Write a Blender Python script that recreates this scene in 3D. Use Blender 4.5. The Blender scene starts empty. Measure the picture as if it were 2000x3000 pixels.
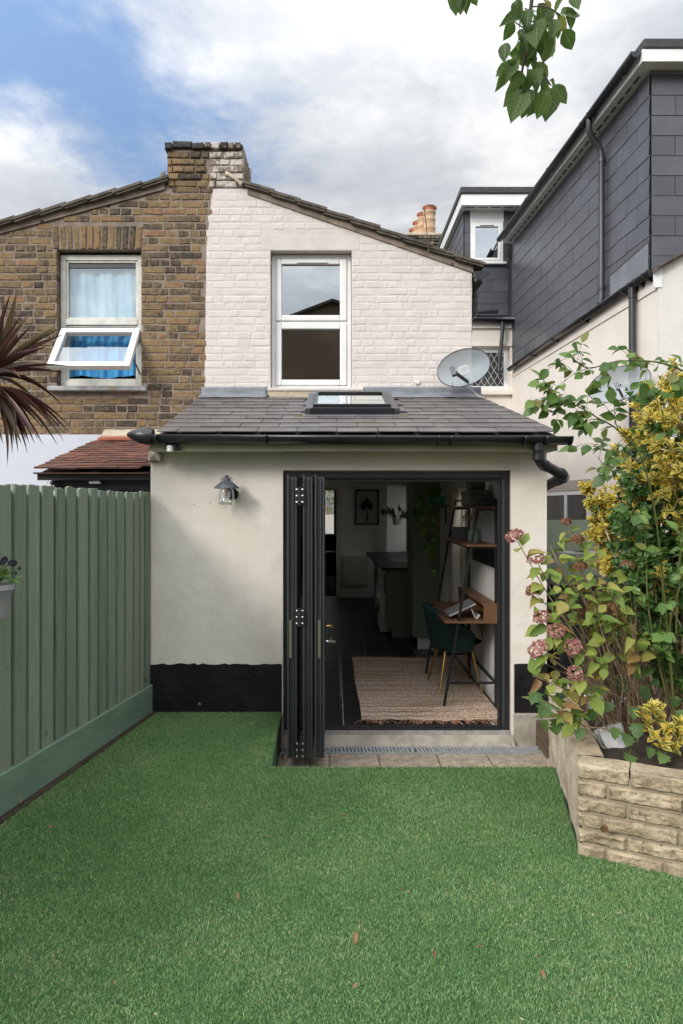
import bpy, bmesh, math, random
import numpy as np
from mathutils import Vector as V, Matrix as M4, noise as mnoise
rng = random.Random(7)
nrg = np.random.default_rng(11)
sc = bpy.context.scene
col = sc.collection
R = math.radians
# ------------------------------------------------------------------ camera, sky, sun, exposure
F, CX, CY, CH = 2000.0, 975.0, 1480.0, 1.635     # focal length in photo pixels, vanishing point, eye height
def P(x, y, D):                                   # photo pixel + distance -> point of the place
    return V(((x - CX) / F * D, D, CH + (CY - y) / F * D))
cam_d = bpy.data.cameras.new('camera'); cam = bpy.data.objects.new('camera', cam_d); col.objects.link(cam)
cam.location = (0, 0, CH); cam.rotation_euler = (R(90), 0, 0)
cam_d.sensor_fit = 'VERTICAL'; cam_d.sensor_height = 36; cam_d.sensor_width = 24
cam_d.lens = 24.0; cam_d.shift_x = 25 / 3000; cam_d.shift_y = -20 / 3000
cam_d.clip_start = 0.05; cam_d.clip_end = 2000
sc.camera = cam
SUN = V((1.0, 1.05, -0.80)).normalized()          # the way the sunlight travels
world = bpy.data.worlds.new('World'); sc.world = world; world.use_nodes = True
sun_d = bpy.data.lights.new('sun', 'SUN'); sun = bpy.data.objects.new('sun', sun_d); col.objects.link(sun)
sun_d.energy = 0.8; sun_d.angle = R(14); sun_d.color = (1.0, 0.95, 0.86)
sun.rotation_euler = SUN.to_track_quat('-Z', 'Y').to_euler(); sun.location = (-8, -8, 12)
vs = sc.view_settings
vs.view_transform = 'Standard'; vs.look = 'None'; vs.exposure = 1.35; vs.gamma = 1.0; vs.use_curve_mapping = False
sc.render.engine = 'CYCLES'
sc.cycles.max_bounces = 12; sc.cycles.diffuse_bounces = 8; sc.cycles.glossy_bounces = 3
sc.cycles.transparent_max_bounces = 12; sc.cycles.caustics_reflective = False; sc.cycles.caustics_refractive = False
sc.cycles.use_denoising = True
sc.cycles.sample_clamp_indirect = 4.0

class NT:                                         # short-hand for node trees
    def __init__(s, tree): s.t = tree; s.n = tree.nodes; s.l = tree.links
    def new(s, typ, **kw):
        n = s.n.new(typ)
        for k, v in kw.items():
            setattr(n, k, v)
        return n
    def put(s, sock, v):
        if hasattr(v, 'is_linked') or isinstance(v, bpy.types.NodeSocket): s.l.new(v, sock)
        elif v is not None:
            try: sock.default_value = v
            except Exception: sock.default_value = (*v, 1.0)
    def math(s, op, a, b=None, c=None, clamp=False):
        n = s.new('ShaderNodeMath', operation=op, use_clamp=clamp)
        for i, v in enumerate((a, b, c)):
            if v is not None: s.put(n.inputs[i], v)
        return n.outputs[0]
    def noise(s, vec, scale, detail=4, rough=0.55, dist=0.0):
        n = s.new('ShaderNodeTexNoise')
        s.put(n.inputs['Vector'], vec); s.put(n.inputs['Scale'], scale); s.put(n.inputs['Detail'], detail)
        s.put(n.inputs['Roughness'], rough); s.put(n.inputs['Distortion'], dist)
        return n.outputs['Fac']
    def ramp(s, fac, stops, interp='LINEAR'):
        n = s.new('ShaderNodeValToRGB'); n.color_ramp.interpolation = interp
        e = n.color_ramp.elements
        while len(e) < len(stops): e.new(0.5)
        for k, (p, c) in enumerate(stops):
            e[k].position = p; e[k].color = (*c, 1) if len(c) == 3 else c
        s.put(n.inputs['Fac'], fac); return n.outputs['Color']
    def maprange(s, v, a, b, c=0.0, d=1.0, smooth=False):
        n = s.new('ShaderNodeMapRange'); n.interpolation_type = 'SMOOTHSTEP' if smooth else 'LINEAR'
        for i, q in enumerate((v, a, b, c, d)): s.put(n.inputs[i], q)
        return n.outputs[0]
    def mix(s, fac, a, b, blend='MIX'):
        n = s.new('ShaderNodeMix', data_type='RGBA', blend_type=blend)
        s.put(n.inputs[0], fac); s.put(n.inputs[6], a); s.put(n.inputs[7], b)
        return n.outputs[2]
    def mapping(s, vec, scale=(1, 1, 1), loc=(0, 0, 0), rot=(0, 0, 0)):
        n = s.new('ShaderNodeMapping'); s.put(n.inputs['Vector'], vec)
        n.inputs['Scale'].default_value = scale; n.inputs['Location'].default_value = loc; n.inputs['Rotation'].default_value = rot
        return n.outputs[0]

# sky: Nishita blue seen through broken cloud
W = NT(world.node_tree); W.n.clear()
sky = W.new('ShaderNodeTexSky', sky_type='NISHITA')
sky.sun_disc = False
sky.sun_elevation = math.asin(-SUN.z); sky.sun_rotation = math.atan2(-SUN.x, -SUN.y)
sky.air_density = 1.0; sky.dust_density = 1.2; sky.ozone_density = 1.5
tc = W.new('ShaderNodeTexCoord').outputs['Generated']
sep = W.new('ShaderNodeSeparateXYZ'); W.put(sep.inputs[0], tc)
den = W.math('ADD', W.math('MAXIMUM', sep.outputs[2], 0.0), 0.12)
px_ = W.math('DIVIDE', sep.outputs[0], den); py_ = W.math('DIVIDE', sep.outputs[1], den)
cmb = W.new('ShaderNodeCombineXYZ'); W.put(cmb.inputs[0], px_); W.put(cmb.inputs[1], py_)
pl = cmb.outputs[0]
n1 = W.noise(pl, 1.7, 8, 0.62, 0.35)
n2 = W.noise(W.mapping(pl, (1, 1, 1), (3.1, 7.7, 0)), 5.5, 6, 0.6, 0.2)
dx = W.math('ADD', px_, 0.50); dy = W.math('SUBTRACT', py_, 1.30)
rx = W.math('ADD', W.math('MULTIPLY', dx, 0.90), W.math('MULTIPLY', dy, -0.43))      # across the gap
ry = W.math('ADD', W.math('MULTIPLY', dx, 0.43), W.math('MULTIPLY', dy, 0.90))       # along the gap
dist = W.math('SQRT', W.math('ADD', W.math('POWER', W.math('DIVIDE', rx, 0.23), 2.0), W.math('POWER', W.math('DIVIDE', ry, 0.55), 2.0)))
dens = W.math('ADD', W.math('MULTIPLY', dist, 0.52), W.math('MULTIPLY', W.math('SUBTRACT', n1, 0.5), 1.9))
dens = W.math('ADD', dens, W.math('MULTIPLY', W.math('SUBTRACT', n2, 0.5), 0.7))
cf = W.maprange(dens, 0.12, 0.85, 0.06, 1.0, True)
n3 = W.noise(W.mapping(pl, (1, 1, 1), (4.3, 9.2, 0)), 1.6, 7, 0.55, 0.3)
n4 = W.math('ADD', W.math('MULTIPLY', n3, 0.75), W.math('MULTIPLY', n2, 0.25))
ccol = W.ramp(n4, [(0.36, (2.0, 2.13, 2.35)), (0.50, (2.75, 2.86, 3.02)), (0.66, (4.5, 4.5, 4.5))])
skyb = W.mix(0.65, sky.outputs[0], (0.62, 1.12, 2.05, 1))
final = W.mix(cf, skyb, ccol)
gel = W.math('ADD', W.math('MULTIPLY', W.math('MAXIMUM', sep.outputs[2], 0.0), 1.40), 0.42)     # rise towards the unseen zenith, steeper than the overcast standard, adds ambient light
sdot = W.new('ShaderNodeVectorMath', operation='DOT_PRODUCT'); W.put(sdot.inputs[0], tc); sdot.inputs[1].default_value = tuple(-SUN)
halo = W.math('POWER', W.math('MAXIMUM', W.math('MULTIPLY_ADD', sdot.outputs['Value'], 0.5, 0.5), 0.0), 2.5)      # broad cloud glow round the veiled sun, added out of view for fill
gel = W.math('MULTIPLY', gel, W.math('MULTIPLY_ADD', halo, 2.0, 0.86))
vmul = W.new('ShaderNodeVectorMath', operation='SCALE'); W.put(vmul.inputs[0], final); W.put(vmul.inputs['Scale'], gel); final = vmul.outputs[0]
bg = W.new('ShaderNodeBackground'); W.put(bg.inputs['Color'], final); bg.inputs['Strength'].default_value = 0.1
wo = W.new('ShaderNodeOutputWorld'); W.l.new(bg.outputs[0], wo.inputs['Surface'])

# ------------------------------------------------------------------ helpers
def root_loc(o):
    while o.parent: o = o.parent
    return V(o.location)
def link(o, parent=None):
    col.objects.link(o)
    if parent is not None: o.parent = parent
    return o
def thing(name, label, cat, loc=(0, 0, 0), group=None):
    o = bpy.data.objects.new(name, None); o.empty_display_size = 0.1; col.objects.link(o)
    o.location = loc; o['label'] = label; o['category'] = cat
    if group: o['group'] = group
    return o
def tag(o, label, cat, group=None):
    o['label'] = label; o['category'] = cat
    if group: o['group'] = group
    return o

class MB:
    def __init__(s): s.v = []; s.f = []
    def add(s, vs_, fs):
        o = len(s.v); s.v += [tuple(v) for v in vs_]; s.f += [tuple(i + o for i in f) for f in fs]; return s
    def box(s, x0, x1, y0, y1, z0, z1):
        return s.add([(x0, y0, z0), (x1, y0, z0), (x1, y1, z0), (x0, y1, z0), (x0, y0, z1), (x1, y0, z1), (x1, y1, z1), (x0, y1, z1)],
                     [(0, 3, 2, 1), (4, 5, 6, 7), (0, 1, 5, 4), (1, 2, 6, 5), (2, 3, 7, 6), (3, 0, 4, 7)])
    def obox(s, c, a, b, d):                      # centre and three half-axis vectors
        c, a, b, d = V(c), V(a), V(b), V(d)
        return s.add([c - a - b - d, c + a - b - d, c + a + b - d, c - a + b - d, c - a - b + d, c + a - b + d, c + a + b + d, c - a + b + d],
                     [(0, 3, 2, 1), (4, 5, 6, 7), (0, 1, 5, 4), (1, 2, 6, 5), (2, 3, 7, 6), (3, 0, 4, 7)])
    def bar(s, p, q, w, h, up=(0, 0, 1)):          # rectangular bar from p to q
        p, q = V(p), V(q); d = (q - p); u = V(up)
        if abs(d.normalized().dot(u)) > 0.98: u = V((1, 0, 0))
        x = d.cross(u).normalized(); z = x.cross(d).normalized()
        return s.obox((p + q) / 2, d / 2, x * w / 2, z * h / 2)
    def prism(s, poly, vec):
        n = len(poly); vec = V(vec)
        vs_ = [V(p) for p in poly] + [V(p) + vec for p in poly]
        fs = [tuple(range(n)), tuple(range(2 * n - 1, n - 1, -1))] + [(i, (i + 1) % n, n + (i + 1) % n, n + i) for i in range(n)]
        return s.add(vs_, fs)
    def tube(s, pts, r, n=8, cap=True):
        pts = [V(p) for p in pts]; k = len(pts)
        rr = [r] * k if not hasattr(r, '__len__') else r
        t0 = (pts[1] - pts[0]).normalized()
        u = t0.cross(V((0, 0, 1)));
        if u.length < 1e-3: u = t0.cross(V((1, 0, 0)))
        u.normalize(); vs_ = []; fs = []
        for i in range(k):
            t = (pts[min(i + 1, k - 1)] - pts[max(i - 1, 0)]).normalized()
            u = (u - t * u.dot(t)).normalized(); w = t.cross(u)
            for j in range(n):
                a = 2 * math.pi * j / n
                vs_.append(pts[i] + (u * math.cos(a) + w * math.sin(a)) * rr[i])
        for i in range(k - 1):
            for j in range(n):
                fs.append((i * n + j, i * n + (j + 1) % n, (i + 1) * n + (j + 1) % n, (i + 1) * n + j))
        if cap: fs.append(tuple(range(n - 1, -1, -1))); fs.append(tuple((k - 1) * n + j for j in range(n)))
        return s.add(vs_, fs)
    def lathe(s, prof, c, n=20, sx=1.0, sy=1.0, axis=None):
        c = V(c); q = V((0, 0, 1)).rotation_difference(V(axis)) if axis is not None else None
        vs_ = []; fs = []
        for (r, h) in prof:
            for j in range(n):
                a = 2 * math.pi * j / n
                p = V((r * math.cos(a) * sx, r * math.sin(a) * sy, h))
                vs_.append(c + (q @ p if q else p))
        for i in range(len(prof) - 1):
            for j in range(n):
                fs.append((i * n + j, i * n + (j + 1) % n, (i + 1) * n + (j + 1) % n, (i + 1) * n + j))
        fs.append(tuple(range(n - 1, -1, -1))); fs.append(tuple((len(prof) - 1) * n + j for j in range(n)))
        return s.add(vs_, fs)
    def grid(s, fn, nu, nv):                      # fn(u,v) -> point
        vs_ = [fn(i / nu, j / nv) for j in range(nv + 1) for i in range(nu + 1)]
        fs = [(j * (nu + 1) + i, j * (nu + 1) + i + 1, (j + 1) * (nu + 1) + i + 1, (j + 1) * (nu + 1) + i) for j in range(nv) for i in range(nu)]
        return s.add(vs_, fs)
    def build(s, name, mat, parent=None, smooth=None, bevel=0.0, kind=None, label=None, recalc=True, solid=0.0):
        me = bpy.data.meshes.new(name)
        off = root_loc(parent) if parent is not None else V((0, 0, 0))
        me.from_pydata([(a - off.x, b - off.y, c - off.z) for a, b, c in s.v], [], s.f)
        if recalc and len(s.f) < 6000:
            bm = bmesh.new(); bm.from_mesh(me); bmesh.ops.recalc_face_normals(bm, faces=bm.faces); bm.to_mesh(me); bm.free()
        if smooth is not None:
            me.polygons.foreach_set('use_smooth', [True] * len(me.polygons)); me.set_sharp_from_angle(angle=R(smooth))
        me.materials.append(mat)
        o = link(bpy.data.objects.new(name, me), parent)
        if bevel: b = o.modifiers.new('bevel', 'BEVEL'); b.width = bevel; b.segments = 2; b.limit_method = 'ANGLE'; b.angle_limit = R(50)
        if solid: m = o.modifiers.new('thickness', 'SOLIDIFY'); m.thickness = solid; m.offset = 0
        if kind: o['kind'] = kind
        if label: o['label'] = label
        return o
def inst(name, me, parent, mtx):                  # one more piece sharing a mesh, placed in world space
    o = bpy.data.objects.new(name, me); col.objects.link(o)
    o.parent = parent
    off = root_loc(parent)
    o.matrix_local = M4.Translation(-off) @ mtx
    return o
def mesh_of(mb, mat, smooth=None):
    me = bpy.data.meshes.new('piece'); me.from_pydata(mb.v, [], mb.f)
    bm = bmesh.new(); bm.from_mesh(me); bmesh.ops.recalc_face_normals(bm, faces=bm.faces); bm.to_mesh(me); bm.free()
    if smooth is not None:
        me.polygons.foreach_set('use_smooth', [True] * len(me.polygons)); me.set_sharp_from_angle(angle=R(smooth))
    me.materials.append(mat); return me

# ------------------------------------------------------------------ materials
def mat(name, c, c2=None, rough=0.6, scale=6.0, bump=0.0, bscale=60.0, bdist=0.004, spec=0.4, metal=0.0, rand=0.0, stretch=(1, 1, 1),
        lo=0.4, hi=0.6, detail=5, speck=None, bump2=None, coat=0.0, huerand=None, streak=None):
    m = bpy.data.materials.new(name); m.use_nodes = True
    t = NT(m.node_tree); b = t.n['Principled BSDF']
    pos = t.new('ShaderNodeNewGeometry').outputs['Position']
    pv = t.mapping(pos, stretch) if stretch != (1, 1, 1) else pos
    cc = (*c, 1)
    if c2 is not None:
        f = t.maprange(t.noise(pv, scale, detail, 0.6, 0.1), lo, hi)
        cc = t.mix(f, (*c, 1), (*c2, 1))
    if rand or huerand:
        oi = t.new('ShaderNodeObjectInfo').outputs['Random']; ge = t.new('ShaderNodeNewGeometry').outputs['Random Per Island']
        rnd = t.math('FRACT', t.math('ADD', oi, ge))
        if huerand: cc = t.mix(t.math('MULTIPLY', rnd, 0.9), cc, (*huerand, 1))
        if rand:
            r2 = t.math('FRACT', t.math('MULTIPLY', rnd, 7.31))
            k = t.maprange(r2, 0, 1, 1 - rand, 1 + rand)
            vm = t.new('ShaderNodeVectorMath', operation='SCALE'); t.put(vm.inputs[0], cc); t.put(vm.inputs['Scale'], k); cc = vm.outputs[0]
    if speck is not None:                          # (colour, scale, threshold)
        sf = t.maprange(t.noise(pos, speck[1], 3, 0.6), speck[2], speck[2] + 0.05)
        cc = t.mix(sf, cc, (*speck[0], 1))
    if streak is not None:                         # rain streaks: long thin vertical stains
        kf = t.maprange(t.noise(t.mapping(pos, (9, 9, 0.55)), 1.0, 5, 0.62), 0.52, 0.78, 0.0, streak[1])
        cc = t.mix(kf, cc, (*streak[0], 1))
    t.put(b.inputs['Base Color'], cc)
    b.inputs['Roughness'].default_value = rough; b.inputs['Specular IOR Level'].default_value = spec
    b.inputs['Metallic'].default_value = metal; b.inputs['Coat Weight'].default_value = coat
    if bump:
        h = t.noise(pv, bscale, 5, 0.6)
        if bump2: h = t.math('ADD', h, t.math('MULTIPLY', t.noise(pos, bump2[0], 3, 0.5), bump2[1]))
        bn = t.new('ShaderNodeBump'); bn.inputs['Strength'].default_value = bump; bn.inputs['Distance'].default_value = bdist
        t.put(bn.inputs['Height'], h); t.l.new(bn.outputs[0], b.inputs['Normal'])
    return m
def glass(name, refl=0.35, tint=(1, 1, 1), rough=0.0, fk=0.8):
    m = bpy.data.materials.new(name); m.use_nodes = True; t = NT(m.node_tree); t.n.clear()
    tr = t.new('ShaderNodeBsdfTransparent'); tr.inputs[0].default_value = (*tint, 1)
    gl = t.new('ShaderNodeBsdfGlossy'); gl.inputs['Roughness'].default_value = rough; gl.inputs['Color'].default_value = (0.9, 0.95, 0.97, 1)
    fr = t.new('ShaderNodeLayerWeight'); fr.inputs[0].default_value = 0.35
    f = t.math('ADD', t.math('MULTIPLY', fr.outputs['Fresnel'], fk), refl, clamp=True)
    mx = t.new('ShaderNodeMixShader'); t.put(mx.inputs[0], f); t.l.new(tr.outputs[0], mx.inputs[1]); t.l.new(gl.outputs[0], mx.inputs[2])
    o = t.new('ShaderNodeOutputMaterial'); t.l.new(mx.outputs[0], o.inputs[0]); return m
def leafmat(name, stops, rough=0.45, trans=0.35, margin=None, vein=None, spots=None):
    """stops: colours by leaf; margin: (colour, inner, outer) rim by UV; vein: colour of the midrib"""
    m = bpy.data.materials.new(name); m.use_nodes = True; t = NT(m.node_tree); b = t.n['Principled BSDF']
    oi = t.new('ShaderNodeObjectInfo').outputs['Random']; g = t.new('ShaderNodeNewGeometry')
    rnd = t.math('FRACT', t.math('ADD', oi, g.outputs['Random Per Island']))
    cc = t.ramp(rnd, stops)
    uv = t.new('ShaderNodeUVMap').outputs[0]; sp = t.new('ShaderNodeSeparateXYZ'); t.put(sp.inputs[0], uv)
    au = t.math('ABSOLUTE', t.math('SUBTRACT', t.math('MULTIPLY', sp.outputs[0], 2.0), 1.0))
    if margin:
        nz = t.noise(g.outputs['Position'], 90, 2, 0.5)
        e = t.math('ADD', au, t.math('MULTIPLY', t.math('SUBTRACT', nz, 0.5), 0.7))
        e = t.math('ADD', e, t.math('MULTIPLY', t.math('SUBTRACT', rnd, 0.5), 0.5))
        rim = t.mix(t.math('FRACT', t.math('MULTIPLY', rnd, 5.7)), (*margin[0], 1), (*margin[3], 1)) if len(margin) > 3 else (*margin[0], 1)
        cc = t.mix(t.maprange(e, margin[1], margin[2]), cc, rim)
    if spots:
        sf = t.maprange(t.noise(g.outputs['Position'], spots[1], 3, 0.6), spots[2], spots[2] + 0.08)
        cc = t.mix(sf, cc, (*spots[0], 1))
    if vein:
        vv = t.math('FRACT', t.math('SUBTRACT', t.math('MULTIPLY', sp.outputs[1], 7.0), t.math('MULTIPLY', au, 2.2)))
        sv = t.maprange(t.math('ABSOLUTE', t.math('SUBTRACT', vv, 0.5)), 0.0, 0.14, 0.55, 0.0)
        mv = t.maprange(au, 0.0, 0.09, 0.9, 0.0)
        cc = t.mix(t.math('MAXIMUM', sv, mv), cc, (*vein, 1))
    t.put(b.inputs['Base Color'], cc); b.inputs['Roughness'].default_value = rough; b.inputs['Specular IOR Level'].default_value = 0.45
    tl = t.new('ShaderNodeBsdfTranslucent'); t.put(tl.inputs[0], cc)
    mx = t.new('ShaderNodeMixShader'); mx.inputs[0].default_value = trans
    t.l.new(b.outputs[0], mx.inputs[1]); t.l.new(tl.outputs[0], mx.inputs[2]); t.l.new(mx.outputs[0], t.n['Material Output'].inputs[0])
    return m

def brickmat(name, stops, bump=0.5):
    m = bpy.data.materials.new(name); m.use_nodes = True; t = NT(m.node_tree); b = t.n['Principled BSDF']
    oi = t.new('ShaderNodeObjectInfo').outputs['Random']; g = t.new('ShaderNodeNewGeometry'); pos = g.outputs['Position']
    rnd = t.math('FRACT', t.math('ADD', oi, g.outputs['Random Per Island']))
    rnd = t.maprange(rnd, 0, 1, 0.12, 0.88)
    soot = t.maprange(t.noise(pos, 1.5, 4, 0.6), 0.35, 0.65, -0.24, 0.24)          # sooty and clean areas of the wall
    f = t.math('ADD', rnd, soot)
    f = t.math('ADD', f, t.math('MULTIPLY', t.math('SUBTRACT', t.noise(pos, 24, 5, 0.68), 0.5), 2.0))
    cc = t.ramp(f, stops)
    cc = t.mix(t.maprange(t.noise(pos, 120, 3, 0.7), 0.62, 0.72, 0, 0.8), cc, (0.035, 0.028, 0.022, 1))
    cc = t.mix(t.maprange(t.noise(t.mapping(pos, (1, 1, 1), (5, 3, 9)), 16, 3, 0.7), 0.64, 0.74, 0, 0.5), cc, (0.36, 0.29, 0.21, 1))
    t.put(b.inputs['Base Color'], cc); b.inputs['Roughness'].default_value = 0.9; b.inputs['Specular IOR Level'].default_value = 0.2
    h = t.math('ADD', t.noise(pos, 55, 6, 0.7), t.math('MULTIPLY', t.noise(pos, 190, 3, 0.6), 0.6))
    bn = t.new('ShaderNodeBump'); bn.inputs['Strength'].default_value = bump; bn.inputs['Distance'].default_value = 0.012
    t.put(bn.inputs['Height'], h); t.l.new(bn.outputs[0], b.inputs['Normal']); return m

m_render = mat('cream_render', (0.77, 0.715, 0.64), (0.72, 0.665, 0.59), 0.85, 3.0, 0.6, 80, 0.004, 0.25, bump2=(7, 3.5), speck=((0.46, 0.42, 0.36), 24, 0.72), streak=((0.50, 0.45, 0.37), 0.18))
m_paintbrick = mat('painted_brick', (0.66, 0.60, 0.565), (0.60, 0.55, 0.52), 0.75, 5.0, 0.6, 60, 0.004, 0.3, rand=0.03, bump2=(14, 2.0), speck=((0.42, 0.38, 0.33), 30, 0.72))
m_h3render = mat('pale_render', (0.76, 0.70, 0.635), (0.72, 0.66, 0.60), 0.85, 2.0, 0.4, 70, 0.006, 0.25, streak=((0.52, 0.46, 0.40), 0.14))
m_gable = mat('grey_white_render', (0.70, 0.67, 0.62), (0.65, 0.63, 0.58), 0.85, 3, 0.6, 45, 0.01, 0.25)
m_bluewhite = mat('blue_white_render', (0.60, 0.62, 0.68), (0.56, 0.58, 0.645), 0.8, 2, 0.3, 60, 0.004, 0.3)
m_plinth = mat('black_bitumen_paint', (0.007, 0.007, 0.008), (0.014, 0.014, 0.014), 0.5, 5, 0.7, 12, 0.014, 0.3, speck=((0.16, 0.15, 0.14), 11, 0.70), bump2=(60, 0.4))
m_concrete = mat('concrete', (0.43, 0.385, 0.325), (0.31, 0.275, 0.23), 0.9, 7, 0.5, 60, 0.005, 0.2, speck=((0.12, 0.10, 0.08), 22, 0.68))
m_paver = mat('sandstone_paver', (0.42, 0.345, 0.27), (0.29, 0.235, 0.18), 0.9, 16, 0.5, 90, 0.004, 0.2, rand=0.12, speck=((0.13, 0.11, 0.085), 60, 0.6))
m_brick = brickmat('stock_brick', [(0.0, (0.062, 0.05, 0.042)), (0.2, (0.105, 0.08, 0.056)), (0.45, (0.165, 0.12, 0.07)), (0.7, (0.22, 0.155, 0.082)), (0.9, (0.29, 0.19, 0.09)), (1.0, (0.23, 0.125, 0.08))])
m_darkbrick = brickmat('sooty_brick', [(0.0, (0.02, 0.02, 0.02)), (0.5, (0.06, 0.05, 0.042)), (0.8, (0.16, 0.13, 0.09)), (1.0, (0.3, 0.27, 0.2))])
m_oppbrick = brickmat('brown_brick', [(0.0, (0.20, 0.145, 0.10)), (0.5, (0.30, 0.21, 0.145)), (1.0, (0.38, 0.25, 0.16))])
m_mortar = mat('mortar', (0.29, 0.235, 0.195), (0.20, 0.16, 0.13), 0.95, 9, 0.6, 60, 0.008, 0.15, speck=((0.05, 0.04, 0.035), 12, 0.66))
m_paintmortar = mat('painted_joint', (0.64, 0.585, 0.55), (0.58, 0.53, 0.50), 0.8, 8, 0.6, 40, 0.008, 0.25)
m_peel = mat('peeling_paint', (0.52, 0.475, 0.43), (0.22, 0.18, 0.145), 0.85, 9, 0.8, 35, 0.015, 0.2, lo=0.47, hi=0.56)
m_upvc = mat('white_upvc', (0.80, 0.80, 0.79), (0.74, 0.74, 0.73), 0.3, 3, spec=0.5)
m_oldwhite = mat('weathered_white_paint', (0.66, 0.65, 0.60), (0.55, 0.54, 0.49), 0.5, 9, 0.2, 60, 0.003, 0.4)
m_sillpaint = mat('flaking_grey_paint', (0.46, 0.47, 0.48), (0.34, 0.34, 0.34), 0.7, 12, 0.5, 40, 0.006, speck=((0.36, 0.29, 0.21), 9, 0.62))
m_slate = mat('roof_slate', (0.135, 0.120, 0.113), (0.10, 0.09, 0.087), 0.5, 5, 0.25, 110, 0.003, 0.4, rand=0.16, speck=((0.20, 0.19, 0.17), 38, 0.70))
m_slatedark = mat('fibre_slate', (0.078, 0.081, 0.094), (0.064, 0.067, 0.078), 0.36, 3, 0.15, 90, 0.003, 0.5, rand=0.13)
m_gutter = mat('black_plastic', (0.012, 0.013, 0.015), (0.018, 0.019, 0.021), 0.32, 5, spec=0.5)
m_pipe = mat('dark_grey_plastic', (0.03, 0.034, 0.04), None, 0.38, spec=0.5)
m_lead = mat('lead_flashing', (0.21, 0.22, 0.24), (0.13, 0.14, 0.16), 0.55, 5, 0.3, 30, 0.006, 0.45, lo=0.3, hi=0.7)
m_fascia = mat('sage_cream_board', (0.50, 0.49, 0.38), (0.44, 0.43, 0.33), 0.6, 4, spec=0.35)
m_alu = mat('black_aluminium', (0.017, 0.018, 0.021), (0.022, 0.023, 0.026), 0.35, 6, spec=0.5, speck=((0.3, 0.3, 0.3), 45, 0.78))
m_alugrey = mat('grey_aluminium', (0.045, 0.048, 0.052), None, 0.35, spec=0.5)
m_steel = mat('steel', (0.55, 0.55, 0.54), None, 0.3, metal=1.0)
m_galv = mat('galvanised_steel', (0.42, 0.43, 0.43), (0.33, 0.34, 0.34), 0.5, 20, metal=0.15)
m_brass = mat('brass', (0.45, 0.30, 0.10), (0.36, 0.24, 0.09), 0.3, 10, metal=1.0)
m_lockgreen = mat('lock_plate_metal', (0.30, 0.30, 0.22), None, 0.35, metal=0.8)
m_felt = mat('roofing_felt', (0.05, 0.052, 0.055), (0.065, 0.067, 0.07), 0.9, 10, 0.5, 150, 0.004)
m_tile = mat('red_clay_tile', (0.21, 0.085, 0.058), (0.12, 0.066, 0.052), 0.85, 8, 0.4, 60, 0.005, 0.2, rand=0.25, huerand=(0.10, 0.06, 0.05))
m_conctile = mat('concrete_roof_tile', (0.14, 0.12, 0.10), (0.085, 0.075, 0.062), 0.9, 10, 0.6, 40, 0.008, 0.2, rand=0.15, speck=((0.30, 0.27, 0.2), 20, 0.66))
m_pot = mat('buff_clay_pot', (0.52, 0.36, 0.22), (0.44, 0.29, 0.18), 0.8, 5)
m_terracotta = mat('terracotta', (0.42, 0.15, 0.09), (0.34, 0.12, 0.075), 0.8, 8)
m_fence = mat('green_fence_paint', (0.27, 0.34, 0.265), (0.14, 0.20, 0.148), 0.75, 9, 1.0, 26, 0.010, 0.3, rand=0.13, stretch=(7, 7, 0.25), lo=0.35, hi=0.65, huerand=(0.24, 0.28, 0.205), speck=((0.085, 0.11, 0.085), 8.5, 0.715))
m_fencedark = mat('green_gravel_board', (0.165, 0.245, 0.18), (0.135, 0.21, 0.152), 0.7, 3, 0.3, 30, 0.004, 0.3, stretch=(1, 1, 4))
m_wood = mat('walnut_board', (0.20, 0.105, 0.055), (0.13, 0.066, 0.034), 0.5, 9, 0.15, 40, 0.002, 0.35, stretch=(5, 0.7, 5))
m_oldwood = mat('weathered_wood', (0.14, 0.095, 0.065), (0.09, 0.062, 0.043), 0.9, 8, 0.6, 40, 0.006, stretch=(5, 0.7, 5))
m_stone = mat('yellow_sandstone', (0.46, 0.375, 0.26), (0.30, 0.24, 0.16), 0.95, 9, 0.8, 60, 0.010, 0.15, rand=0.10, speck=((0.20, 0.15, 0.10), 34, 0.62), bump2=(140, 0.5))
m_stonejoint = mat('stone_mortar', (0.42, 0.36, 0.27), (0.32, 0.27, 0.2), 0.95, 10, 0.6, 50, 0.006)
m_smear = mat('rough_render', (0.56, 0.475, 0.37), (0.44, 0.365, 0.28), 0.95, 7, 0.8, 30, 0.012, 0.15, bump2=(110, 0.5))
m_soil = mat('dark_soil', (0.035, 0.024, 0.017), (0.06, 0.042, 0.03), 0.95, 20, 0.8, 60, 0.02)
m_earth = mat('earth', (0.10, 0.085, 0.06), (0.07, 0.075, 0.045), 0.95, 3)
m_turfbase = mat('turf_backing', (0.035, 0.10, 0.035), (0.045, 0.12, 0.04), 0.9, 12, 0.5, 200, 0.01)
m_white = mat('white_wall_paint', (0.82, 0.82, 0.80), (0.79, 0.79, 0.77), 0.8, 2)
m_offwhite = mat('cream_metal', (0.66, 0.63, 0.55), None, 0.4)
m_black = mat('black_powder_coat', (0.012, 0.012, 0.013), None, 0.45)
m_floor = mat('black_floor_tile', (0.013, 0.013, 0.014), (0.02, 0.02, 0.021), 0.33, 6, 0.1, 60, 0.002, 0.45, rand=0.1)
m_grout = mat('floor_grout', (0.38, 0.37, 0.35), (0.28, 0.27, 0.26), 0.9, 20)
m_kgreen = mat('dark_green_cabinet', (0.17, 0.225, 0.175), None, 0.45)
m_velvet = mat('dark_green_velvet', (0.006, 0.026, 0.023), (0.009, 0.036, 0.031), 0.75, 12, 0.2, 200, 0.002, 0.3)
m_teal = mat('teal_glaze', (0.02, 0.32, 0.28), None, 0.4)
m_box = mat('grey_card', (0.115, 0.112, 0.108), (0.095, 0.092, 0.09), 0.85, 30, 0.3, 150, 0.002)
m_vase = mat('sage_ceramic', (0.17, 0.27, 0.205), None, 0.4)
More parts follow.
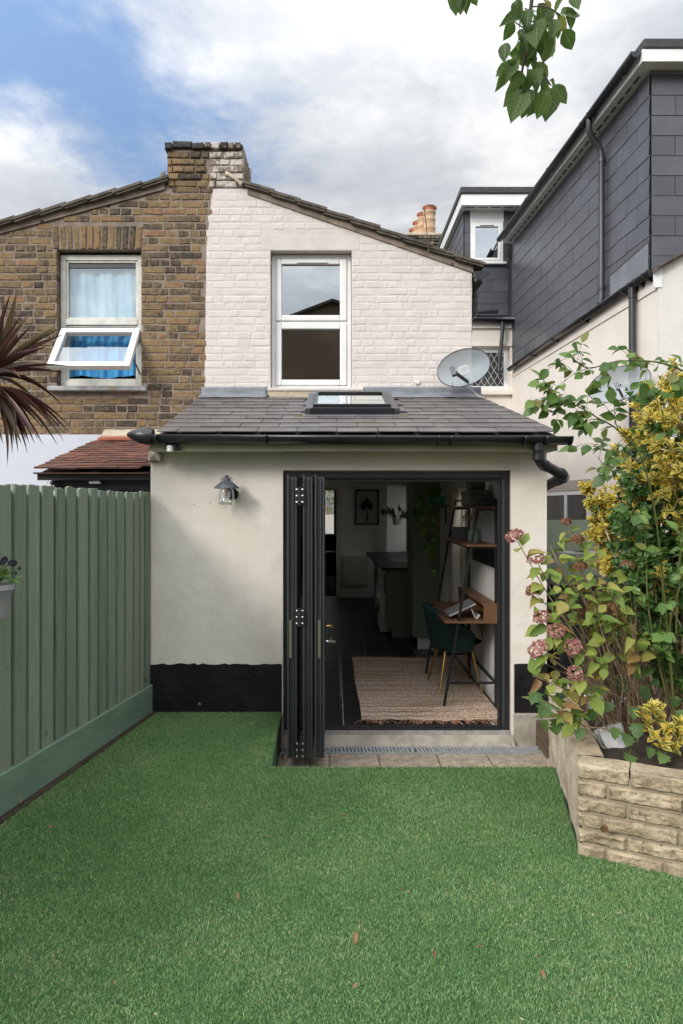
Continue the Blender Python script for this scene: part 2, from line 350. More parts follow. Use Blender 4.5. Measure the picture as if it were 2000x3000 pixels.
m_dried = mat('dried_flower', (0.24, 0.15, 0.08), (0.34, 0.24, 0.14), 0.9, 60)
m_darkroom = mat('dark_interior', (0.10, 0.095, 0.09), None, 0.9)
m_curtain = mat('blue_curtain', (0.06, 0.34, 0.68), (0.11, 0.44, 0.78), 0.9, 4, stretch=(6, 1, 0.5))
m_net = mat('pale_blue_sheet', (0.24, 0.43, 0.56), (0.36, 0.54, 0.64), 0.6, 3, 0.4, 9, 0.02, stretch=(3, 1, 0.6))
m_bin = mat('black_bin_plastic', (0.006, 0.006, 0.007), None, 0.4)
m_whitebag = mat('white_ceramic', (0.70, 0.70, 0.71), (0.6, 0.6, 0.61), 0.4, 8)
m_lilac = mat('lilac_grey_pot', (0.36, 0.34, 0.37), None, 0.5)
m_graphite = mat('brushed_dark_metal', (0.09, 0.098, 0.11), (0.15, 0.16, 0.18), 0.45, 40, metal=0.3)
m_silver = mat('silver_laptop', (0.42, 0.42, 0.43), None, 0.35, metal=0.6)
m_bark = mat('brown_stem', (0.42, 0.30, 0.20), (0.24, 0.165, 0.105), 0.9, 30, 0.4, 80, 0.003)
m_cane = mat('green_cane', (0.12, 0.15, 0.04), (0.16, 0.14, 0.05), 0.6, 10)
m_twig = mat('dark_twig', (0.05, 0.038, 0.028), None, 0.9)
m_dry = mat('dry_leaf', (0.20, 0.085, 0.04), (0.27, 0.14, 0.075), 0.9, 30)
m_moss = mat('moss', (0.11, 0.10, 0.02), (0.16, 0.12, 0.03), 0.95, 40)
g_win = glass('window_glass', 0.36)
g_sash = glass('sash_glass', 0.16, fk=0.6)
m_skyframe = mat('skylight_grey', (0.055, 0.058, 0.062), None, 0.4)
g_dark = glass('door_glass', 0.06)
g_clear = glass('clear_glass', 0.07, (0.985, 0.985, 0.98), fk=0.25)
g_sky = glass('skylight_glass', 0.08, fk=0.9)
def dishmat():
    m = bpy.data.materials.new('perforated_grey_mesh'); m.use_nodes = True; t = NT(m.node_tree); b = t.n['Principled BSDF']
    b.inputs['Base Color'].default_value = (0.27, 0.31, 0.335, 1); b.inputs['Roughness'].default_value = 0.5
    tr = t.new('ShaderNodeBsdfTransparent'); mx = t.new('ShaderNodeMixShader'); mx.inputs[0].default_value = 0.80
    t.l.new(tr.outputs[0], mx.inputs[1]); t.l.new(b.outputs[0], mx.inputs[2]); t.l.new(mx.outputs[0], t.n['Material Output'].inputs[0]); return m
m_dish = dishmat()
# ================================================================== the setting
def struct(o): o['kind'] = 'structure'; return o
struct(MB().add([(-400, -400, -0.42), (400, -400, -0.42), (400, 400, -0.42), (-400, 400, -0.42)], [(0, 1, 2, 3)]).build('ground', m_earth))
FX = lambda y: -2.416 + 0.1744 * y                # the left fence stands along this line
lawn_poly = [(FX(0.2) + 0.01, 0.2), (3.2, 0.2), (3.2, 2.2), (1.17, 3.24), (1.40, 4.30), (-0.385, 4.30), (-0.41, 5.44), (FX(5.44) + 0.01, 5.44)]
struct(MB().prism([(x, y, -0.40) for x, y in lawn_poly], (0, 0, 0.382)).build('lawn', m_turfbase))
patio = struct(MB().box(-0.42, 1.72, 4.2, 5.47, -0.38, -0.285).build('paving', m_concrete))
for k, (x0, x1) in enumerate([(-0.42, -0.03), (-0.02, 0.335), (0.345, 0.78), (0.79, 1.16), (1.17, 1.62)]):
    MB().box(x0, x1, 4.25, 5.215 + rng.uniform(-.004, .004), -0.285, -0.262 + rng.uniform(-0.004, 0.003)).build('paver', m_paver, patio, bevel=0.006)
MB().prism([(-0.42, 5.45, -0.285), (-0.42, 5.45, -0.197), (-0.42, 5.43, -0.2), (-0.42, 5.36, -0.262), (-0.42, 5.36, -0.285)], (1.85, 0, 0)).build('threshold', m_concrete, patio)
# slot drain in front of the doors
drain = thing('drain_channel', 'galvanised slot drain channel across the sill of the folding doors', 'drain', (0.6, 5.29, -0.27))
MB().box(-0.40, 1.64, 5.225, 5.355, -0.32, -0.283).build('channel', m_black, drain)
dr = MB(); dr.box(-0.40, 1.64, 5.222, 5.234, -0.283, -0.255); dr.box(-0.40, 1.64, 5.340, 5.354, -0.283, -0.255)
dr.box(0.60, 0.622, 5.234, 5.340, -0.283, -0.257)
dr.build('rim', m_galv, drain)
bar_me = mesh_of(MB().box(-0.008, 0.008, -0.053, 0.053, -0.016, 0.004), m_galv)
for k in range(72):
    x = -0.388 + k * 0.0282
    if 0.585 < x < 0.637: continue
    inst('bar', bar_me, drain, M4.Translation((x, 5.287, -0.262)) @ M4.Rotation(R(8), 4, 'Z'))
edge = tag(MB().prism([(-0.425, 4.28, -0.36), (-0.395, 4.28, -0.36), (-0.385, 4.28, -0.03), (-0.41, 4.28, -0.03)], (-0.02, 1.16, 0)).build('edging_board', m_oldwood, bevel=0.004),
           'weathered timber edging board along the lawn edge left of the folding doors', 'edging board')
tag(MB().box(1.60, 1.67, 5.02, 5.40, -0.28, -0.06).build('timber_block', m_oldwood, bevel=0.006), 'short timber block between drain end and stone planter', 'timber block')

# ------------------------------------------------------------------ rear extension
ext = thing('rear_extension', 'single storey cream rendered rear extension with black plinth, slate lean-to roof and folding doors', 'house extension', (0.1, 5.45, -0.2))
wl = MB()
wl.box(-1.452, -0.395, 5.45, 5.75, -0.4, 2.055); wl.box(1.417, 1.703, 5.45, 5.75, -0.4, 2.055)
wl.box(-0.395, 1.417, 5.45, 5.75, 1.913, 2.055)
wl.box(-1.452, -1.25, 5.75, 6.99, -0.4, 2.2); wl.box(-1.452, -1.25, 6.99, 13.5, -0.4, 2.3); wl.box(1.50, 1.703, 5.75, 9.4, -0.4, 2.2); wl.box(1.50, 1.703, 12.6, 13.5, -0.4, 2.2); wl.box(1.50, 1.703, 9.4, 12.6, -0.4, .9); wl.box(1.50, 1.703, 9.4, 12.6, 1.98, 2.2)
wl.box(-1.452, 1.703, 5.452, 5.748, 2.055, 2.2)
wl.build('wall', m_render, ext)
def ragged(x0, x1, z0, z1, y0, y1, amp, step=0.05):
    n = max(2, int((x1 - x0) / step)); top = [(x0 + (x1 - x0) * i / n, y0, z1 + rng.uniform(-amp, amp)) for i in range(n + 1)]
    return MB().prism([(x0, y0, z0)] + [(x1, y0, z0)] + top[::-1], (0, y1 - y0, 0))
ragged(-1.456, -0.405, -0.1, 0.368, 5.442, 5.4495, 0.008, .035).build('plinth', m_plinth, ext)
ragged(1.442, 1.706, -0.02, 0.368, 5.442, 5.4495, 0.004).build('plinth', m_plinth, ext)
MB().box(1.435, 1.72, 5.415, 5.4495, -0.29, -0.022).build('plinth_base', m_concrete, ext, bevel=0.01)
MB().box(-1.40, 1.715, 5.222, 5.246, 2.05, 2.165).build('fascia', m_fascia, ext)
MB().box(-1.40, 1.71, 5.246, 5.4495, 2.052, 2.066).build('soffit', m_fascia, ext)
MB().box(-1.462, -1.36, 5.40, 5.4495, 1.98, 2.06).build('corner_corbel', m_peel, ext, bevel=0.012)
# lean-to roof
ev = V((0, 5.17, 2.172)); tp = V((0, 6.985, 2.735)); sl = (tp - ev); L_ = sl.length; ad = sl / L_; an = V((0, -ad.z, ad.y))
xr = lambda y: 1.70 - (y - 5.17) / 1.80 * 0.222
u0 = 0.705; u1 = 1.64
def RQ(x, s, h): q = ev + ad * s + an * h; return (x, q.y, q.z)
roof = MB()
for xa, xb_, xc, xd, sa, sb_ in ((-1.335, xr(5.17) - .008, xr(5.84) - .03, -1.335, .01, u0 + .03), (-1.335, xr(6.72) - .03, xr(6.98) - .03, -1.335, u1 - .03, L_), (-1.335, -.17, -.17, -1.335, u0 + .031, u1 - .031), (.50, xr(5.85) - .03, xr(6.72) - .03, .50, u0 + .031, u1 - .031)):
    roof.prism([RQ(xa, sa, -.012), RQ(xb_, sa, -.012), RQ(xc, sb_, -.012), RQ(xd, sb_, -.012)], (0, 0, -0.05))
roof = roof.build('roof', m_slate, ext)
sl_me = mesh_of(MB().box(-0.5, 0.5, 0, 0.372, 0, 0.007), m_slate)
ex = 0.186
for i in range(10):
    s0 = i * ex; yc = ev.y + ad.y * s0
    Lq = min(0.372, L_ - s0 - 0.002)
    if s0 < u0 - .02 < s0 + Lq: Lq_in = max(.05, u0 - s0 - .005)
    else: Lq_in = Lq
    x = -1.335 - (0.0 if i % 2 else 0.152)
    lim = xr(yc) - 0.002
    while x < lim - 0.02:
        xm_ = x + .15
        inwin = -.26 < xm_ < .59
        if inwin and u0 - .02 <= s0 < u1 - .02: x += .305; continue
        Lu = Lq_in if inwin else Lq
        x0 = max(x + 0.0005, -1.335 + rng.uniform(-.004, .004)); x1 = min(x + 0.2995, lim + rng.uniform(-.003, .003))
        if x1 - x0 > 0.03:
            t0 = ev + ad * (s0 + rng.uniform(-.003, .003)) + an * (0.016 + rng.uniform(0, .003)); t1 = ev + ad * (s0 + Lu) + an * 0.003
            d = (t1 - t0); dl = d.length; d.normalize(); nn = V((0, -d.z, d.y))
            mt = M4(((x1 - x0, 0, 0, (x0 + x1) / 2), (0, d.y * dl / 0.372, nn.y, t0.y), (0, d.z * dl / 0.372, nn.z, t0.z), (0, 0, 0, 1)))
            inst('slate', sl_me, roof, mt)
        x += 0.305
# lead flashing
def flash(x0, x1, z0, z1, zf):
    n = 14; mb = MB()
    def fn(u, v):
        x = x0 + (x1 - x0) * u; w = mnoise.noise(V((x * 9, v * 3, 1))) * 0.006
        if v < 0.5: return (x, 6.985 + w - 0.02 * v, z1 + (z0 - z1) * v * 2)
        q = (v - 0.5) * 2; return (x, 6.975 - 0.16 * q, z0 + (zf - z0) * q + 0.022 + w)
    return mb.grid(fn, n, 8)
flash(-1.345, -0.66, 2.755, 2.845, 2.69).build('flashing', m_lead, ext, smooth=60, solid=0.004)
flash(0.30, 1.51, 2.755, 2.845, 2.69).build('flashing', m_lead, ext, smooth=60, solid=0.004)
# gutter
def strap(p, d, r, half, mat_, parent, out):
    d = V(d).normalized(); p = V(p); return gutter(MB(), p - d * half, p + d * half, r, V(out), 12).build('bracket', mat_, parent, smooth=50, solid=.007)
def gutter(mb, p, q, r, out=V((0, -1, 0)), n=10):
    p, q = V(p), V(q); up = V((0, 0, 1))
    for a0, a1, rr in [(180, 360, r)]:
        def fn(u, v):
            a = R(a0 + (a1 - a0) * u); return p.lerp(q, v) + out * math.cos(a) * rr + up * math.sin(a) * rr
        mb.grid(fn, n, 1)
    return mb
gt = gutter(MB(), (-1.40, 5.155, 2.165), (1.785, 5.155, 2.150), 0.060).build('gutter', m_gutter, ext, smooth=50, solid=0.005)
MB().prism([(1.775, 5.155 - .068 * math.cos(R(a)), 2.151 + .068 * math.sin(R(a))) for a in range(180, 361, 15)], (.016, 0, 0)).build('gutter_end', m_gutter, gt)
hp = MB(); hp.lathe([(0.060, -0.05), (0.064, 0.0), (0.056, 0.05), (0.042, 0.09), (0.026, 0.125), (0.012, 0.145)], (-1.405, 5.155, 2.155), 18, axis=(-1, 0, 0.10)); hp.build('gutter_shoe', m_gutter, gt, smooth=40)
for xx in (-1.32, -0.50, 0.31, 0.79, 0.885, 1.44, 1.60):
    strap((xx, 5.155, 2.166 - (xx + 1.4) * .0047), (1, 0, 0), .066, .012, m_gutter, gt, (0, -1, 0))
dp = MB()
dpath = [(1.55, 5.155, 2.10), (1.55, 5.155, 1.985), (1.575, 5.175, 1.95), (1.80, 5.35, 1.872), (1.83, 5.40, 1.858), (1.80, 5.50, 1.835), (1.74, 5.78, 1.77)]
dp.tube(dpath, 0.041, 14); pipe = dp.build('downpipe', m_gutter, ext, smooth=50)
for a, b2, rr in [((1.55, 5.155, 2.085), (1.55, 5.155, 2.045), .047), ((1.55, 5.155, 2.02), (1.55, 5.155, 1.975), .047), ((1.60, 5.195, 1.941), (1.625, 5.215, 1.932), .046), ((1.765, 5.322, 1.884), (1.79, 5.342, 1.875), .047), ((1.825, 5.43, 1.852), (1.80, 5.50, 1.835), .047)]:
    MB().tube([a, b2], rr, 14).build('collar', m_gutter, pipe, smooth=50)
# roof window
def RP(x, s, h): q = ev + ad * s + an * h; return (x, q.y, q.z)
sw = MB()
def rbar(mb, x0, x1, s0, s1, h0, h1):
    c = [RP(x, s, h) for h in (h0, h1) for (x, s) in ((x0, s0), (x1, s0), (x1, s1), (x0, s1))]
    mb.add(c, [(0, 3, 2, 1), (4, 5, 6, 7), (0, 1, 5, 4), (1, 2, 6, 5), (2, 3, 7, 6), (3, 0, 4, 7)])
rbar(sw, -0.235, -0.165, u0, u1, 0.0, 0.085); rbar(sw, 0.495, 0.565, u0, u1, 0.0, 0.085)
rbar(sw, -0.165, 0.495, u0, u0 + 0.07, 0.0, 0.08); rbar(sw, -0.165, 0.495, u1 - 0.07, u1, 0.0, 0.105)
rw = sw.build('skylight', m_skyframe, ext, bevel=0.008)
s2 = MB(); rbar(s2, -0.163, -0.135, u0 + .07, u1 - .07, .05, .108); rbar(s2, 0.465, 0.493, u0 + .07, u1 - .07, .05, .108); rbar(s2, -0.135, 0.465, u0 + .07, u0 + .10, .05, .108); rbar(s2, -0.135, 0.465, u1 - .10, u1 - .07, .05, .108)
s2.build('sash', m_alu, rw)
s3 = MB(); s3.add([RP(-0.135, u0 + .10, .09), RP(0.465, u0 + .10, .09), RP(0.465, u1 - .10, .09), RP(-0.135, u1 - .10, .09)], [(0, 1, 2, 3)]); s3.build('pane', g_sky, rw)
s4 = MB(); rbar(s4, -0.245, 0.575, u0 - .045, u0 - .002, 0.012, 0.03); s4.build('apron', m_lead, rw)
s4 = MB(); rbar(s4, -0.19, 0.52, u0 - .004, u0 + .002, 0.03, 0.085); s4.build('front_rail', m_alu, rw)
for xx in (-0.275, 0.60):
    mb = MB()
    for k in range(14):
        c = V(RP(xx + rng.gauss(0, .022), u0 - .02 + rng.gauss(0, .012), 0.018)); r0 = rng.uniform(.008, .018)
        mb.lathe([(r0, -r0 * .4), (r0 * 1.1, 0), (r0 * .6, r0 * .7)], c, 6)
    mb.build('moss', m_moss, ext)
# folding doors
fr = MB()
fr.box(-0.388, -0.335, 5.475, 5.545, -0.195, 1.905); fr.box(1.348, 1.41, 5.475, 5.545, -0.195, 1.905)
fr.box(-0.335, 1.348, 5.475, 5.545, 1.845, 1.905); fr.box(-0.335, 1.348, 5.47, 5.55, -0.195, -0.150)
fr.box(1.325, 1.348, 5.49, 5.53, -0.15, 1.845); fr.box(-0.335, 1.325, 5.49, 5.53, 1.825, 1.845)
fr.box(-0.335, 1.325, 5.485, 5.495, -0.15, -0.138)
df = fr.build('door_frame', m_alu, ext, bevel=0.004)
MB().box(1.352, 1.372, 5.468, 5.4745, -0.14, 1.84).build('jamb_bead', m_alugrey, df)
MB().box(-0.335, 1.348, 5.462, 5.4695, 1.862, 1.872).build('head_bead', m_alugrey, df)
for k in range(26):
    pass
def leaf_panel(x, y0, y1, label=None):
    z0, z1 = -0.165, 1.832; t = 0.034; mb = MB()
    mb.box(x - t, x + t, y0, y0 + 0.075, z0, z1); mb.box(x - t, x + t, y1 - 0.075, y1, z0, z1)
    mb.box(x - t, x + t, y0 + 0.075, y1 - 0.075, z0, z0 + 0.09); mb.box(x - t, x + t, y0 + 0.075, y1 - 0.075, z1 - 0.09, z1)
    # end profile ribs
    o = mb.build('door_panel', m_alu, ext, bevel=0.005)
    rb = MB(); rb.box(x - t, x - t + 0.012, y0 - 0.012, y0 - .0005, z0, z1 + .02); rb.box(x + 0.004, x + 0.012, y0 - 0.007, y0 - .0005, z0, z1); rb.box(x + t - 0.010, x + t, y0 - 0.010, y0 - .0005, z0, z1 - .003)
    rb.build('profile_rib', m_alugrey, o, bevel=0.002)
    MB().box(x - 0.012, x + 0.012, y0 + 0.076, y1 - 0.076, z0 + 0.091, z1 - 0.091).build('glass', g_dark, o)
    return o
pa = leaf_panel(-0.288, 4.86, 5.46); pb = leaf_panel(-0.176, 4.86, 5.46); pc = leaf_panel(-0.092, 4.86, 5.46)
for zz in (1.70, 0.84, -0.10):
    h = MB(); h.box(-0.262, -0.243, 4.838, 4.8475, zz - .06, zz + .06); h.box(-0.221, -0.202, 4.838, 4.8475, zz - .06, zz + .06)
    h.tube([(-0.232, 4.838, zz - .065), (-0.232, 4.838, zz + .065)], 0.011, 10); h.box(-0.243, -0.221, 4.842, 4.8475, zz - .05, zz + .05)
    h.build('hinge', m_alu, pa, smooth=40)
    s = MB()
    for xx in (-0.2525, -0.2115):
        for dz in (-.045, 0, .045): s.lathe([(0.0075, 0), (0.0075, 0.003), (0.004, 0.005)], (xx, 4.837, zz + dz), 8, axis=(0, -1, 0))
    s.build('hinge_screw', m_steel, pa, smooth=40)
for x, pn in ((-0.300, pa), (-0.096, pc)):
    MB().box(x - .008, x + .012, 4.842, 4.8485, 0.55, 0.82).build('lock_plate', m_lockgreen, pn)
kb = MB(); kb.box(-0.0575, -0.045, 4.90, 4.94, 0.55, 0.80); kb.build('handle_plate', m_alu, pc, bevel=0.004)
kb = MB(); kb.tube([(-0.045, 4.92, 0.655), (-0.012, 4.92, 0.655)], 0.009, 8); kb.tube([(-0.014, 4.915, 0.655), (-0.008, 4.97, 0.655), (-0.008, 5.03, 0.655)], 0.009, 8); kb.box(-.03, .022, 4.905, 4.925, 0.648, 0.662); kb.build('lever_handle', m_steel, pc, smooth=40)
kb = MB(); kb.tube([(-0.045, 4.92, 0.765), (-0.018, 4.92, 0.765)], 0.008, 8); kb.lathe([(0.014, -.002), (0.014, .002)], (-0.008, 4.92, 0.765), 12, axis=(0, 1, 0)); kb.build('key', m_brass, pc, smooth=40)
ds = MB(); ds.tube([(-0.125, 4.86, -0.05), (-0.135, 4.855, -0.16)], 0.008, 8); ds.build('drop_bolt', m_alugrey, pb, smooth=40)

# ------------------------------------------------------------------ brickwork
def brick_mesh(w, h, d, matl, j=0.004, ring=0.008, edge=0.010):
    q = lambda a: rng.uniform(-a, a)
    o = [(-w / 2 + q(j), edge, -h / 2 + q(j)), (w / 2 + q(j), edge, -h / 2 + q(j)), (w / 2 + q(j), edge, h / 2 + q(j)), (-w / 2 + q(j), edge, h / 2 + q(j))]
    i = [(x * (1 - 2 * ring / w), q(edge * .15), z * (1 - 2 * ring / h)) for x, y, z in o]
    b = [(x, d, z) for x, y, z in o]
    m0 = ((i[0][0] + i[1][0]) / 2 + q(w * .1), i[0][1] + q(edge * .2), q(h * .15) * (1 if edge > .007 else .3))
    return mesh_of(MB().add(i + o + b + [m0], [(0, 1, 12), (1, 2, 12), (2, 3, 12), (3, 0, 12)] + [(4 + k, 4 + (k + 1) % 4, (k + 1) % 4, k) for k in range(4)] + [(8 + k, 8 + (k + 1) % 4, 4 + (k + 1) % 4, 4 + k) for k in range(4)]), matl)
def lay(z_start, z_end, ch, intervals, x_min, x_max, st=0.225, hd=0.112):
    out = []; n = int((z_end - z_start) / ch)
    for i in range(n):
        z0 = z_start + i * ch; z1 = z0 + ch
        x = x_min - rng.uniform(0, 0.2); k = rng.randint(0, 1)
        iv = intervals(z0, z1)
        while x < x_max:
            L = (st if (k + (rng.random() < 0.22)) % 2 == 0 else hd) * rng.uniform(0.93, 1.06); k += 1
            for a, b in iv:
                p, q = max(x, a), min(x + L, b)
                if q - p > 0.035: out.append((p, q, z0, z1))
            x += L
    return out
def place_bricks(bricks, parent, yface, variants_s, variants_h, gap, limit=300, jit=0.003, stuff_mat=None):
    cam0 = V((0, 0, CH))
    def vis(b):
        x = (b[0] + b[1]) / 2; z = (b[2] + b[3]) / 2
        u = CX + x / yface * F; w = CY - (z - CH) / yface * F
        hid = 0 if (-10 < u < 2010 and 0 < w < 3000) else 1
        return (hid, -(b[1] - b[0]) * (b[3] - b[2]))
    bricks = sorted(bricks, key=vis); rest = MB()
    for k, (a, b, z0, z1) in enumerate(bricks):
        w = b - a - gap; h = z1 - z0 - gap
        me, bw, bh = rng.choice(variants_s if w > 0.14 else variants_h)
        mt = M4.Translation((((a + b) / 2), yface + rng.uniform(-jit, jit), (z0 + z1) / 2 + rng.uniform(-.0015, .0015))) @ M4.Rotation(R(rng.uniform(-.7, .7)), 4, 'Y') @ M4.Diagonal((w / bw * (-1 if False else 1), 1, h / bh, 1))
        if k < limit: inst('brick', me, parent, mt)
        else: rest.add([mt @ v.co for v in me.vertices], [tuple(p.vertices) for p in me.polygons])
    if rest.v: rest.build('brick', stuff_mat, parent, kind='stuff')
vs_b = [(brick_mesh(.213, .064, .09, m_brick, .006), .213, .064) for _ in range(7)]; vh_b = [(brick_mesh(.102, .064, .09, m_brick, .006), .102, .064) for _ in range(7)]
vs_p = [(brick_mesh(.213, .066, .03, m_paintbrick, .004, .008, .0031), .213, .066) for _ in range(9)]; vh_p = [(brick_mesh(.102, .066, .03, m_paintbrick, .004, .008, .0031), .102, .066) for _ in range(7)]

zl = lambda x: 4.925 + (x + 1.70) * 0.270           # verge line left house
zr = lambda x: 4.880 - (x + 0.875) * 0.3515          # verge line right house
CHS = 0.0749
# left neighbour: brown stock brick house
bh = thing('brick_house', 'brown stock brick terraced house on the left with an open white window', 'house', (-2.5, 7.0, 0))
WX0, WX1, WZ0, WZ1 = -2.825, -1.965, 2.868, 4.25
XB = lambda z: -1.315 + (0.055 if z > 4.6 else 0.0) - 0.0 + (z - 2.8) * 0.012
mw = MB(); yb = 7.0065
mw.prism([(-4.4, yb, 2.36), (WX0 - .006, yb, 2.36), (WX0 - .006, yb, zl(WX0) - .02), (-4.4, yb, zl(-4.4) - .02)], (0, .25, 0))
mw.prism([(WX1 + .006, yb, 2.36), (XB(2.4), yb, 2.36), (XB(4.9), yb, 4.95), (-1.70, yb, 4.92), (WX1 + .006, yb, zl(WX1) - .02)], (0, .25, 0))
mw.prism([(WX0 - .006, yb, 2.36), (WX1 + .006, yb, 2.36), (WX1 + .006, yb, 2.80), (WX0 - .006, yb, 2.80)], (0, .25, 0))
mw.prism([(WX0 - .006, yb, 4.262), (WX1 + .006, yb, 4.262), (WX1 + .006, yb, zl(WX1) - .02), (WX0 - .006, yb, zl(WX0) - .02)], (0, .25, 0))
mw.build('wall', m_mortar, bh)
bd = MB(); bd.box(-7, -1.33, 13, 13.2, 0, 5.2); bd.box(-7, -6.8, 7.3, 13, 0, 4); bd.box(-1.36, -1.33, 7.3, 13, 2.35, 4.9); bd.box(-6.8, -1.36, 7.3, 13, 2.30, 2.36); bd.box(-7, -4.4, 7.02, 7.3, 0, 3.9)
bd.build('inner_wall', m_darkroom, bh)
def iv_b(z0, z1):
    lo = -4.4; xm = -1.70 + (z1 + 0.03 - 4.925) / 0.270
    if xm > lo: lo = xm
    hi = XB(z0) + rng.choice((-0.03, 0.0, 0.02)) + rng.uniform(-.008, .008)
    if lo > hi - .05: return []
    cuts = []
    if z1 > 2.80 and z0 < 2.868: cuts.append((-2.90, -1.905))
    if z1 > 2.868 and z0 < 4.25: cuts.append((WX0, WX1))
    if z1 > 4.262 and z0 < 4.505: cuts.append((-2.875, -1.955))
    iv = [(lo, hi)]
    for a, b in cuts:
        nv = []
        for p, q in iv:
            if b <= p or a >= q: nv.append((p, q)); continue
            if a > p: nv.append((p, a))
            if b < q: nv.append((b, q))
        iv = nv
    return iv
place_bricks(lay(2.362, 5.0, CHS, iv_b, -4.4, -1.2), bh, 7.0, vs_b, vh_b, 0.0085, 285, stuff_mat=m_brick)
# soldier bricks over the window
sold = [(brick_mesh(.060, .232, .09, m_brick, .003), .06, .232) for _ in range(4)]
for k in range(13):
    x = -2.838 + k * 0.0712; lean = (k - 6) * 0.55
    inst('brick', rng.choice(sold)[0], bh, M4.Translation((x, 6.998 + rng.uniform(-.004, .004), 4.382)) @ M4.Rotation(R(lean), 4, 'Y'))
lw = MB(); lw.box(-4.4, -1.40, 6.965, 7.26, -0.4, 2.355); lw.build('lower_wall', m_bluewhite, bh)
# verge tiles + roof
def verge(parent, p0, p1, n, y=6.93, up=0.03):
    p0, p1 = V(p0), V(p1); d = (p1 - p0); L = d.length / n; d.normalize(); nrm = V((-d.z, 0, d.x));
    if nrm.z < 0: nrm = -nrm
    me = mesh_of(MB().box(-0.02, L + 0.035, 0, 0.32, 0, 0.026).box(0.01, L + .02, 0.012, 0.3, -0.022, -0.0005), m_conctile)
    for k in range(n):
        c = p0 + d * (L * k); tilt = -3.6
        mt = M4.Translation((c.x, y + rng.uniform(-.012, .008), c.z + 0.022)) @ M4(((d.x, 0, nrm.x, 0), (0, 1, 0, 0), (d.z, 0, nrm.z, 0), (0, 0, 0, 1))) @ M4.Rotation(R(tilt + rng.uniform(-.6, .6)), 4, 'Y')
        inst('roof_tile', me, parent, mt)
rl = MB(); rl.prism([(-4.6, 7.2, zl(-4.6) - .01), (-1.70, 7.2, zl(-1.70) - .01), (-1.70, 7.2, zl(-1.7) - .05), (-4.6, 7.2, zl(-4.6) - .05)], (0, 6, 0)); rl.prism([(-7.2, 6.9, zl(-7.2)), (-4.6, 6.9, zl(-4.6)), (-4.6, 6.9, zl(-4.6) - .05), (-7.2, 6.9, zl(-7.2) - .05)], (0, 6.3, 0))
rf = rl.build('roof', m_conctile, bh); verge(rf, (-4.54, 0, zl(-4.54)), (-1.70, 0, zl(-1.70)), 11)
MB().prism([(-4.5, 6.985, zl(-4.5) - .05), (-1.72, 6.985, zl(-1.72) - .05), (-1.72, 6.985, zl(-1.72) + .012), (-4.5, 6.985, zl(-4.5) + .012)], (0, .2, 0)).build('verge_mortar', m_mortar, rf)
# window with open lower sash
def frame_rect(mb, x0, x1, z0, z1, w, y0, y1):
    mb.box(x0, x0 + w, y0, y1, z0, z1); mb.box(x1 - w, x1, y0, y1, z0, z1); mb.box(x0 + w, x1 - w, y0, y1, z0, z0 + w); mb.box(x0 + w, x1 - w, y0, y1, z1 - w, z1); return mb
fw = MB(); fx0, fx1, fz0, fz1 = -2.822, -1.968, 2.872, 4.232
frame_rect(fw, fx0, fx1, fz0, fz1, 0.055, 7.085, 7.16); fw.box(fx0 + .055, fx1 - .055, 7.078, 7.15, 3.505, 3.565)
frame_rect(fw, fx0 + .055, fx1 - .055, 3.565, fz1 - .055, 0.022, 7.098, 7.15); frame_rect(fw, fx0 + .055, fx1 - .055, fz0 + .055, 3.505, 0.022, 7.098, 7.15)
w1 = fw.build('window', m_oldwhite, bh, bevel=0.004)
MB().add([(fx0 + .078, 7.125, 3.588), (fx1 - .078, 7.125, 3.588), (fx1 - .078, 7.125, fz1 - .126), (fx0 + .078, 7.125, fz1 - .126)], [(0, 1, 2, 3)]).build('pane', g_sash, w1)
MB().box(fx0 + .078, fx1 - .078, 7.112, 7.135, fz1 - .125, fz1 - .078).build('vent', m_alugrey, w1)
hz = V((0, 7.07, 3.447)); bt = V((0, 6.69, 2.98)); sd = (bt - hz).normalized(); sn = V((0, sd.z, -sd.y)); SLn = (bt - hz).length
def SP(x, s, h): q = hz + sd * s + sn * h; return (x, q.y, q.z)
def sbar(mb, x0, x1, a0, a1, h0, h1):
    mb.add([SP(x, s, h) for h in (h0, h1) for (x, s) in ((x0, a0), (x1, a0), (x1, a1), (x0, a1))], [(0, 3, 2, 1), (4, 5, 6, 7), (0, 1, 5, 4), (1, 2, 6, 5), (2, 3, 7, 6), (3, 0, 4, 7)])
sx0, sx1 = -2.80, -1.985; sm = MB(); ww = 0.066
sbar(sm, sx0, sx0 + ww, 0, SLn, -.03, .03); sbar(sm, sx1 - ww, sx1, 0, SLn, -.03, .03); sbar(sm, sx0 + ww, sx1 - ww, 0, ww, -.03, .03); sbar(sm, sx0 + ww, sx1 - ww, SLn - ww, SLn, -.03, .03)
sm.build('open_sash', m_upvc, w1, bevel=0.008, label='open lower sash swung outwards')
sm = MB(); sm.add([SP(sx0 + ww, ww, 0), SP(sx1 - ww, ww, 0), SP(sx1 - ww, SLn - ww, 0), SP(sx0 + ww, SLn - ww, 0)], [(0, 1, 2, 3)]); sm.build('sash_pane', g_sash, w1)
sm = MB(); sm.bar((-2.0, 7.09, 3.0), (-2.0, 6.80, 3.13), .012, .012); sm.bar((-2.0, 7.09, 3.35), (-2.0, 6.80, 3.13), .01, .01); sm.build('stay', m_alugrey, w1)
MB().grid(lambda u, v: (fx0 + .06 + u * .74, 7.178 + .010 * math.sin(u * 21) + .006 * math.sin(u * 47 + v * 3), 3.58 + v * .62), 60, 4).build('sheet', m_net, w1, smooth=60)
MB().grid(lambda u, v: (fx0 + .05 + u * .745, 7.195 + .018 * math.sin(u * 26 + .6 * v) + .010 * math.sin(u * 61), 2.985 + .012 * math.sin(u * 9) + v * .56), 80, 6).build('curtain', m_curtain, w1, smooth=60)
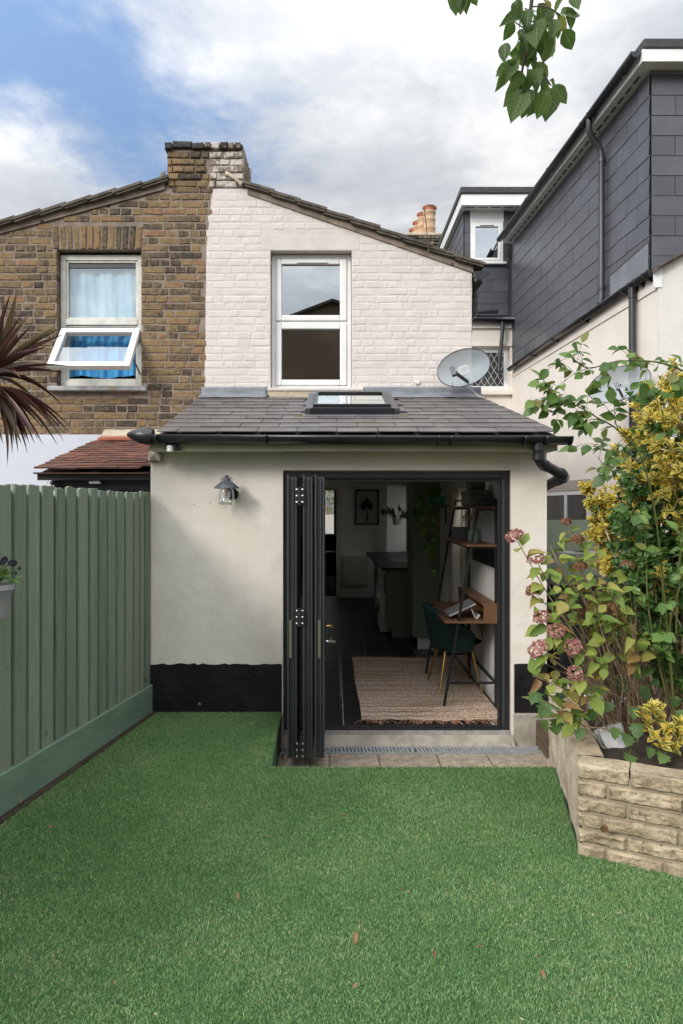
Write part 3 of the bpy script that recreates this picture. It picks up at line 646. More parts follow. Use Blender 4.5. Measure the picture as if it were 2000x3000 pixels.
MB().box(fx0 + .02, fx1 - .02, 7.4, 7.42, 2.87, 4.2).build('room_back', m_darkroom, w1)
MB().prism([(-2.90, 6.93, 2.800), (-2.90, 6.93, 2.845), (-2.90, 7.085, 2.868), (-2.90, 7.085, 2.800)], (1.0, 0, 0)).build('sill', m_sillpaint, bh, bevel=0.006)

# right house: cream painted brick
ph = thing('painted_house', 'cream painted brick rear of the middle terraced house with white window', 'house', (0, 7.0, 0))
PX0, PX1, PZ0, PZ1 = -0.637, 0.187, 2.80, 4.247
mw = MB(); yb = 7.0023
mw.prism([(XB(2.6) + .004, yb, 2.5), (PX0, yb, 2.5), (PX0, yb, 4.248), (XB(4.2) + .004, yb, 4.248)], (0, .25, 0))
mw.prism([(PX1, yb, 2.5), (1.418, yb, 2.5), (1.418, yb, zr(1.418) - .02), (PX1, yb, zr(PX1) - .02)], (0, .25, 0))
mw.box(PX0, PX1, yb, yb + .25, 2.5, PZ0)
mw.prism([(XB(4.2) + .004, yb, 4.248), (PX1, yb, 4.248), (PX1, yb, zr(PX1) - .02), (-0.89, yb, 4.88), (XB(4.9) + .004, yb, 4.88)], (0, .25, 0))
mw.build('wall', m_paintmortar, ph)
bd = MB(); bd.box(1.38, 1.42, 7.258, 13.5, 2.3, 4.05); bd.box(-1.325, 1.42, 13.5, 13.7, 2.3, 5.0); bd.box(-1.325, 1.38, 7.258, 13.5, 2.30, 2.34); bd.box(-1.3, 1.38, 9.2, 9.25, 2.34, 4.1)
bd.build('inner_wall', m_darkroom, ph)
def iv_p(z0, z1):
    lo = XB(z0) + rng.choice((0.0, 0.012)) ; hi = 1.424
    xm = -0.875 + (4.880 - z1 - 0.03) / 0.3515
    hi = min(hi, xm)
    if z1 > 4.88: return []
    cuts = []
    if z1 > PZ0 and z0 < 4.247: cuts.append((PX0, PX1))
    if z1 > 4.247 and z0 < 4.40: cuts.append((-0.72, 0.27))
    iv = [(lo, hi)]
    for a, b in cuts:
        nv = []
        for p, q in iv:
            if b <= p or a >= q: nv.append((p, q)); continue
            if a > p: nv.append((p, a))
            if b < q: nv.append((b, q))
        iv = nv
    return [(a, b) for a, b in iv if b > a]
place_bricks(lay(2.736, 4.96, CHS, iv_p, -1.3, 1.45), ph, 7.0, vs_p, vh_p, 0.009, 299, jit=0.0014, stuff_mat=m_paintbrick)
MB().box(-0.72, 0.27, 7.0, 7.0075, 4.252, 4.396).build('lintel', m_paintbrick, ph, bevel=0.003)
rl = MB(); rl.prism([(-0.875, 7.2, zr(-.875) - .01), (1.50, 7.2, zr(1.5) - .01), (1.50, 7.2, zr(1.5) - .05), (-0.875, 7.2, zr(-.875) - .05)], (0, 6.2, 0)); rf = rl.build('roof', m_conctile, ph)
verge(rf, (-0.90, 0, zr(-.90)), (1.50, 0, zr(1.50)), 9)
MB().prism([(-0.87, 6.985, zr(-.87) - .055), (1.43, 6.985, zr(1.43) - .055), (1.43, 6.985, zr(1.43) + .012), (-0.87, 6.985, zr(-.87) + .012)], (0, .2, 0)).build('verge_mortar', m_mortar, rf)
fw = MB(); fx0, fx1, fz0, fz1 = -0.633, 0.183, 2.835, 4.24
frame_rect(fw, fx0, fx1, fz0, fz1, 0.043, 7.10, 7.17); fw.box(fx0 + .043, fx1 - .043, 7.10, 7.17, 3.525, 3.548)
w2 = fw.build('window', m_upvc, ph, bevel=0.004)
for za, zb in ((fz0 + .044, 3.524), (3.549, fz1 - .044)):
    sm = MB(); frame_rect(sm, fx0 + .045, fx1 - .045, za, zb, 0.060, 7.085, 7.15); sm.build('sash', m_upvc, w2, bevel=0.010)
    MB().add([(fx0 + .105, 7.12, za + .06), (fx1 - .105, 7.12, za + .06), (fx1 - .105, 7.12, zb - .06), (fx0 + .105, 7.12, zb - .06)], [(0, 1, 2, 3)]).build('pane', g_win, w2)
MB().box(-0.37, -0.05, 7.072, 7.0845, 4.147, 4.162).build('vent', m_upvc, w2, bevel=0.003)
MB().box(PX0 - .03, PX1 + .12, 6.955, 7.10, 2.80, 2.832).build('sill', m_paintmortar, ph, bevel=0.008)
MB().box(-0.66, 0.29, 6.965, 7.0075, 2.69, 2.80).build('sill_base', m_smear, ph, bevel=0.006)
# shared chimney between the two houses
cs = thing('chimney_stack', 'old brick chimney stack, left half bare brown brick and right half peeling cream paint', 'chimney', (-1.3, 7.2, 4.6))
def ivc(side):
    def f(z0, z1):
        k = (z1 - 4.80) / 0.46
        lo = -1.70 + 0.015 * math.sin(k * 3); hi = -0.90 + 0.0 - 0.03 * max(0, k - .3)
        if z1 < 4.96: lo = -1.70; hi = -0.885
        mid = -1.262 + rng.uniform(-.01, .01)
        return [(lo, mid)] if side == 0 else [(mid, hi)]
    return f
MB().box(-1.695, -0.905, 7.01, 7.55, 4.80, 5.29).build('core', m_mortar, cs)
cb = lay(4.892, 5.285, CHS * 0.99, ivc(0), -1.75, -1.2); place_bricks(cb, cs, 6.99, vs_b, vh_b, 0.011, 300, 0.007)
vs_q = [(brick_mesh(.213, .066, .05, m_peel, .006, .011), .213, .066) for _ in range(4)]; vh_q = [(brick_mesh(.102, .066, .05, m_peel, .006, .011), .102, .066) for _ in range(4)]
cb = lay(4.892, 5.285, CHS * 0.99, ivc(1), -1.3, -0.8); place_bricks(cb, cs, 6.992, vs_q, vh_q, 0.009, 300, 0.006)
blk = mat('black_painted_brick', (0.022, 0.022, 0.024), (0.05, 0.045, 0.04), 0.8, 18, 0.7, 40, 0.01)
x = -1.725
for k, w in enumerate((0.088, 0.20, 0.125, 0.062, 0.095, 0.085, 0.062, 0.075)):
    me = brick_mesh(w - .01, .068, .12, blk if k < 3 else (m_darkbrick if k % 2 else m_peel), .006)
    inst('brick', me, cs, M4.Translation((x + w / 2, 6.972 + rng.uniform(-.006, .006), 5.312 + (0.012 if k == 1 else 0))) @ M4.Rotation(R(rng.uniform(-2, 2)), 4, 'Y')); x += w
MB().box(-1.70, -0.92, 7.0, 7.55, 5.285, 5.345).build('cap', m_darkbrick, cs, bevel=0.02)
MB().grid(lambda u, v: (-1.10 + .17 * u + .012 * v, 6.982 + .006 * mnoise.noise(V((u * 5, v * 5, 2))), 5.015 - .13 * u + .035 * v + .02 * math.sin(u * 3)), 8, 3).build('mortar_fillet', m_smear, cs, smooth=70, solid=.012)
MB().grid(lambda u, v: (-1.76 + .055 * u, 6.95 + .02 * u, 5.02 - .10 * v + .03 * u + .02 * v * v), 3, 4).build('lead_flap', m_lead, cs, smooth=60, solid=.004)
mb = MB()
for k in range(60):
    p = V((-0.895 + rng.gauss(0, .012), 7.05 + rng.uniform(0, .25), rng.uniform(4.95, 5.22))); mb.tube([p, p + V((rng.uniform(.0, .04), rng.uniform(-.02, .02), rng.uniform(-.05, .03)))], .0022, 3)
mb.build('dry_moss', m_bark, cs, kind='stuff')
# paintwork gutter end and pipes at the right eaves
gb = MB(); gutter(gb, (1.495, 6.88, 3.99), (1.495, 12.9, 3.99), 0.068, V((1, 0, 0))); pg = gb.build('gutter', m_gutter, ph, smooth=50, solid=.005)
MB().prism([(1.495 + .078 * math.cos(R(a)), 6.865, 3.99 + .09 * math.sin(R(a))) for a in range(180, 361, 15)], (0, .05, 0)).build('gutter_end', m_gutter, pg)
dpm = MB(); dpm.tube([(1.487, 7.25, 4.0), (1.487, 7.25, 3.70), (1.475, 7.25, 3.665), (1.435, 7.25, 3.60), (1.43, 7.25, 3.35)], 0.040, 12); pz = dpm.build('downpipe', m_gutter, ph, smooth=50)
for zz in (3.86, 3.78, 3.70): MB().tube([(1.487, 7.25, zz), (1.487, 7.25, zz - .03)], .046, 12).build('collar', m_gutter, pz, smooth=50)
MB().box(1.425, 1.44, 7.18, 7.3, 3.72, 3.80).build('pipe_bracket', m_gutter, pz)
# rod on the verge
tag(MB().tube([P(1254, 748, 6.9), P(1247, 660, 6.9), P(1240, 606, 6.9)], .0055, 6).build('aerial_rod', m_oldwood), 'thin tan rod standing up from the cream house roof verge', 'rod')
# ------------------------------------------------------------------ slate clad house on the right
sh = thing('slate_house', 'tall pale rendered house on the right, its upper storey clad in dark grey slates', 'house', (4.0, 8.6, 0))
WXs = lambda y, off=0.0: 3.99 - 0.045 * (y - 8.6) - off
ws = MB()
ws.prism([(WXs(8.3, .05), 8.3, -.4), (WXs(14.16, .05), 14.16, -.4), (WXs(14.16, .05) + .3, 14.16, -.4), (WXs(8.3, .05) + .3, 8.3, -.4)], (0, 0, 4.90))
side = ws.build('wall', m_h3render, sh)
MB().prism([(3.952, 8.296, -.4), (7.2, 8.296, -.4), (7.2, 8.296, 4.47 + .585 * 2.0), (5.9, 8.296, 4.47 + .585 * 2.0 - .02), (3.952, 8.296, 4.50)], (0, 0.28, 0)).build('gable_wall', m_gable, sh)
MB().prism([(3.885, 8.285, 4.28), (3.99, 8.285, 4.28), (3.99, 8.285, 4.56), (3.885, 8.285, 4.50)], (0, .012, 0)).build('corner_box', m_upvc, sh)
# verge of the low gable roof
vm = MB(); vm.prism([(3.87, 8.22, 4.452), (5.9, 8.22, 4.452 + 1.19), (5.9, 8.22, 4.49 + 1.19), (3.87, 8.22, 4.49)], (0, .45, 0)); vr = vm.build('gable_roof', m_conctile, sh)
for k in range(6):
    c = V((3.93 + k * .30, 8.215, 4.515 + k * .176)); MB().obox(c + V((.14, .2, .082)), V((.17, 0, .094)), V((0, .21, 0)), V((-.008, 0, .014))).build('verge_tile', m_conctile, vr, bevel=.004)
# slates of the side wall
zb, zt = 4.50, 7.16
core = MB(); core.prism([(WXs(8.6) + .012, 8.612, 4.4), (WXs(14.3) + .012, 14.3, 4.4), (WXs(14.3) + .25, 14.3, 4.4), (WXs(8.6) + .25, 8.612, 4.4)], (0, 0, 2.78)); core.box(WXs(8.6) + .012, 7.2, 8.612, 8.85, 4.4, 7.18)
cl = core.build('cladding', m_slatedark, sh)
wdir = V((-0.045, 1, 0)).normalized(); wn = V((-wdir.y, wdir.x, 0))
ss_me = mesh_of(MB().box(-0.5, 0.5, -0.009, 0.0, 0, 1), m_slatedark)
def hslate(parent, o, d, n, a, b, z0, z1, back=0.004):
    w = b - a - .007; L = z1 - z0 + .02
    t = V((0, 0, 1)); tilt = 0.014 + rng.uniform(0, .003)
    up = (t * L - n * tilt).normalized()
    c = o + d * ((a + b) / 2) + n * (back + tilt); c.z = z0 + rng.uniform(-.0015, .0015)
    mt = M4(((d.x * w, -n.x, up.x * L, c.x), (d.y * w, -n.y, up.y * L, c.y), (d.z * w, -n.z, up.z * L, c.z), (0, 0, 0, 1)))
    inst('slate', ss_me, parent, mt)
exs = 0.252
def clad(parent, o, d, n, length, z0, rows, first_half=0, cut=None, wid=0.6, back=0.004):
    for i in range(rows):
        x = -(0.3 if (i + first_half) % 2 else 0.0)
        while x < length:
            a, b = max(x, 0), min(x + wid, length)
            if b - a > .03:
                if cut is None: hslate(parent, o, d, n, a, b, z0 + i * exs, min(z0 + (i + 1) * exs, 99), back)
                else:
                    for p, q in cut(a, b, z0 + i * exs): hslate(parent, o, d, n, p, q, z0 + i * exs, z0 + (i + 1) * exs, back)
            x += wid
clad(cl, V((WXs(8.6) + .006, 8.6, 0)), wdir, wn, 5.56, zb + .02, 10)
clad(cl, V((WXs(8.6) + .006, 8.606, 0)), V((1, 0, 0)), V((0, -1, 0)), 3.2, zb + .02, 10, 1)
MB().box(WXs(8.6) - .008, 7.2, 8.575, 8.60, zt - .11, zt + .01).build('lead_strip', m_lead, sh)
lf = MB(); q0 = V((WXs(8.6, .03), 8.59, 0)); q1 = q0 + wdir * 1.05
lf.prism([(q0.x, q0.y, 4.52), (q1.x, q1.y, 4.52), (q1.x, q1.y, 4.86), (q0.x, q0.y, 4.93)], tuple(wn * .008)); lf.build('lead_flashing', m_lead, sh)
lf = MB(); lf.bar(q0 + V((0, 0, 4.95)) + wn * .004, q1 + V((0, 0, 4.88)) + wn * .004, .014, .03); lf.build('flashing_trim', m_alugrey, sh)
# eaves board, soffit, roof edge
def along(mb, y0, y1, off0, off1, z0, z1):
    mb.prism([(WXs(y0, off0), y0, z0), (WXs(y1, off0), y1, z0), (WXs(y1, off1), y1, z0), (WXs(y0, off1), y0, z0)], (0, 0, z1 - z0)); return mb
along(MB(), 8.40, 14.25, .185, .205, 7.085, 7.235).build('fascia', m_upvc, sh)
along(MB(), 8.622, 14.25, -.02, .184, 7.10, 7.115).build('soffit', m_upvc, sh)
MB().box(WXs(8.40, .205), 7.4, 8.38, 8.398, 7.085, 7.235).build('front_fascia', m_upvc, sh)
MB().box(WXs(8.40, .18), 7.4, 8.40, 8.62, 7.10, 7.114).build('front_soffit', m_upvc, sh)
for k in range(25):
    y = 8.70 + k * .22; along(MB(), y, y + .15, .07, .10, 7.0945, 7.0995).build('soffit_vent', m_alugrey, sh)
rfm = MB(); along(rfm, 8.36, 14.3, -3.4, .20, 7.237, 7.36); rfm.build('flat_roof', m_felt, sh, bevel=.02)
def gline(y, off, z): return (WXs(y, off), y, z)
g1 = gutter(MB(), gline(8.42, .275, 7.22), gline(14.25, .275, 7.19), .062, V((-1, 0, 0))).build('gutter', m_gutter, sh, smooth=50, solid=.005)
MB().prism([(WXs(8.41, .275) - .066 * math.cos(R(a)), 8.40, 7.22 + .07 * math.sin(R(a))) for a in range(180, 361, 15)], (0, .04, 0)).build('gutter_end', m_gutter, g1)
for y in (8.75, 9.7, 9.95, 11.3, 12.4, 13.5): strap(gline(y, .275, 7.212), wdir, .068, .02, m_gutter, g1, (-1, 0, 0))
g2 = gutter(MB(), gline(8.32, .13, 4.50), gline(14.0, .13, 4.44), .06, V((-1, 0, 0))).build('gutter', m_gutter, sh, smooth=50, solid=.005)
MB().prism([(WXs(8.31, .13) - .064 * math.cos(R(a)), 8.30, 4.50 + .07 * math.sin(R(a))) for a in range(180, 361, 15)], (0, .04, 0)).build('gutter_end', m_gutter, g2)
for y in (8.42, 8.62, 8.78, 9.0, 10.3, 11.5, 12.6, 13.5):
    strap(gline(y, .13, 4.497 - (y - 8.3) * .0105), wdir, .066, .018, m_gutter, g2, (-1, 0, 0))
    MB().obox(gline(y, .075, 4.42), wdir * .02, V((.03, 0, 0)), V((0, 0, .03))).build('bracket_arm', m_gutter, g2)
along(MB(), 8.34, 14.0, .051, .066, 4.27, 4.46).build('lower_fascia', m_h3render, sh)
# rain pipes
y1 = 9.78
dpm = MB(); dpm.tube([gline(y1, .275, 7.17), gline(y1, .275, 7.0), gline(y1 + .02, .24, 6.93), gline(y1 + .05, .11, 6.80), gline(y1 + .05, .075, 6.70), gline(y1 + .05, .075, 4.62), gline(y1 + .02, .11, 4.52)], .043, 12)
pz = dpm.build('downpipe', m_pipe, sh, smooth=50)
for zz in (6.62, 4.78): MB().tube([gline(y1 + .05, .075, zz), gline(y1 + .05, .075, zz - .05)], .05, 12).build('pipe_clip', m_pipe, pz, smooth=50)
y2 = 8.80
dpm = MB(); dpm.tube([gline(y2, .13, 4.44), gline(y2, .12, 1.2)], .045, 12); pz = dpm.build('downpipe', m_pipe, sh, smooth=50)
MB().tube([gline(y2, .13, 4.42), gline(y2, .13, 4.30)], .054, 12).build('collar', m_gutter, pz, smooth=50)
# low window on the side wall
a, b = 10.28, 12.4; off = .055
def sidebox(mb, ya, yb2, za, zb2, o0, o1):
    mb.prism([(WXs(ya, o0), ya, za), (WXs(yb2, o0), yb2, za), (WXs(yb2, o1), yb2, za), (WXs(ya, o1), ya, za)], (0, 0, zb2 - za)); return mb
mb = MB(); sidebox(mb, a, a + .05, .9, 1.86, off, off + .03); sidebox(mb, a + .85, a + .93, .9, 1.86, off, off + .03); sidebox(mb, b - .06, b, .9, 1.86, off, off + .03); sidebox(mb, a + .05, a + .85, 1.80, 1.86, off, off + .03); sidebox(mb, a + .93, b - .06, 1.80, 1.86, off, off + .03); sidebox(mb, a + .05, b - .06, .84, .9, off, off + .03)
w3 = mb.build('window', m_upvc, sh)
mb = MB(); sidebox(mb, a + .05, a + .85, .9, 1.80, off, off + .010); sidebox(mb, a + .93, b - .06, .9, 1.80, off, off + .010); mb.build('pane', mat('dark_pane', (0.02, 0.022, 0.024), (0.05, 0.055, 0.055), 0.15, 3, spec=0.35, stretch=(1, 3, .2)), w3)
mb = MB(); sidebox(mb, a - .03, b + .1, 1.865, 2.03, off - .003, off + .035); mb.build('lintel', mat('pinkish_grey_lintel', (0.40, 0.345, 0.31), None, 0.8), w3)
# back wall with leaded window, set far back
YB = 14.16
bw = MB(); X0b = 0.8; lx0, lx1, lz0, lz1 = 2.30, 3.66, 4.02, 4.92
bw.box(X0b, lx0, YB, YB + .3, -.4, 5.48); bw.box(lx1, WXs(YB, .05) + .02, YB, YB + .3, -.4, 5.48); bw.box(lx0, lx1, YB, YB + .3, -.4, lz0); bw.box(lx0, lx1, YB, YB + .3, lz1, 5.48)
bw.build('back_wall', m_h3render, sh)
mb = MB(); frame_rect(mb, lx0, lx1, lz0, lz1, .10, YB + .09, YB + .16); w4 = mb.build('window', m_upvc, sh, bevel=.006)
MB().box(lx0 + .1, lx1 - .1, YB + .12, YB + .13, lz0 + .1, lz1 - .1).build('pane', mat('leaded_pane', (0.035, 0.035, 0.037), (0.06, 0.06, 0.06), 0.25, 6, spec=0.6), w4)
ld = MB(); zA, zB = lz0 + .1, lz1 - .1; h = zB - zA
k = -12
while k < 26:
    xb = lx1 - .1 - k * .135
    for s_ in (-1, 1):
        p = V((xb, YB + .112, zA)); q = V((xb + s_ * h * .60, YB + .112, zB))
        # clip to the pane in x
        def cx(p, q, X):
            t = (X - p.x) / (q.x - p.x); return p.lerp(q, t)
        a0, b0 = (p, q) if p.x < q.x else (q, p)
        if b0.x <= lx0 + .1 or a0.x >= lx1 - .1: continue
        if a0.x < lx0 + .1: a0 = cx(p, q, lx0 + .1)
        if b0.x > lx1 - .1: b0 = cx(p, q, lx1 - .1)
        if (b0 - a0).length > .05: ld.bar(a0, b0, .016, .008)
    k += 1
ld.build('lead_lattice', mat('light_lead', (0.5, 0.5, 0.5), None, 0.5), w4)
MB().box(lx0 - .1, lx1 + .11, YB - .09, YB - .001, lz0 - .10, lz0 - .02).build('sill', m_h3render, w4)
MB().box(lx0 - .02, lx1 + .03, YB - .03, YB - .001, lz1 + .01, lz1 + .05).build('hood_mould', m_h3render, w4)
lr = MB(); lr.prism([(X0b, YB - .14, 5.50), (X0b, YB + .45, 5.66), (X0b, YB + .45, 5.62), (X0b, YB - .14, 5.46)], (2.93, 0, 0)); lr.build('lead_roof', m_lead, sh)
MB().box(X0b, WXs(YB, .06), YB - .06, YB - .001, 5.30, 5.455).build('back_fascia', m_h3render, sh)
g3 = gutter(MB(), (X0b, YB - .14, 5.50), (3.70, YB - .14, 5.44), .06, V((0, -1, 0))).build('gutter', m_gutter, sh, smooth=50, solid=.005)
dpm = MB(); dpm.tube([(3.47, YB - .14, 5.42), (3.47, YB - .14, 5.2), (3.42, YB - .12, 4.62), (3.40, YB - .10, 4.40), (3.43, YB - .16, 4.36)], .04, 12); dpm.build('downpipe', m_pipe, sh, smooth=50)
dpm = MB(); dpm.tube([P(1385, 915, 13.9), P(1456, 912, 13.9)], .045, 10); dpm.build('overflow_pipe', m_gutter, sh, smooth=50)
# slate clad back dormer
YD = 14.5; dx0 = (1358 - CX) / F * YD
dm = MB(); dm.box(dx0 + .012, WXs(YD) + .3, YD + .012, YD + .3, 5.6, 7.9); dm.box(dx0 + .012, dx0 + .25, YD + .3, YD + 5, 4.8, 7.9); dc = dm.build('dormer', m_slatedark, sh)
wx0, wx1 = (1376 - CX) / F * YD, (1471 - CX) / F * YD; wz0, wz1 = CH + (1480 - 771) / F * YD, CH + (1480 - 652) / F * YD
def cutd(a, b, z):
    A, B = dx0 + a, dx0 + b; out = []
    if z + exs > wz0 + .06 and z < wz1 + .25:
        if A < wx0: out.append((A, min(B, wx0)))
        if B > wx1: out.append((max(A, wx1), B))
    else: out = [(A, B)]
    return [(p - dx0, q - dx0) for p, q in out if q - p > .03]
clad(dc, V((dx0, YD + .006, 0)), V((1, 0, 0)), V((0, -1, 0)), WXs(YD) - dx0 - .005, 5.66, 9, 0, cutd)
clad(dc, V((dx0 + .006, YD + .006, 0)), V((0, 1, 0)), V((-1, 0, 0)), 3.0, 5.66, 9, 1)
mb = MB(); frame_rect(mb, wx0, wx1, wz0, wz1, .05, YD - .03, YD + .05); frame_rect(mb, wx0 + .052, wx1 - .052, wz0 + .052, wz1 - .052, .05, YD - .045, YD + .04); w5 = mb.build('window', m_upvc, sh, bevel=.006)
MB().box(wx0 + .1, wx1 - .1, YD - .01, YD, wz0 + .1, wz1 - .1).build('pane', g_win, w5)
MB().box(wx0 + .1, wx1 - .1, YD + .04, YD + .045, wz0 + .1, wz1 - .1).build('blind', mat('pale_blind', (0.40, 0.43, 0.43), None, 0.8), w5)
MB().box(wx0 + .2, wx1 - .2, YD - .052, YD - .046, wz1 - .09, wz1 - .075).build('vent', m_alugrey, w5)
MB().box(wx0 - .03, wx1 + .05, YD - .10, YD - .031, wz0 - .04, wz0 - .002).build('sill', m_upvc, w5)
MB().box(wx0 - .01, wx1 + .01, YD - .03, YD + .01, wz1 + .004, wz1 + .26).build('head_panel', m_upvc, w5)
zf0, zf1 = 7.87, 8.10
fx = (1350 - CX) / F * 14.2
MB().box(fx, 6.0, 14.18, 14.2, zf0, zf1).build('dormer_fascia', m_upvc, sh)
MB().box(fx, fx + .02, 14.2, 19.5, zf0, zf1).build('dormer_fascia', m_upvc, sh)
MB().box(fx + .02, 6.0, 14.2, 14.62, zf0 + .01, zf0 + .03).build('dormer_soffit', m_upvc, sh)
MB().box(fx + .02, fx + .14, 14.62, 19.5, zf0 + .01, zf0 + .03).build('dormer_soffit', m_upvc, sh)
for k in range(5): MB().box(fx + .1 + k * .27, fx + .3 + k * .27, 14.30, 14.33, zf0 + .005, zf0 + .0095).build('soffit_vent', m_alugrey, sh)
MB().box(fx - .03, 6.2, 14.14, 19.6, zf1 + .002, zf1 + .14).build('dormer_roof', m_felt, sh, bevel=.02)

# ------------------------------------------------------------------ far chimney with four pots
fc = thing('chimney_stack', 'far sooty brick chimney stack with four buff clay pots in a row', 'chimney', (2.4, 18.5, 8.0))
bl = P(1187, 752, 18); tr_ = P(1292, 690, 18)
MB().box(bl.x + .02, tr_.x - .02, 18.02, 20.5, bl.z - 1.5, tr_.z).build('core', m_mortar, fc)
vs_f = [(brick_mesh(.213, .064, .09, m_darkbrick, .006), .213, .064) for _ in range(3)]; vh_f = [(brick_mesh(.102, .064, .09, m_darkbrick, .006), .102, .064) for _ in range(3)]
for row in range(8):
    x = bl.x + (0.05 if row > 2 else 0.0); z = tr_.z - .05 - row * .078; xe = tr_.x - (0.05 if row > 2 else 0)
    k = row
    while x < xe - .06:
        L = .22 if k % 2 else .11; me, bw_, bh_ = rng.choice(vs_f if L > .2 else vh_f)
        inst('brick', me, fc, M4.Translation((x + L / 2, 18.0 - (.03 if row < 3 else 0), z))); x += L; k += 1
MB().box(bl.x - .01, tr_.x + .01, 17.96, 20.5, tr_.z - .008, tr_.z + .07).build('capping', m_smear, fc, bevel=.02)
for xx, yy, r, yt in ((1256, 18.3, .155, 605), (1238, 18.8, .15, 625), (1225, 19.4, .15, 650), (1214, 20.0, .15, 671)):
    b0 = P(xx, 690, yy); zt_ = P(xx, yt, yy).z; z0 = tr_.z + .05; hh = zt_ - z0 - .13; c = (b0.x, yy, z0)
    p = MB(); p.lathe([(r * .95, 0), (r, hh * .3), (r * 1.07, hh * .32), (r * 1.07, hh * .36), (r, hh * .38), (r, hh * .62), (r * 1.07, hh * .64), (r * 1.07, hh * .68), (r, hh * .70), (r * .98, hh * .86), (r * 1.12, hh * .9), (r * 1.12, hh * .97), (r * .9, hh)], c, 20)
    o = p.build('chimney_pot', m_pot, fc, smooth=40)
    q = MB(); q.lathe([(r * .85, hh), (r * .9, hh + .10), (r * 1.0, hh + .12)], c, 16); q.tube([(b0.x - r * 1.15, yy, zt_ - .035), (b0.x + r * 1.25, yy, zt_ - .035)], .05, 10)
    q.build('cowl', m_terracotta, o, smooth=40)

# ------------------------------------------------------------------ neighbour's tiled lean-to
lt = thing('lean_to', 'low lean-to with old red clay tiles and black board front left of the extension', 'lean-to', (-1.9, 6.2, 1.7))
e0 = V((0, 5.47, 1.905)); e1 = V((0, 6.955, 2.285)); dd = (e1 - e0); LL = dd.length; dd.normalize(); nn = V((0, -dd.z, dd.y))
MB().prism([(-2.37, e0.y + .01, e0.z - .02), (-1.47, e0.y + .01, e0.z - .02), (-1.47, e1.y, e1.z - .02), (-2.37, e1.y, e1.z - .02)], (0, 0, -.05)).build('roof_deck', m_black, lt)
rt_me = mesh_of(MB().box(-0.082, 0.082, 0, .25, 0, .013), m_tile)
for i in range(14):
    s = i * .108 - .02
    if s + .2 > LL: break
    n = 6
    for k in range(7):
        x = -2.385 + .0835 + k * .168 - (0.084 if i % 2 else 0) + rng.uniform(-.004, .004)
        if x > -1.50: continue
        sxc = 1.0
        if x + .085 > -1.457: sxc = (-1.457 - x + .083) / .166; x = -1.457 - .083 * sxc
        if x - .083 < -2.42: x = -2.345; sxc = .5
        p = e0 + dd * (s + rng.uniform(-.006, .006)) + nn * (.022 + rng.uniform(0, .006))
        lift = R(-4.2 + rng.uniform(-.8, .8)) + math.asin(dd.z)
        inst('tile', rt_me, lt, M4.Translation((x, p.y, p.z)) @ M4.Rotation(lift, 4, 'X') @ M4.Rotation(R(rng.uniform(-1.2, 1.2)), 4, 'Y') @ M4.Diagonal((sxc, 1, 1, 1)))
for k in range(5): MB().box(-2.385 + k * .184, -2.385 + k * .184 + .18, 5.44, 5.6, 1.885, 1.897).build('under_tile', m_tile, lt)
MB().obox((-2.12, 6.83, 2.31), (.20, 0, 0), tuple(dd * .09), tuple(nn * .012)).build('ridge_tile', m_terracotta, lt)
MB().grid(lambda u, v: (-2.32 + u * .88, 6.955 - .10 * v, 2.40 - .08 * v + .008 * mnoise.noise(V((u * 9, v * 4, 0)))), 14, 4).build('mortar_flashing', m_smear, lt, smooth=70, solid=.02)
MB().box(-2.27, -1.462, 5.56, 5.585, 1.755, 1.88).build('fascia', m_black, lt)
MB().box(-2.20, -1.47, 5.70, 5.75, -.4, 1.76).build('wall', m_oldwood, lt)
for x in (-2.2, -1.90, -1.62): MB().box(x, x + .05, 5.60, 5.70, -.4, 1.755).build('post', m_oldwood, lt)
c = P(285, 1398, 5.55)
sl_ = thing('solar_light', 'small grey solar wall light on the black board under the red tiled roof', 'light', c)
mb = MB(); mb.prism([c + V((-.04, 0, .045)), c + V((.02, 0, .045)), c + V((.035, 0, -.03)), c + V((-.048, 0, -.03))], (0, -.03, 0)); mb.build('case', m_lead, sl_, bevel=.004)
MB().prism([c + V((-.028, -.032, .04)), c + V((.012, -.032, .04)), c + V((.018, -.04, -.008)), c + V((-.03, -.04, -.008))], (0, -.003, 0)).build('solar_panel', mat('solar_cell', (0.60, 0.70, 0.66), None, 0.3), sl_)
MB().box(c.x - .05, c.x + .038, c.y - .05, c.y, c.z - .055, c.z - .031).build('lens', m_whitebag, sl_, bevel=.006)
c = P(150, 1428, 5.5)
bf = thing('hanging_feeder', 'white hanging bird feeder on a cord under the red tiled roof', 'bird feeder', c)
mb = MB(); mb.tube([c + V((.0, 0, .115)), c + V((-.05, 0, -.03))], .002, 4); mb.tube([c + V((.0, 0, .115)), c + V((.045, 0, -.03))], .002, 4); mb.build('cord', m_galv, bf)
MB().lathe([(.0, -.1), (.035, -.095), (.038, 0), (.02, .03), (.012, .04)], c + V((-.01, -.01, -.01)), 14, axis=(.45, 0, 1)).build('bottle', m_whitebag, bf, smooth=40)
MB().lathe([(.014, 0), (.02, .005), (.016, .03), (.0, .035)], c + V((.012, -.01, .024)), 12, axis=(.45, 0, 1)).build('cap', m_black, bf, smooth=40)

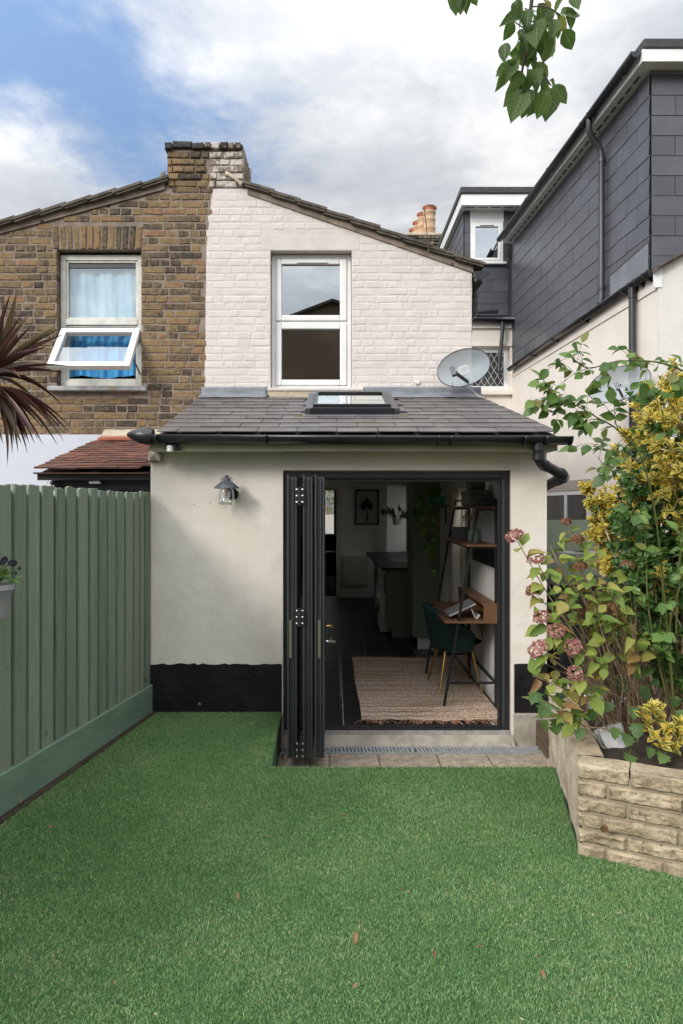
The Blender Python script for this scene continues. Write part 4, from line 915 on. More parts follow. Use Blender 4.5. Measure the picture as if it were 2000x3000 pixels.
# ------------------------------------------------------------------ left fence
fe = thing('fence', 'sage green close board timber fence along the left side of the lawn', 'fence', (-1.7, 4.0, 0))
fd = V((0.1744, 1, 0)).normalized(); fnr = V((fd.y, -fd.x, 0))      # towards the lawn
def fboard(y0, y1, z0, z1, d0, d1, lean=0.0, split=False):
    p = V((FX(y0), y0, 0)); q = V((FX(y1), y1, 0)); k = rng.uniform(-.003, .003)
    mb = MB(); nx = 4
    top = [z1 + rng.uniform(-.006, .006) for _ in range(nx + 1)]
    pts = [(p + fnr * d1) + V((0, 0, z0)), (q + fnr * d1) + V((0, 0, z0))] + [(q.lerp(p, i / nx) + fd * (lean * z1) + fnr * d1) + V((0, 0, top[i])) for i in range(nx + 1)]
    mb.prism(pts, fnr * (d0 - d1)); return mb
ys = [5.44, 5.325, 5.245, 5.14, 5.01, 4.885, 4.755, 4.63, 4.512, 4.378, 4.245, 4.125, 3.985, 3.855, 3.727, 3.59, 3.46]
y = 3.46
while y > 0.9: y -= rng.uniform(.118, .136); ys.append(y)
NAILS = MB()
for k in range(len(ys) - 1):
    a, b = ys[k + 1], ys[k]
    fboard(a + .013, b - .017, 0.205, 1.735 + rng.uniform(-.007, .006) + (0.012 if k > 6 else 0), 0.004 + rng.uniform(-.002, .003), 0.024 + rng.uniform(-.003, .003), rng.uniform(-.0035, .0035)).build('board', m_fence, fe, bevel=.002)
    for zn in (.42, 1.08, 1.60):
        for yn_ in (.3, .7): NAILS.lathe([(.004, 0), (.003, .002)], V((FX(a + (b - a) * yn_), a + (b - a) * yn_, zn + rng.uniform(-.02, .02))) + fnr * .0255, 6, axis=fnr)
for k in range(0, len(ys) - 2):
    a, b = ys[k + 1], ys[k]
    fboard(a - .03, a + .04, 0.20, 1.715 + rng.uniform(-.02, .0), -0.014, 0.003).build('back_board', m_fence, fe)
NAILS.build('nail', m_bark, fe, kind='stuff')
for z in (.5, 1.1, 1.6):
    p, q = V((FX(.9), .9, z)), V((FX(5.42), 5.42, z)); MB().bar(p - fnr * .04, q - fnr * .04, .05, .07).build('rail', m_fencedark, fe)
mb = MB(); p, q = V((FX(.9), .9, .10)), V((FX(5.435), 5.435, .10)); mb.obox((p + q) / 2 + fnr * .022, (q - p) / 2, fnr * .018, V((0, 0, .109))); mb.build('gravel_board', m_fencedark, fe, bevel=.006)
MB().box(FX(5.42) - .10, FX(5.42) - .02, 5.36, 5.43, -.3, 1.70).build('post', m_oldwood, fe)
tag(MB().prism([(FX(.9) + .035, .9, -.025), (FX(.9) + .10, .9, -.025), (FX(5.43) + .075, 5.43, -.025), (FX(5.43) + .035, 5.43, -.025)], (0, 0, .018)).build('soil_strip', m_soil), '', '')
so = bpy.data.objects['soil_strip']; del so['label']; del so['category']; so['kind'] = 'structure'

# right hand side fence and gate post
rfn = thing('side_fence', 'sage green horizontal board fence between extension and slate clad house', 'fence', (2.1, 6.0, 0))
for k, (za, zb_) in enumerate(((1.235, 1.505), (.985, 1.205), (.72, .96), (.45, .70), (.1, .43))):
    MB().box(1.72, 2.42 + (.25 if k else 0), 6.0 + (.03 if k else 0), 6.022 + (.03 if k else 0), za, zb_).build('board', m_fence, rfn, bevel=.003)
MB().box(2.31, 2.41, 5.90, 5.995, -.3, 1.365).build('post', m_fence, rfn, bevel=.004)
MB().box(2.48, 2.80, 5.80, 5.90, 1.10, 1.19).build('rail', m_fence, rfn, bevel=.004)
mb = MB(); mb.box(2.30, 2.312, 5.885, 5.90, 1.24, 1.35); mb.bar((2.255, 5.88, 1.255), (2.312, 5.89, 1.25), .008, .008); mb.build('latch', m_black, rfn)
bn = thing('plastic_bin', 'black plastic bin standing behind the hydrangea stems', 'bin', (2.1, 5.5, -.2))
MB().prism([(1.80, 5.35, -.28), (2.75, 5.35, -.28), (2.80, 5.35, .98), (1.76, 5.35, .98)], (0, .5, 0)).build('body', m_bin, bn, bevel=.03)
MB().box(1.74, 2.82, 5.32, 5.9, .985, 1.03).build('lid', m_bin, bn, bevel=.02)

# ------------------------------------------------------------------ stone planter
pln = thing('stone_planter', 'raised planter of rough yellow sandstone blocks at the right of the lawn', 'planter', (1.3, 3.4, 0))
Bp, Ap = V((1.17, 3.235, 0)), V((1.41, 4.35, 0)); Bd = V((0.39, -0.195, 0)).normalized(); Bn = V((Bd.y, -Bd.x, 0))
if Bn.y > 0: Bn = -Bn
def stone(parent, o, d, n, a, b, z0, z1, depth=.10, amp=.012, name='stone', matl=None):
    """rock-faced block: pitched edges, rough bulging face"""
    w, h = b - a, z1 - z0; nx = max(4, int(w / .011)); nz = max(5, int(h / .0085)); sd_ = rng.uniform(0, 99)
    mb = MB()
    def fn(u, v):
        e = min(u * w, (1 - u) * w, v * h, (1 - v) * h) / .009; e = max(0, min(1, e)); e = e * e * (3 - 2 * e)
        q = V((u * w * 22 + sd_, v * h * 22, sd_ * .37))
        bulge = e * (.012 + amp * (.9 * mnoise.noise(q) + .7 * (1 - 2 * abs(mnoise.noise(q * 1.9))) * .6 + .5 * mnoise.noise(q * 4.3) + .35 * mnoise.noise(q * 9.7)))
        wob = .003 * mnoise.noise(V((u * 7 + sd_, v * 7, 5)))
        p = o + d * (a + u * w) + n * bulge; return (p.x, p.y, z0 + v * h + wob)
    mb.grid(fn, nx, nz); k = len(mb.v); fr_ = [o + d * a + V((0, 0, z0)), o + d * b + V((0, 0, z0)), o + d * b + V((0, 0, z1)), o + d * a + V((0, 0, z1))]
    bk = [p - n * depth for p in fr_]; mb.add([p - n * .0 for p in fr_] + bk, [(4, 5, 6, 7), (0, 1, 5, 4), (1, 2, 6, 5), (2, 3, 7, 6), (3, 0, 4, 7)])
    return mb.build(name, matl or m_stone, parent, smooth=32)
zc = 0.0; heights = [.070, .066, .070, .068, .072, .076]
joints = [[0, .115, .36, .56, .80, 1.1, 1.3], [0, .205, .52, .70, 1.0, 1.3], [0, .10, .42, .72, .95, 1.3], [0, .205, .56, .86, 1.1, 1.3], [0, .12, .44, .70, 1.05, 1.3], [0, .215, .62, .92, 1.3]]
z = -0.035
for i, hgt in enumerate(heights):
    js = joints[i]; off = 0
    for k in range(len(js) - 1):
        stone(pln, Bp, Bd, Bn, js[k] + (.004 if k else -0.012), js[k + 1] - .004, z + .003, z + hgt - .003)
    z += hgt + .006
ztop = z - .006
# joint core behind the stones
core = MB(); core.obox(Bp + Bd * .655 - Bn * .055 + V((0, 0, (ztop - .07 - .05) / 2)), Bd * .65, Bn * .05, V((0, 0, (ztop + .03) / 2))); core.build('joint_mortar', m_stonejoint, pln)
# coping faces (tops) and smeared side wall
sdv = (Ap - Bp).normalized(); sdn = V((-sdv.y, sdv.x, 0))
def sidefn(u, v):
    p = Bp.lerp(Ap + (Ap - Bp) * .45, u); q = V((u * 9, v * 3.5, 3.3))
    p = p + sdn * (-.004 + .026 * mnoise.noise(q) + .012 * mnoise.noise(q * 3.1) + .006 * mnoise.noise(q * 8))
    return (p.x, p.y, -.36 + v * (ztop + .36))
MB().grid(sidefn, 60, 26).build('rendered_side', m_smear, pln, smooth=70)
sk = MB(); E = Ap + (Ap - Bp) * .45; sk.prism([Bp + V((0, 0, -.36)) - sdn * .03, E + V((0, 0, -.36)) - sdn * .03, E - sdn * .13 + V((0, 0, -.36)), Bp - sdn * .13 + V((0, 0, -.36))], (0, 0, ztop + .34)); sk.build('side_core', m_stonejoint, pln)
cx0 = -.012
for L in (.225, .40, .32, .37):
    mb = MB(); n_ = 12
    def cfn(u, v):
        p = Bp + Bd * (cx0 + .004 + (L - .008) * u) - Bn * (.0 + .115 * v); return (p.x, p.y, ztop + .004 * mnoise.noise(V((p.x * 14, p.y * 14, 0))) - .008 * max(0, abs(v - .5) * 2 - .8))
    mb.grid(cfn, n_, 8); mb.build('coping_stone', m_stone, pln, smooth=50); cx0 += L
cy = .10
for L in (.34, .36, .40, .38):
    mb = MB()
    def cfn(u, v):
        p = Bp + sdv * (cy + L * u - .006 * (u > .5)) - sdn * (-.004 + .125 * v); return (p.x, p.y, ztop + .002 + .005 * mnoise.noise(V((p.x * 14, p.y * 14, 4))))
    mb.grid(cfn, 10, 8); mb.build('coping_stone', m_stone, pln, smooth=50); cy += L
sp = MB(); pts = [Bp + Bd * .1 - Bn * .1, Bp + Bd * 1.3 - Bn * .1, V((3.0, 5.2, 0)), E + V((.1, .2, 0)), Bp - sdn * .11 + sdv * .15]
def soilfn(u, v):
    a = (pts[4].lerp(pts[3], v)); b = (pts[1].lerp(pts[2], v)); p = a.lerp(b, u); return (p.x, p.y, ztop - .05 + .025 * mnoise.noise(V((p.x * 8, p.y * 8, 0))) + .012 * mnoise.noise(V((p.x * 30, p.y * 30, 0))))
sp.grid(soilfn, 40, 40).build('soil', m_soil, pln, smooth=60)

# ------------------------------------------------------------------ satellite dishes
def dish(label, c, n_dir, up, rx, ry, cat_group, arm_dir):
    c = V(c); n = V(n_dir).normalized(); u = V(up); u = (u - n * u.dot(n)).normalized(); r = u.cross(n)
    t = thing('satellite_dish', label, 'satellite dish', c, cat_group)
    mb = MB()
    def fn(a, v):
        an_ = a * 2 * math.pi; q = .02 + .98 * v; x, y_ = rx * q * math.cos(an_), ry * q * math.sin(an_)
        return c + r * x + u * y_ + n * (.075 * q * q - .075)
    mb.grid(fn, 40, 6).build('reflector', m_dish, t, smooth=60, recalc=True)
    rim = MB(); rim.tube([c + r * rx * math.cos(a) + u * ry * math.sin(a) for a in [2 * math.pi * k / 40 for k in range(41)]], .005, 6); rim.build('rim', m_alugrey, t, smooth=60)
    base = c - u * ry * .80 - n * .01; tip = base + n * .26 + u * ry * 0.30 + r * arm_dir
    MB().bar(base, tip, .022, .03).build('arm', m_black, t, bevel=.004)
    mb = MB(); mb.obox(tip, u * .045, r * .022, n * .03); mb.tube([tip - n * .02 + u * .01, tip - n * .06 + u * .012], .02, 10); mb.build('receiver', m_graphite, t, bevel=.004)
    back = c - n * .08
    return t, back, n, u, r
t, back, n, u, r = dish('grey mesh satellite dish on the cream painted brick wall', P(1356, 1077, 6.72), (-0.22, -1, 0.16), (-0.30, 0, 1), .262, .188, 'satellite dishes', -.12)
mb = MB(); mb.bar(back, back + V((0.02, .22, -.04)), .03, .03); mb.obox(back + V((-.06, .235, -.04)), (.10, 0, 0), (0, .01, 0), (0, 0, .05)); mb.build('wall_bracket', m_galv, t)
mb = MB(); mb.obox(back, r * .06, u * .05, n * .012); mb.build('back_plate', m_galv, t, bevel=.004)
cb_ = MB(); q = P(1324, 1120, 6.55); cb_.tube([q, P(1323, 1138, 6.7), P(1335, 1141, 6.8), P(1360, 1128, 6.85), P(1380, 1142, 6.8), P(1402, 1162, 6.7), P(1418, 1165, 6.6)], .0035, 6); cb_.build('cable', m_offwhite, t)
t, back, n, u, r = dish('grey mesh satellite dish behind rose leaves on the right side wall', P(1811, 1124, 8.45), (-0.55, -1, 0.16), (-0.30, 0, 1), .37, .215, 'satellite dishes', -.02)
mb = MB(); mb.bar(back, V((WXs(8.7, .06), 8.7, back.z)), .035, .035); mb.box(WXs(8.7, .09), WXs(8.7, .052), 8.62, 8.78, back.z - .06, back.z + .06); mb.build('wall_bracket', m_black, t)
# ------------------------------------------------------------------ wall lamp and floodlight
c = P(664, 1430, 5.31)
wlp = thing('wall_lamp', 'brushed black coach lantern with clear glass shade on the cream wall', 'lamp', (c.x, 5.45, c.z))
c = V((c.x, 5.325, c.z))
MB().lathe([(.004, .050), (.045, .0505), (.052, .044), (.098, .006), (.100, .0), (.096, -.002), (.05, .030), (.0, .032)], c, 28).build('shade', m_graphite, wlp, smooth=35)
MB().lathe([(.030, .05), (.031, .074), (.020, .080), (.012, .084), (.015, .092), (.011, .102), (.0, .106)], c, 20).build('cap', m_graphite, wlp, smooth=40)
mb = MB(); mb.tube([c + V((.041 * math.cos(a), 0, .06 + .03 * math.sin(a) ** .5)) for a in [math.pi * k / 14 for k in range(15)]], .003, 6); mb.tube([c + V((.041, 0, .06)), c + V((.041, 0, .045))], .003, 6); mb.tube([c + V((-.041, 0, .06)), c + V((-.041, 0, .045))], .003, 6); mb.build('loop', m_black, wlp)
mb = MB()
def gfn(u, v): a = 2 * math.pi * u; rr = .050 + .018 * v; return c + V((rr * math.cos(a), rr * math.sin(a), .02 - .15 * v))
mb.grid(gfn, 28, 3).build('glass_shade', g_clear, wlp, smooth=60, solid=.0025)
MB().lathe([(.0, -.082), (.018, -.078), (.027, -.06), (.027, -.045), (.018, -.02), (.012, .0), (.012, .02)], c, 18).build('bulb', g_clear, wlp, smooth=60)
mb = MB()
for k in range(6): a = k * 1.05; mb.tube([c + V((.009 * math.cos(a), .009 * math.sin(a), -.01)), c + V((.013 * math.cos(a), .013 * math.sin(a), -.062))], .0022, 5)
mb.build('filament', mat('amber_filament', (0.55, 0.26, 0.06), None, 0.4), wlp)
MB().lathe([(.0, .0), (.046, .0), (.048, .01), (.040, .022), (.0, .024)], c + V((.030, .125, -.045)), 22, axis=(0, -1, 0)).build('back_plate', m_black, wlp, smooth=40)
mb = MB(); mb.tube([c + V((.02, .115, -.045)), c + V((.01, .06, -.02)), c + V((0, .03, .03))], .010, 8); mb.build('bracket_arm', m_black, wlp, smooth=50)
c = P(503, 1308, 5.18)
fl = thing('motion_sensor', 'small grey motion sensor light under the gutter at the left corner', 'sensor', c)
mb = MB(); mb.box(c.x - .045, c.x + .04, c.y, c.y + .04, c.z - .03, c.z + .025); mb.build('case', m_alugrey, fl, bevel=.008)
MB().lathe([(.026, -.035), (.026, .008), (.015, .012)], c + V((-.008, -.006, -.003)), 16).build('lens', m_whitebag, fl, smooth=40)
MB().lathe([(.014, 0), (.014, .02)], c + V((.042, .015, -.012)), 12, axis=(1, 0, 0)).build('knuckle', m_black, fl)
c = P(1222, 1121, 6.99); tag(MB().lathe([(.0, .012), (.018, .01), (.024, 0), (.02, -.01), (.0, -.012)], c, 12, axis=(0, -1, 0)).build('pipe_stub', m_paintbrick, smooth=50), 'small painted pipe stub low on the cream brick wall', 'pipe stub')
# house across the gardens behind the camera, seen mirrored in the windows
op = thing('gable_house', 'brown brick house with pitched gable standing behind the viewer', 'house', (0, -11, 0))
MB().prism([(-7.5, -11, -.4), (5.2, -11, -.4), (5.2, -11, 7.3), (0.0, -11, 9.1), (-7.5, -11, 6.3)], (0, -7, 0)).build('wall', m_oppbrick, op)
mb = MB(); mb.prism([(-7.7, -10.8, 6.3), (0, -10.8, 9.22), (0, -10.8, 9.12), (-7.7, -10.8, 6.2)], (0, -7.4, 0)); mb.prism([(5.4, -10.8, 7.3), (0, -10.8, 9.22), (0, -10.8, 9.12), (5.4, -10.8, 7.2)], (0, -7.4, 0)); mb.build('roof', m_conctile, op)
for x in (-4.2, 2.4): MB().box(x, x + 1.1, -10.99, -10.95, 4.0, 5.5).build('window', m_upvc, op)
# ================================================================== inside the extension
FZ = -0.165
room = thing('kitchen_interior', 'dim white walled kitchen seen through the open folding doors', 'room', (0.5, 9, FZ))
rw_ = MB(); rw_.box(-1.249, 1.499, 7.0, 13.5, 2.08, 2.18)
rw_.build('ceiling', m_white, room)
rw_ = MB(); sA = (5.76 - ev.y) / ad.y; sB = (6.97 - ev.y) / ad.y      # sloping ceiling under the roof with the roof window let in
for xa, xb_, sa, sb_ in ((-1.249, 1.45, sA, u0 + .03), (-1.249, 1.45, u1 - .03, sB), (-1.249, -.17, u0 + .031, u1 - .031), (.50, 1.45, u0 + .031, u1 - .031)):
    rw_.prism([RP(xa, sa, -.09), RP(xb_, sa, -.09), RP(xb_, sb_, -.09), RP(xa, sb_, -.09)], (0, 0, -.012))
rw_.box(-1.249, 1.485, 6.975, 6.998, 2.081, 2.66)
for xa in (-1.249, 1.451): rw_.prism([(xa, 5.753, 2.0), (xa, 6.974, 2.0), (xa, 6.974, 2.66), (xa, 5.753, 2.29)], (.014, 0, 0))
rw_.box(-1.235, 1.451, 5.753, 5.762, 2.0, 2.27)
rw_.build('sloping_ceiling', m_white, room)
rw_ = MB()
rw_.box(1.485, 1.499, 5.752, 9.4, FZ, 2.08); rw_.box(1.485, 1.499, 12.6, 13.5, FZ, 2.08); rw_.box(1.485, 1.499, 9.4, 12.6, FZ, .9); rw_.box(1.485, 1.499, 9.4, 12.6, 1.98, 2.08); rw_.box(-1.249, -1.235, 5.752, 13.5, FZ, 2.08)
rw_.box(-1.235, -.72, 13.35, 13.6, FZ, 2.08); rw_.box(.075, 1.485, 13.35, 13.6, FZ, 2.08); rw_.box(-.72, .075, 13.35, 13.6, 1.93, 2.08)
rw_.box(1.33, 1.485, 8.62, 9.1, FZ, 2.08)
rw_.build('wall', m_white, room)
mb = MB(); mb.box(1.60, 1.65, 9.4, 9.46, .9, 1.98); mb.box(1.60, 1.65, 12.54, 12.6, .9, 1.98); mb.box(1.60, 1.65, 9.46, 12.54, .9, .96); mb.box(1.60, 1.65, 9.46, 12.54, 1.92, 1.98); mb.box(1.60, 1.65, 11.17, 11.23, .96, 1.92); mb.build('side_window', m_upvc, room)
# further room with a bright window
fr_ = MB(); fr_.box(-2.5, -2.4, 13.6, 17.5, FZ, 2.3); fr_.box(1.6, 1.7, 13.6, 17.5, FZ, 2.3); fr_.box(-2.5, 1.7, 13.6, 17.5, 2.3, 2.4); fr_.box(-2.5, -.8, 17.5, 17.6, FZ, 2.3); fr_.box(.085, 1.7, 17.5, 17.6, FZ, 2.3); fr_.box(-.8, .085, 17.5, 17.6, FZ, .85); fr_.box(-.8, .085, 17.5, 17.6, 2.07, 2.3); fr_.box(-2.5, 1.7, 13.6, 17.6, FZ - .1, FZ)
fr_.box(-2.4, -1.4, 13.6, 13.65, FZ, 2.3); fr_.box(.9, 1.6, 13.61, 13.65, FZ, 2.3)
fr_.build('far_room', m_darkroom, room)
mb = MB(); frame_rect(mb, -.8, .085, .85, 2.07, .05, 17.5, 17.55); mb.build('far_window', m_upvc, room)
MB().box(-.75, .035, 17.52, 17.525, .9, 2.02).build('far_pane', g_clear, room)
mb = MB(); mb.box(.075, .145, 13.32, 13.35, FZ, 1.99); mb.box(-.79, -.72, 13.32, 13.35, FZ, 1.99); mb.box(-.72, .075, 13.32, 13.35, 1.92, 1.99); mb.build('door_casing', m_offwhite, room)
sk = MB(); sk.box(1.465, 1.484, 5.76, 8.6, FZ, FZ + .14); sk.box(1.460, 1.4649, 5.76, 8.6, FZ, FZ + .10); sk.box(1.05, 1.328, 8.545, 8.56, FZ, FZ + .15); sk.box(1.05, 1.328, 8.535, 8.5449, FZ, FZ + .11); sk.box(.16, 1.485, 13.33, 13.349, FZ, FZ + .15); sk.build('skirting', m_upvc, room, bevel=.004)
flr = struct(MB().box(-1.25, 1.50, 5.752, 13.6, FZ - .1, FZ - .004).build('kitchen_floor', m_grout))
struct(MB().box(-.39, 1.41, 5.45, 5.752, -.3, FZ - .004).build('door_floor', m_grout))
ft_me = mesh_of(MB().box(-.1475, .1475, -.1975, .1975, 0, .003), m_floor)
rest = MB()
for j in range(20):
    y = 5.64 + j * .405 - .05
    for i in range(9):
        x = .083 + .1525 + (i - 4) * .305
        if x > 1.52: continue
        sx = 1.0; xc = x
        if x + .152 > 1.455: continue
        if y > 13.3 or x - .152 < -1.25: continue
        mt = M4.Translation((xc, y, FZ - .004))
        if j == 0: mt = M4.Translation((xc, 5.698, FZ - .004)) @ M4.Diagonal((1, .70, 1, 1))
        if j < 10 and x > -.5: inst('floor_tile', ft_me, flr, mt)
        else: rest.add([mt @ v.co for v in ft_me.vertices], [tuple(p.vertices) for p in ft_me.polygons])
rest.build('floor_tile', m_floor, flr, kind='stuff')
for j in range(20):
    y = 5.64 + j * .405 - .05
    if 0 < j < 8: MB().box(1.31, 1.459, y - .1975, y + .1975, FZ - .004, FZ - .001).build('floor_tile', m_floor, flr)
# rug
rgt = thing('rug', 'woven jute rug in beige and rust with fringed ends on the black tiles', 'rug', (.8, 6.8, FZ))
def rugmat():
    m = bpy.data.materials.new('woven_jute'); m.use_nodes = True; t = NT(m.node_tree); b = t.n['Principled BSDF']
    pos = t.new('ShaderNodeNewGeometry').outputs['Position']
    rows = t.noise(t.mapping(pos, (.8, 34, 1)), 1.0, 3, .6)
    knots = t.noise(t.mapping(pos, (70, 55, 1)), 1.0, 2, .6)
    c = t.ramp(rows, [(.34, (.36, .21, .12)), (.42, (.54, .39, .28)), (.52, (.68, .56, .45)), (.66, (.74, .64, .53))])
    c = t.mix(t.maprange(knots, .45, .62, 0, .75), c, (.20, .11, .06, 1))
    t.put(b.inputs['Base Color'], c); b.inputs['Roughness'].default_value = .95; b.inputs['Specular IOR Level'].default_value = .1
    bn = t.new('ShaderNodeBump'); bn.inputs['Strength'].default_value = 1; bn.inputs['Distance'].default_value = .008; t.put(bn.inputs['Height'], t.math('SUBTRACT', 1.0, knots)); t.l.new(bn.outputs[0], b.inputs['Normal']); return m
m_rug = rugmat()
def rfn(u, v):
    x = .235 + 1.19 * u + .005 * math.sin(v * 9) - .02 * v * (1 - u); y = 5.70 + 2.33 * v + .012 * math.sin(u * 8)
    row = .0035 * abs(math.sin(v * 2.33 / .026 * math.pi))
    return (x, y, FZ + .008 + row + .003 * math.sin(u * 40 + v * 13) * (1 - v))
mb = MB(); mb.grid(rfn, 40, 270); mb.build('weave', m_rug, rgt, smooth=70, recalc=False)
mb = MB()
for k in range(170):
    u = rng.random(); e = rng.choice((0, 0, 1)); p = V(rfn(u, e)); s = -1 if e == 0 else 1
    q = p + V((rng.gauss(0, .05), s * rng.uniform(.03, .11), 0)); q.z = FZ + .003; mid = p.lerp(q, .5) + V((rng.gauss(0, .01), 0, .006))
    mb.tube([p, mid, q], .0024, 4, cap=False)
mb.build('fringe', mat('rust_fringe', (.40, .22, .13), (.28, .15, .09), .95, 40), rgt, kind='stuff')
# tall cabinet
tc_ = thing('tall_cabinet', 'tall dark green kitchen cabinet with panelled doors', 'cabinet', (1.2, 8.8, FZ))
MB().box(1.02, 1.325, 8.50, 9.15, FZ + .15, 2.03).build('carcass', m_kgreen, tc_)
for za, zb_ in ((FZ + .16, .985), (.995, 2.025)):
    mb = MB(); mb.box(.998, 1.016, 8.505, 9.145, za, zb_); frame_ = mb.build('door', m_kgreen, tc_)
    mb = MB(); mb.box(.990, .9975, 8.505, 8.575, za, zb_); mb.box(.990, .9975, 9.075, 9.145, za, zb_); mb.box(.990, .9975, 8.575, 9.075, za, za + .07); mb.box(.990, .9975, 8.575, 9.075, zb_ - .07, zb_); mb.build('door_frame', m_kgreen, frame_)
MB().box(1.05, 1.32, 8.55, 9.15, FZ, FZ + .15).build('plinth', m_black, tc_)
# base units with worktop and washing machine
ku = thing('base_unit', 'dark green base unit run with black worktop and black sink', 'kitchen unit', (1.1, 10.5, FZ))
MB().box(.72, 1.48, 9.2, 9.55, FZ + .15, .755).build('end_cabinet', m_kgreen, ku)
MB().box(.72, 1.48, 10.2, 12.2, FZ + .15, .755).build('cabinet', m_kgreen, ku)
MB().box(.80, 1.48, 9.25, 12.2, FZ, FZ + .149).build('plinth', m_kgreen, ku)
MB().prism([(.66, 9.17, .757), (1.484, 9.17, .757), (1.484, 12.25, .757), (.58, 12.25, .757)], (0, 0, .035)).build('worktop', m_black, ku, bevel=.004)
mb = MB(); frame_rect(mb, 0, .01, 0, .01, .001, 0, .001); mb = MB(); mb.box(.85, 1.35, 10.0, 10.6, .793, .800); mb.build('sink', m_alu, ku, bevel=.003)
mb = MB(); mb.tube([(1.30, 10.4, .80), (1.30, 10.4, 1.12), (1.27, 10.4, 1.18), (1.2, 10.4, 1.20), (1.15, 10.4, 1.16)], .012, 8); mb.build('tap', m_black, ku, smooth=50)
mb = MB(); mb.tube([(.715, 9.28, .70), (.69, 9.28, .70), (.69, 9.28, .44), (.715, 9.28, .44)], .007, 6); mb.build('handle', m_black, ku)
wm = thing('washing_machine', 'white front loading washing machine between the dark green units', 'washing machine', (.75, 9.9, FZ))
MB().box(.655, 1.40, 9.56, 10.19, FZ + .02, .75).build('body', m_upvc, wm, bevel=.01)
MB().lathe([(.0, 0), (.20, 0), (.20, .03), (.15, .035), (.14, .02), (.0, .02)], (.654, 9.87, .30), 28, axis=(-1, 0, 0)).build('porthole', m_alugrey, wm, smooth=40)
MB().lathe([(.205, .0), (.20, .035), (.17, .04), (.165, .036)], (.654, 9.87, .30), 28, axis=(-1, 0, 0)).build('ring', m_steel, wm, smooth=40)
MB().lathe([(.025, 0), (.02, .02), (0, .02)], (.654, 9.72, .67), 14, axis=(-1, 0, 0)).build('dial', m_steel, wm)
# far wall: picture, radiator, socket
c0 = P(1038, 1537, 13.33); c1 = P(1108, 1434, 13.33)
pic = thing('framed_picture', 'black framed palm tree print hanging on the far kitchen wall', 'picture', (c0.x, 13.33, c0.z))
mb = MB(); frame_rect(mb, c0.x, c1.x, c0.z, c1.z, .025, 13.30, 13.345); mb.build('frame', m_black, pic)
MB().box(c0.x + .025, c1.x - .025, 13.328, 13.34, c0.z + .025, c1.z - .025).build('mount', mat('print_paper', (.42, .42, .41), None, .6), pic)
mb = MB(); cxp = (c0.x + c1.x) / 2; 
mb.prism([(cxp - .015, 13.327, c0.z + .06), (cxp + .02, 13.327, c0.z + .06), (cxp + .006, 13.327, c0.z + .34), (cxp - .006, 13.327, c0.z + .34)], (0, -.001, 0))
for k in range(16):
    a = R(-40 + k * 17.5); L = rng.uniform(.12, .18); p = V((cxp, 13.3268, c0.z + .36)); q = p + V((math.cos(a) * L, 0, math.sin(a) * L * 1.1)); m_ = p.lerp(q, .5) + V((-math.sin(a) * .028, 0, math.cos(a) * .028)); m2 = p.lerp(q, .5) - V((-math.sin(a) * .02, 0, math.cos(a) * .02))
    mb.add([p, m_, q, m2], [(0, 1, 2, 3)])
mb.build('palm_print', m_black, pic)
a0, a1 = P(1005, 1716, 13.2), P(1078, 1629, 13.2)
rd = thing('radiator', 'white panel radiator under the framed print on the far wall', 'radiator', (a0.x, 13.25, a0.z), 'radiators')
MB().box(a0.x, a1.x, 13.26, 13.30, a0.z, a1.z).build('panel', m_offwhite, rd, bevel=.006)
me = mesh_of(MB().prism([(-.012, 0, 0), (.012, 0, 0), (.007, -.012, 0), (-.007, -.012, 0)], (0, 0, a1.z - a0.z - .06)), m_offwhite)
k = 0
while a0.x + .03 + k * .033 < a1.x - .02: inst('flute', me, rd, M4.Translation((a0.x + .03 + k * .033, 13.259, a0.z + .03))); k += 1
# column radiator on the right wall
rd2 = thing('column_radiator', 'tall cream column radiator on the right wall behind the ladder desk', 'radiator', (1.42, 7.7, 0), 'radiators')
for k in range(8):
    for d in (0, 1):
        mb = MB(); yy = 7.48 + k * .062; mb.tube([(1.39 + d * .045, yy, .0), (1.39 + d * .045, yy, 1.80)], .016, 8); mb.build('column', m_offwhite, rd2, smooth=50)
for z_ in (1.81, 0.0): MB().box(1.37, 1.46, 7.46, 7.94, z_ - .02, z_ + .02).build('header', m_offwhite, rd2, bevel=.01)
MB().tube([(1.40, 7.42, .05), (1.44, 7.42, .05)], .02, 8).build('valve', m_steel, rd2)
# hanging pot by the far window reveal
MB().box(.98, 1.335, 12.55, 12.6, .79, 1.98).build('window_reveal', m_white, room)
hpo = thing('hanging_pot', 'grey pot with a dark leafy plant hanging by the far worktop', 'plant pot', P(1161, 1518, 11.5))
c = P(1161, 1528, 11.5); MB().lathe([(.0, -.06), (.065, -.06), (.075, .04), (.068, .045), (.0, .03)], c, 16).build('pot', m_lilac, hpo, smooth=40)
mb = MB()
for k in range(26):
    a = rng.uniform(0, 6.28); d = V((math.cos(a), math.sin(a) * .4, rng.uniform(.2, 1.6))).normalized(); p = c + d * rng.uniform(.04, .25); s = d.cross(V((0, 1, 0))).normalized() * .028; mb.add([p, p + d * .04 + s, p + d * .11, p + d * .04 - s], [(0, 1, 2, 3)]); mb.tube([c, p], .003, 3)
mb.build('foliage', mat('dark_leaf', (.03, .045, .03), None, .5), hpo)
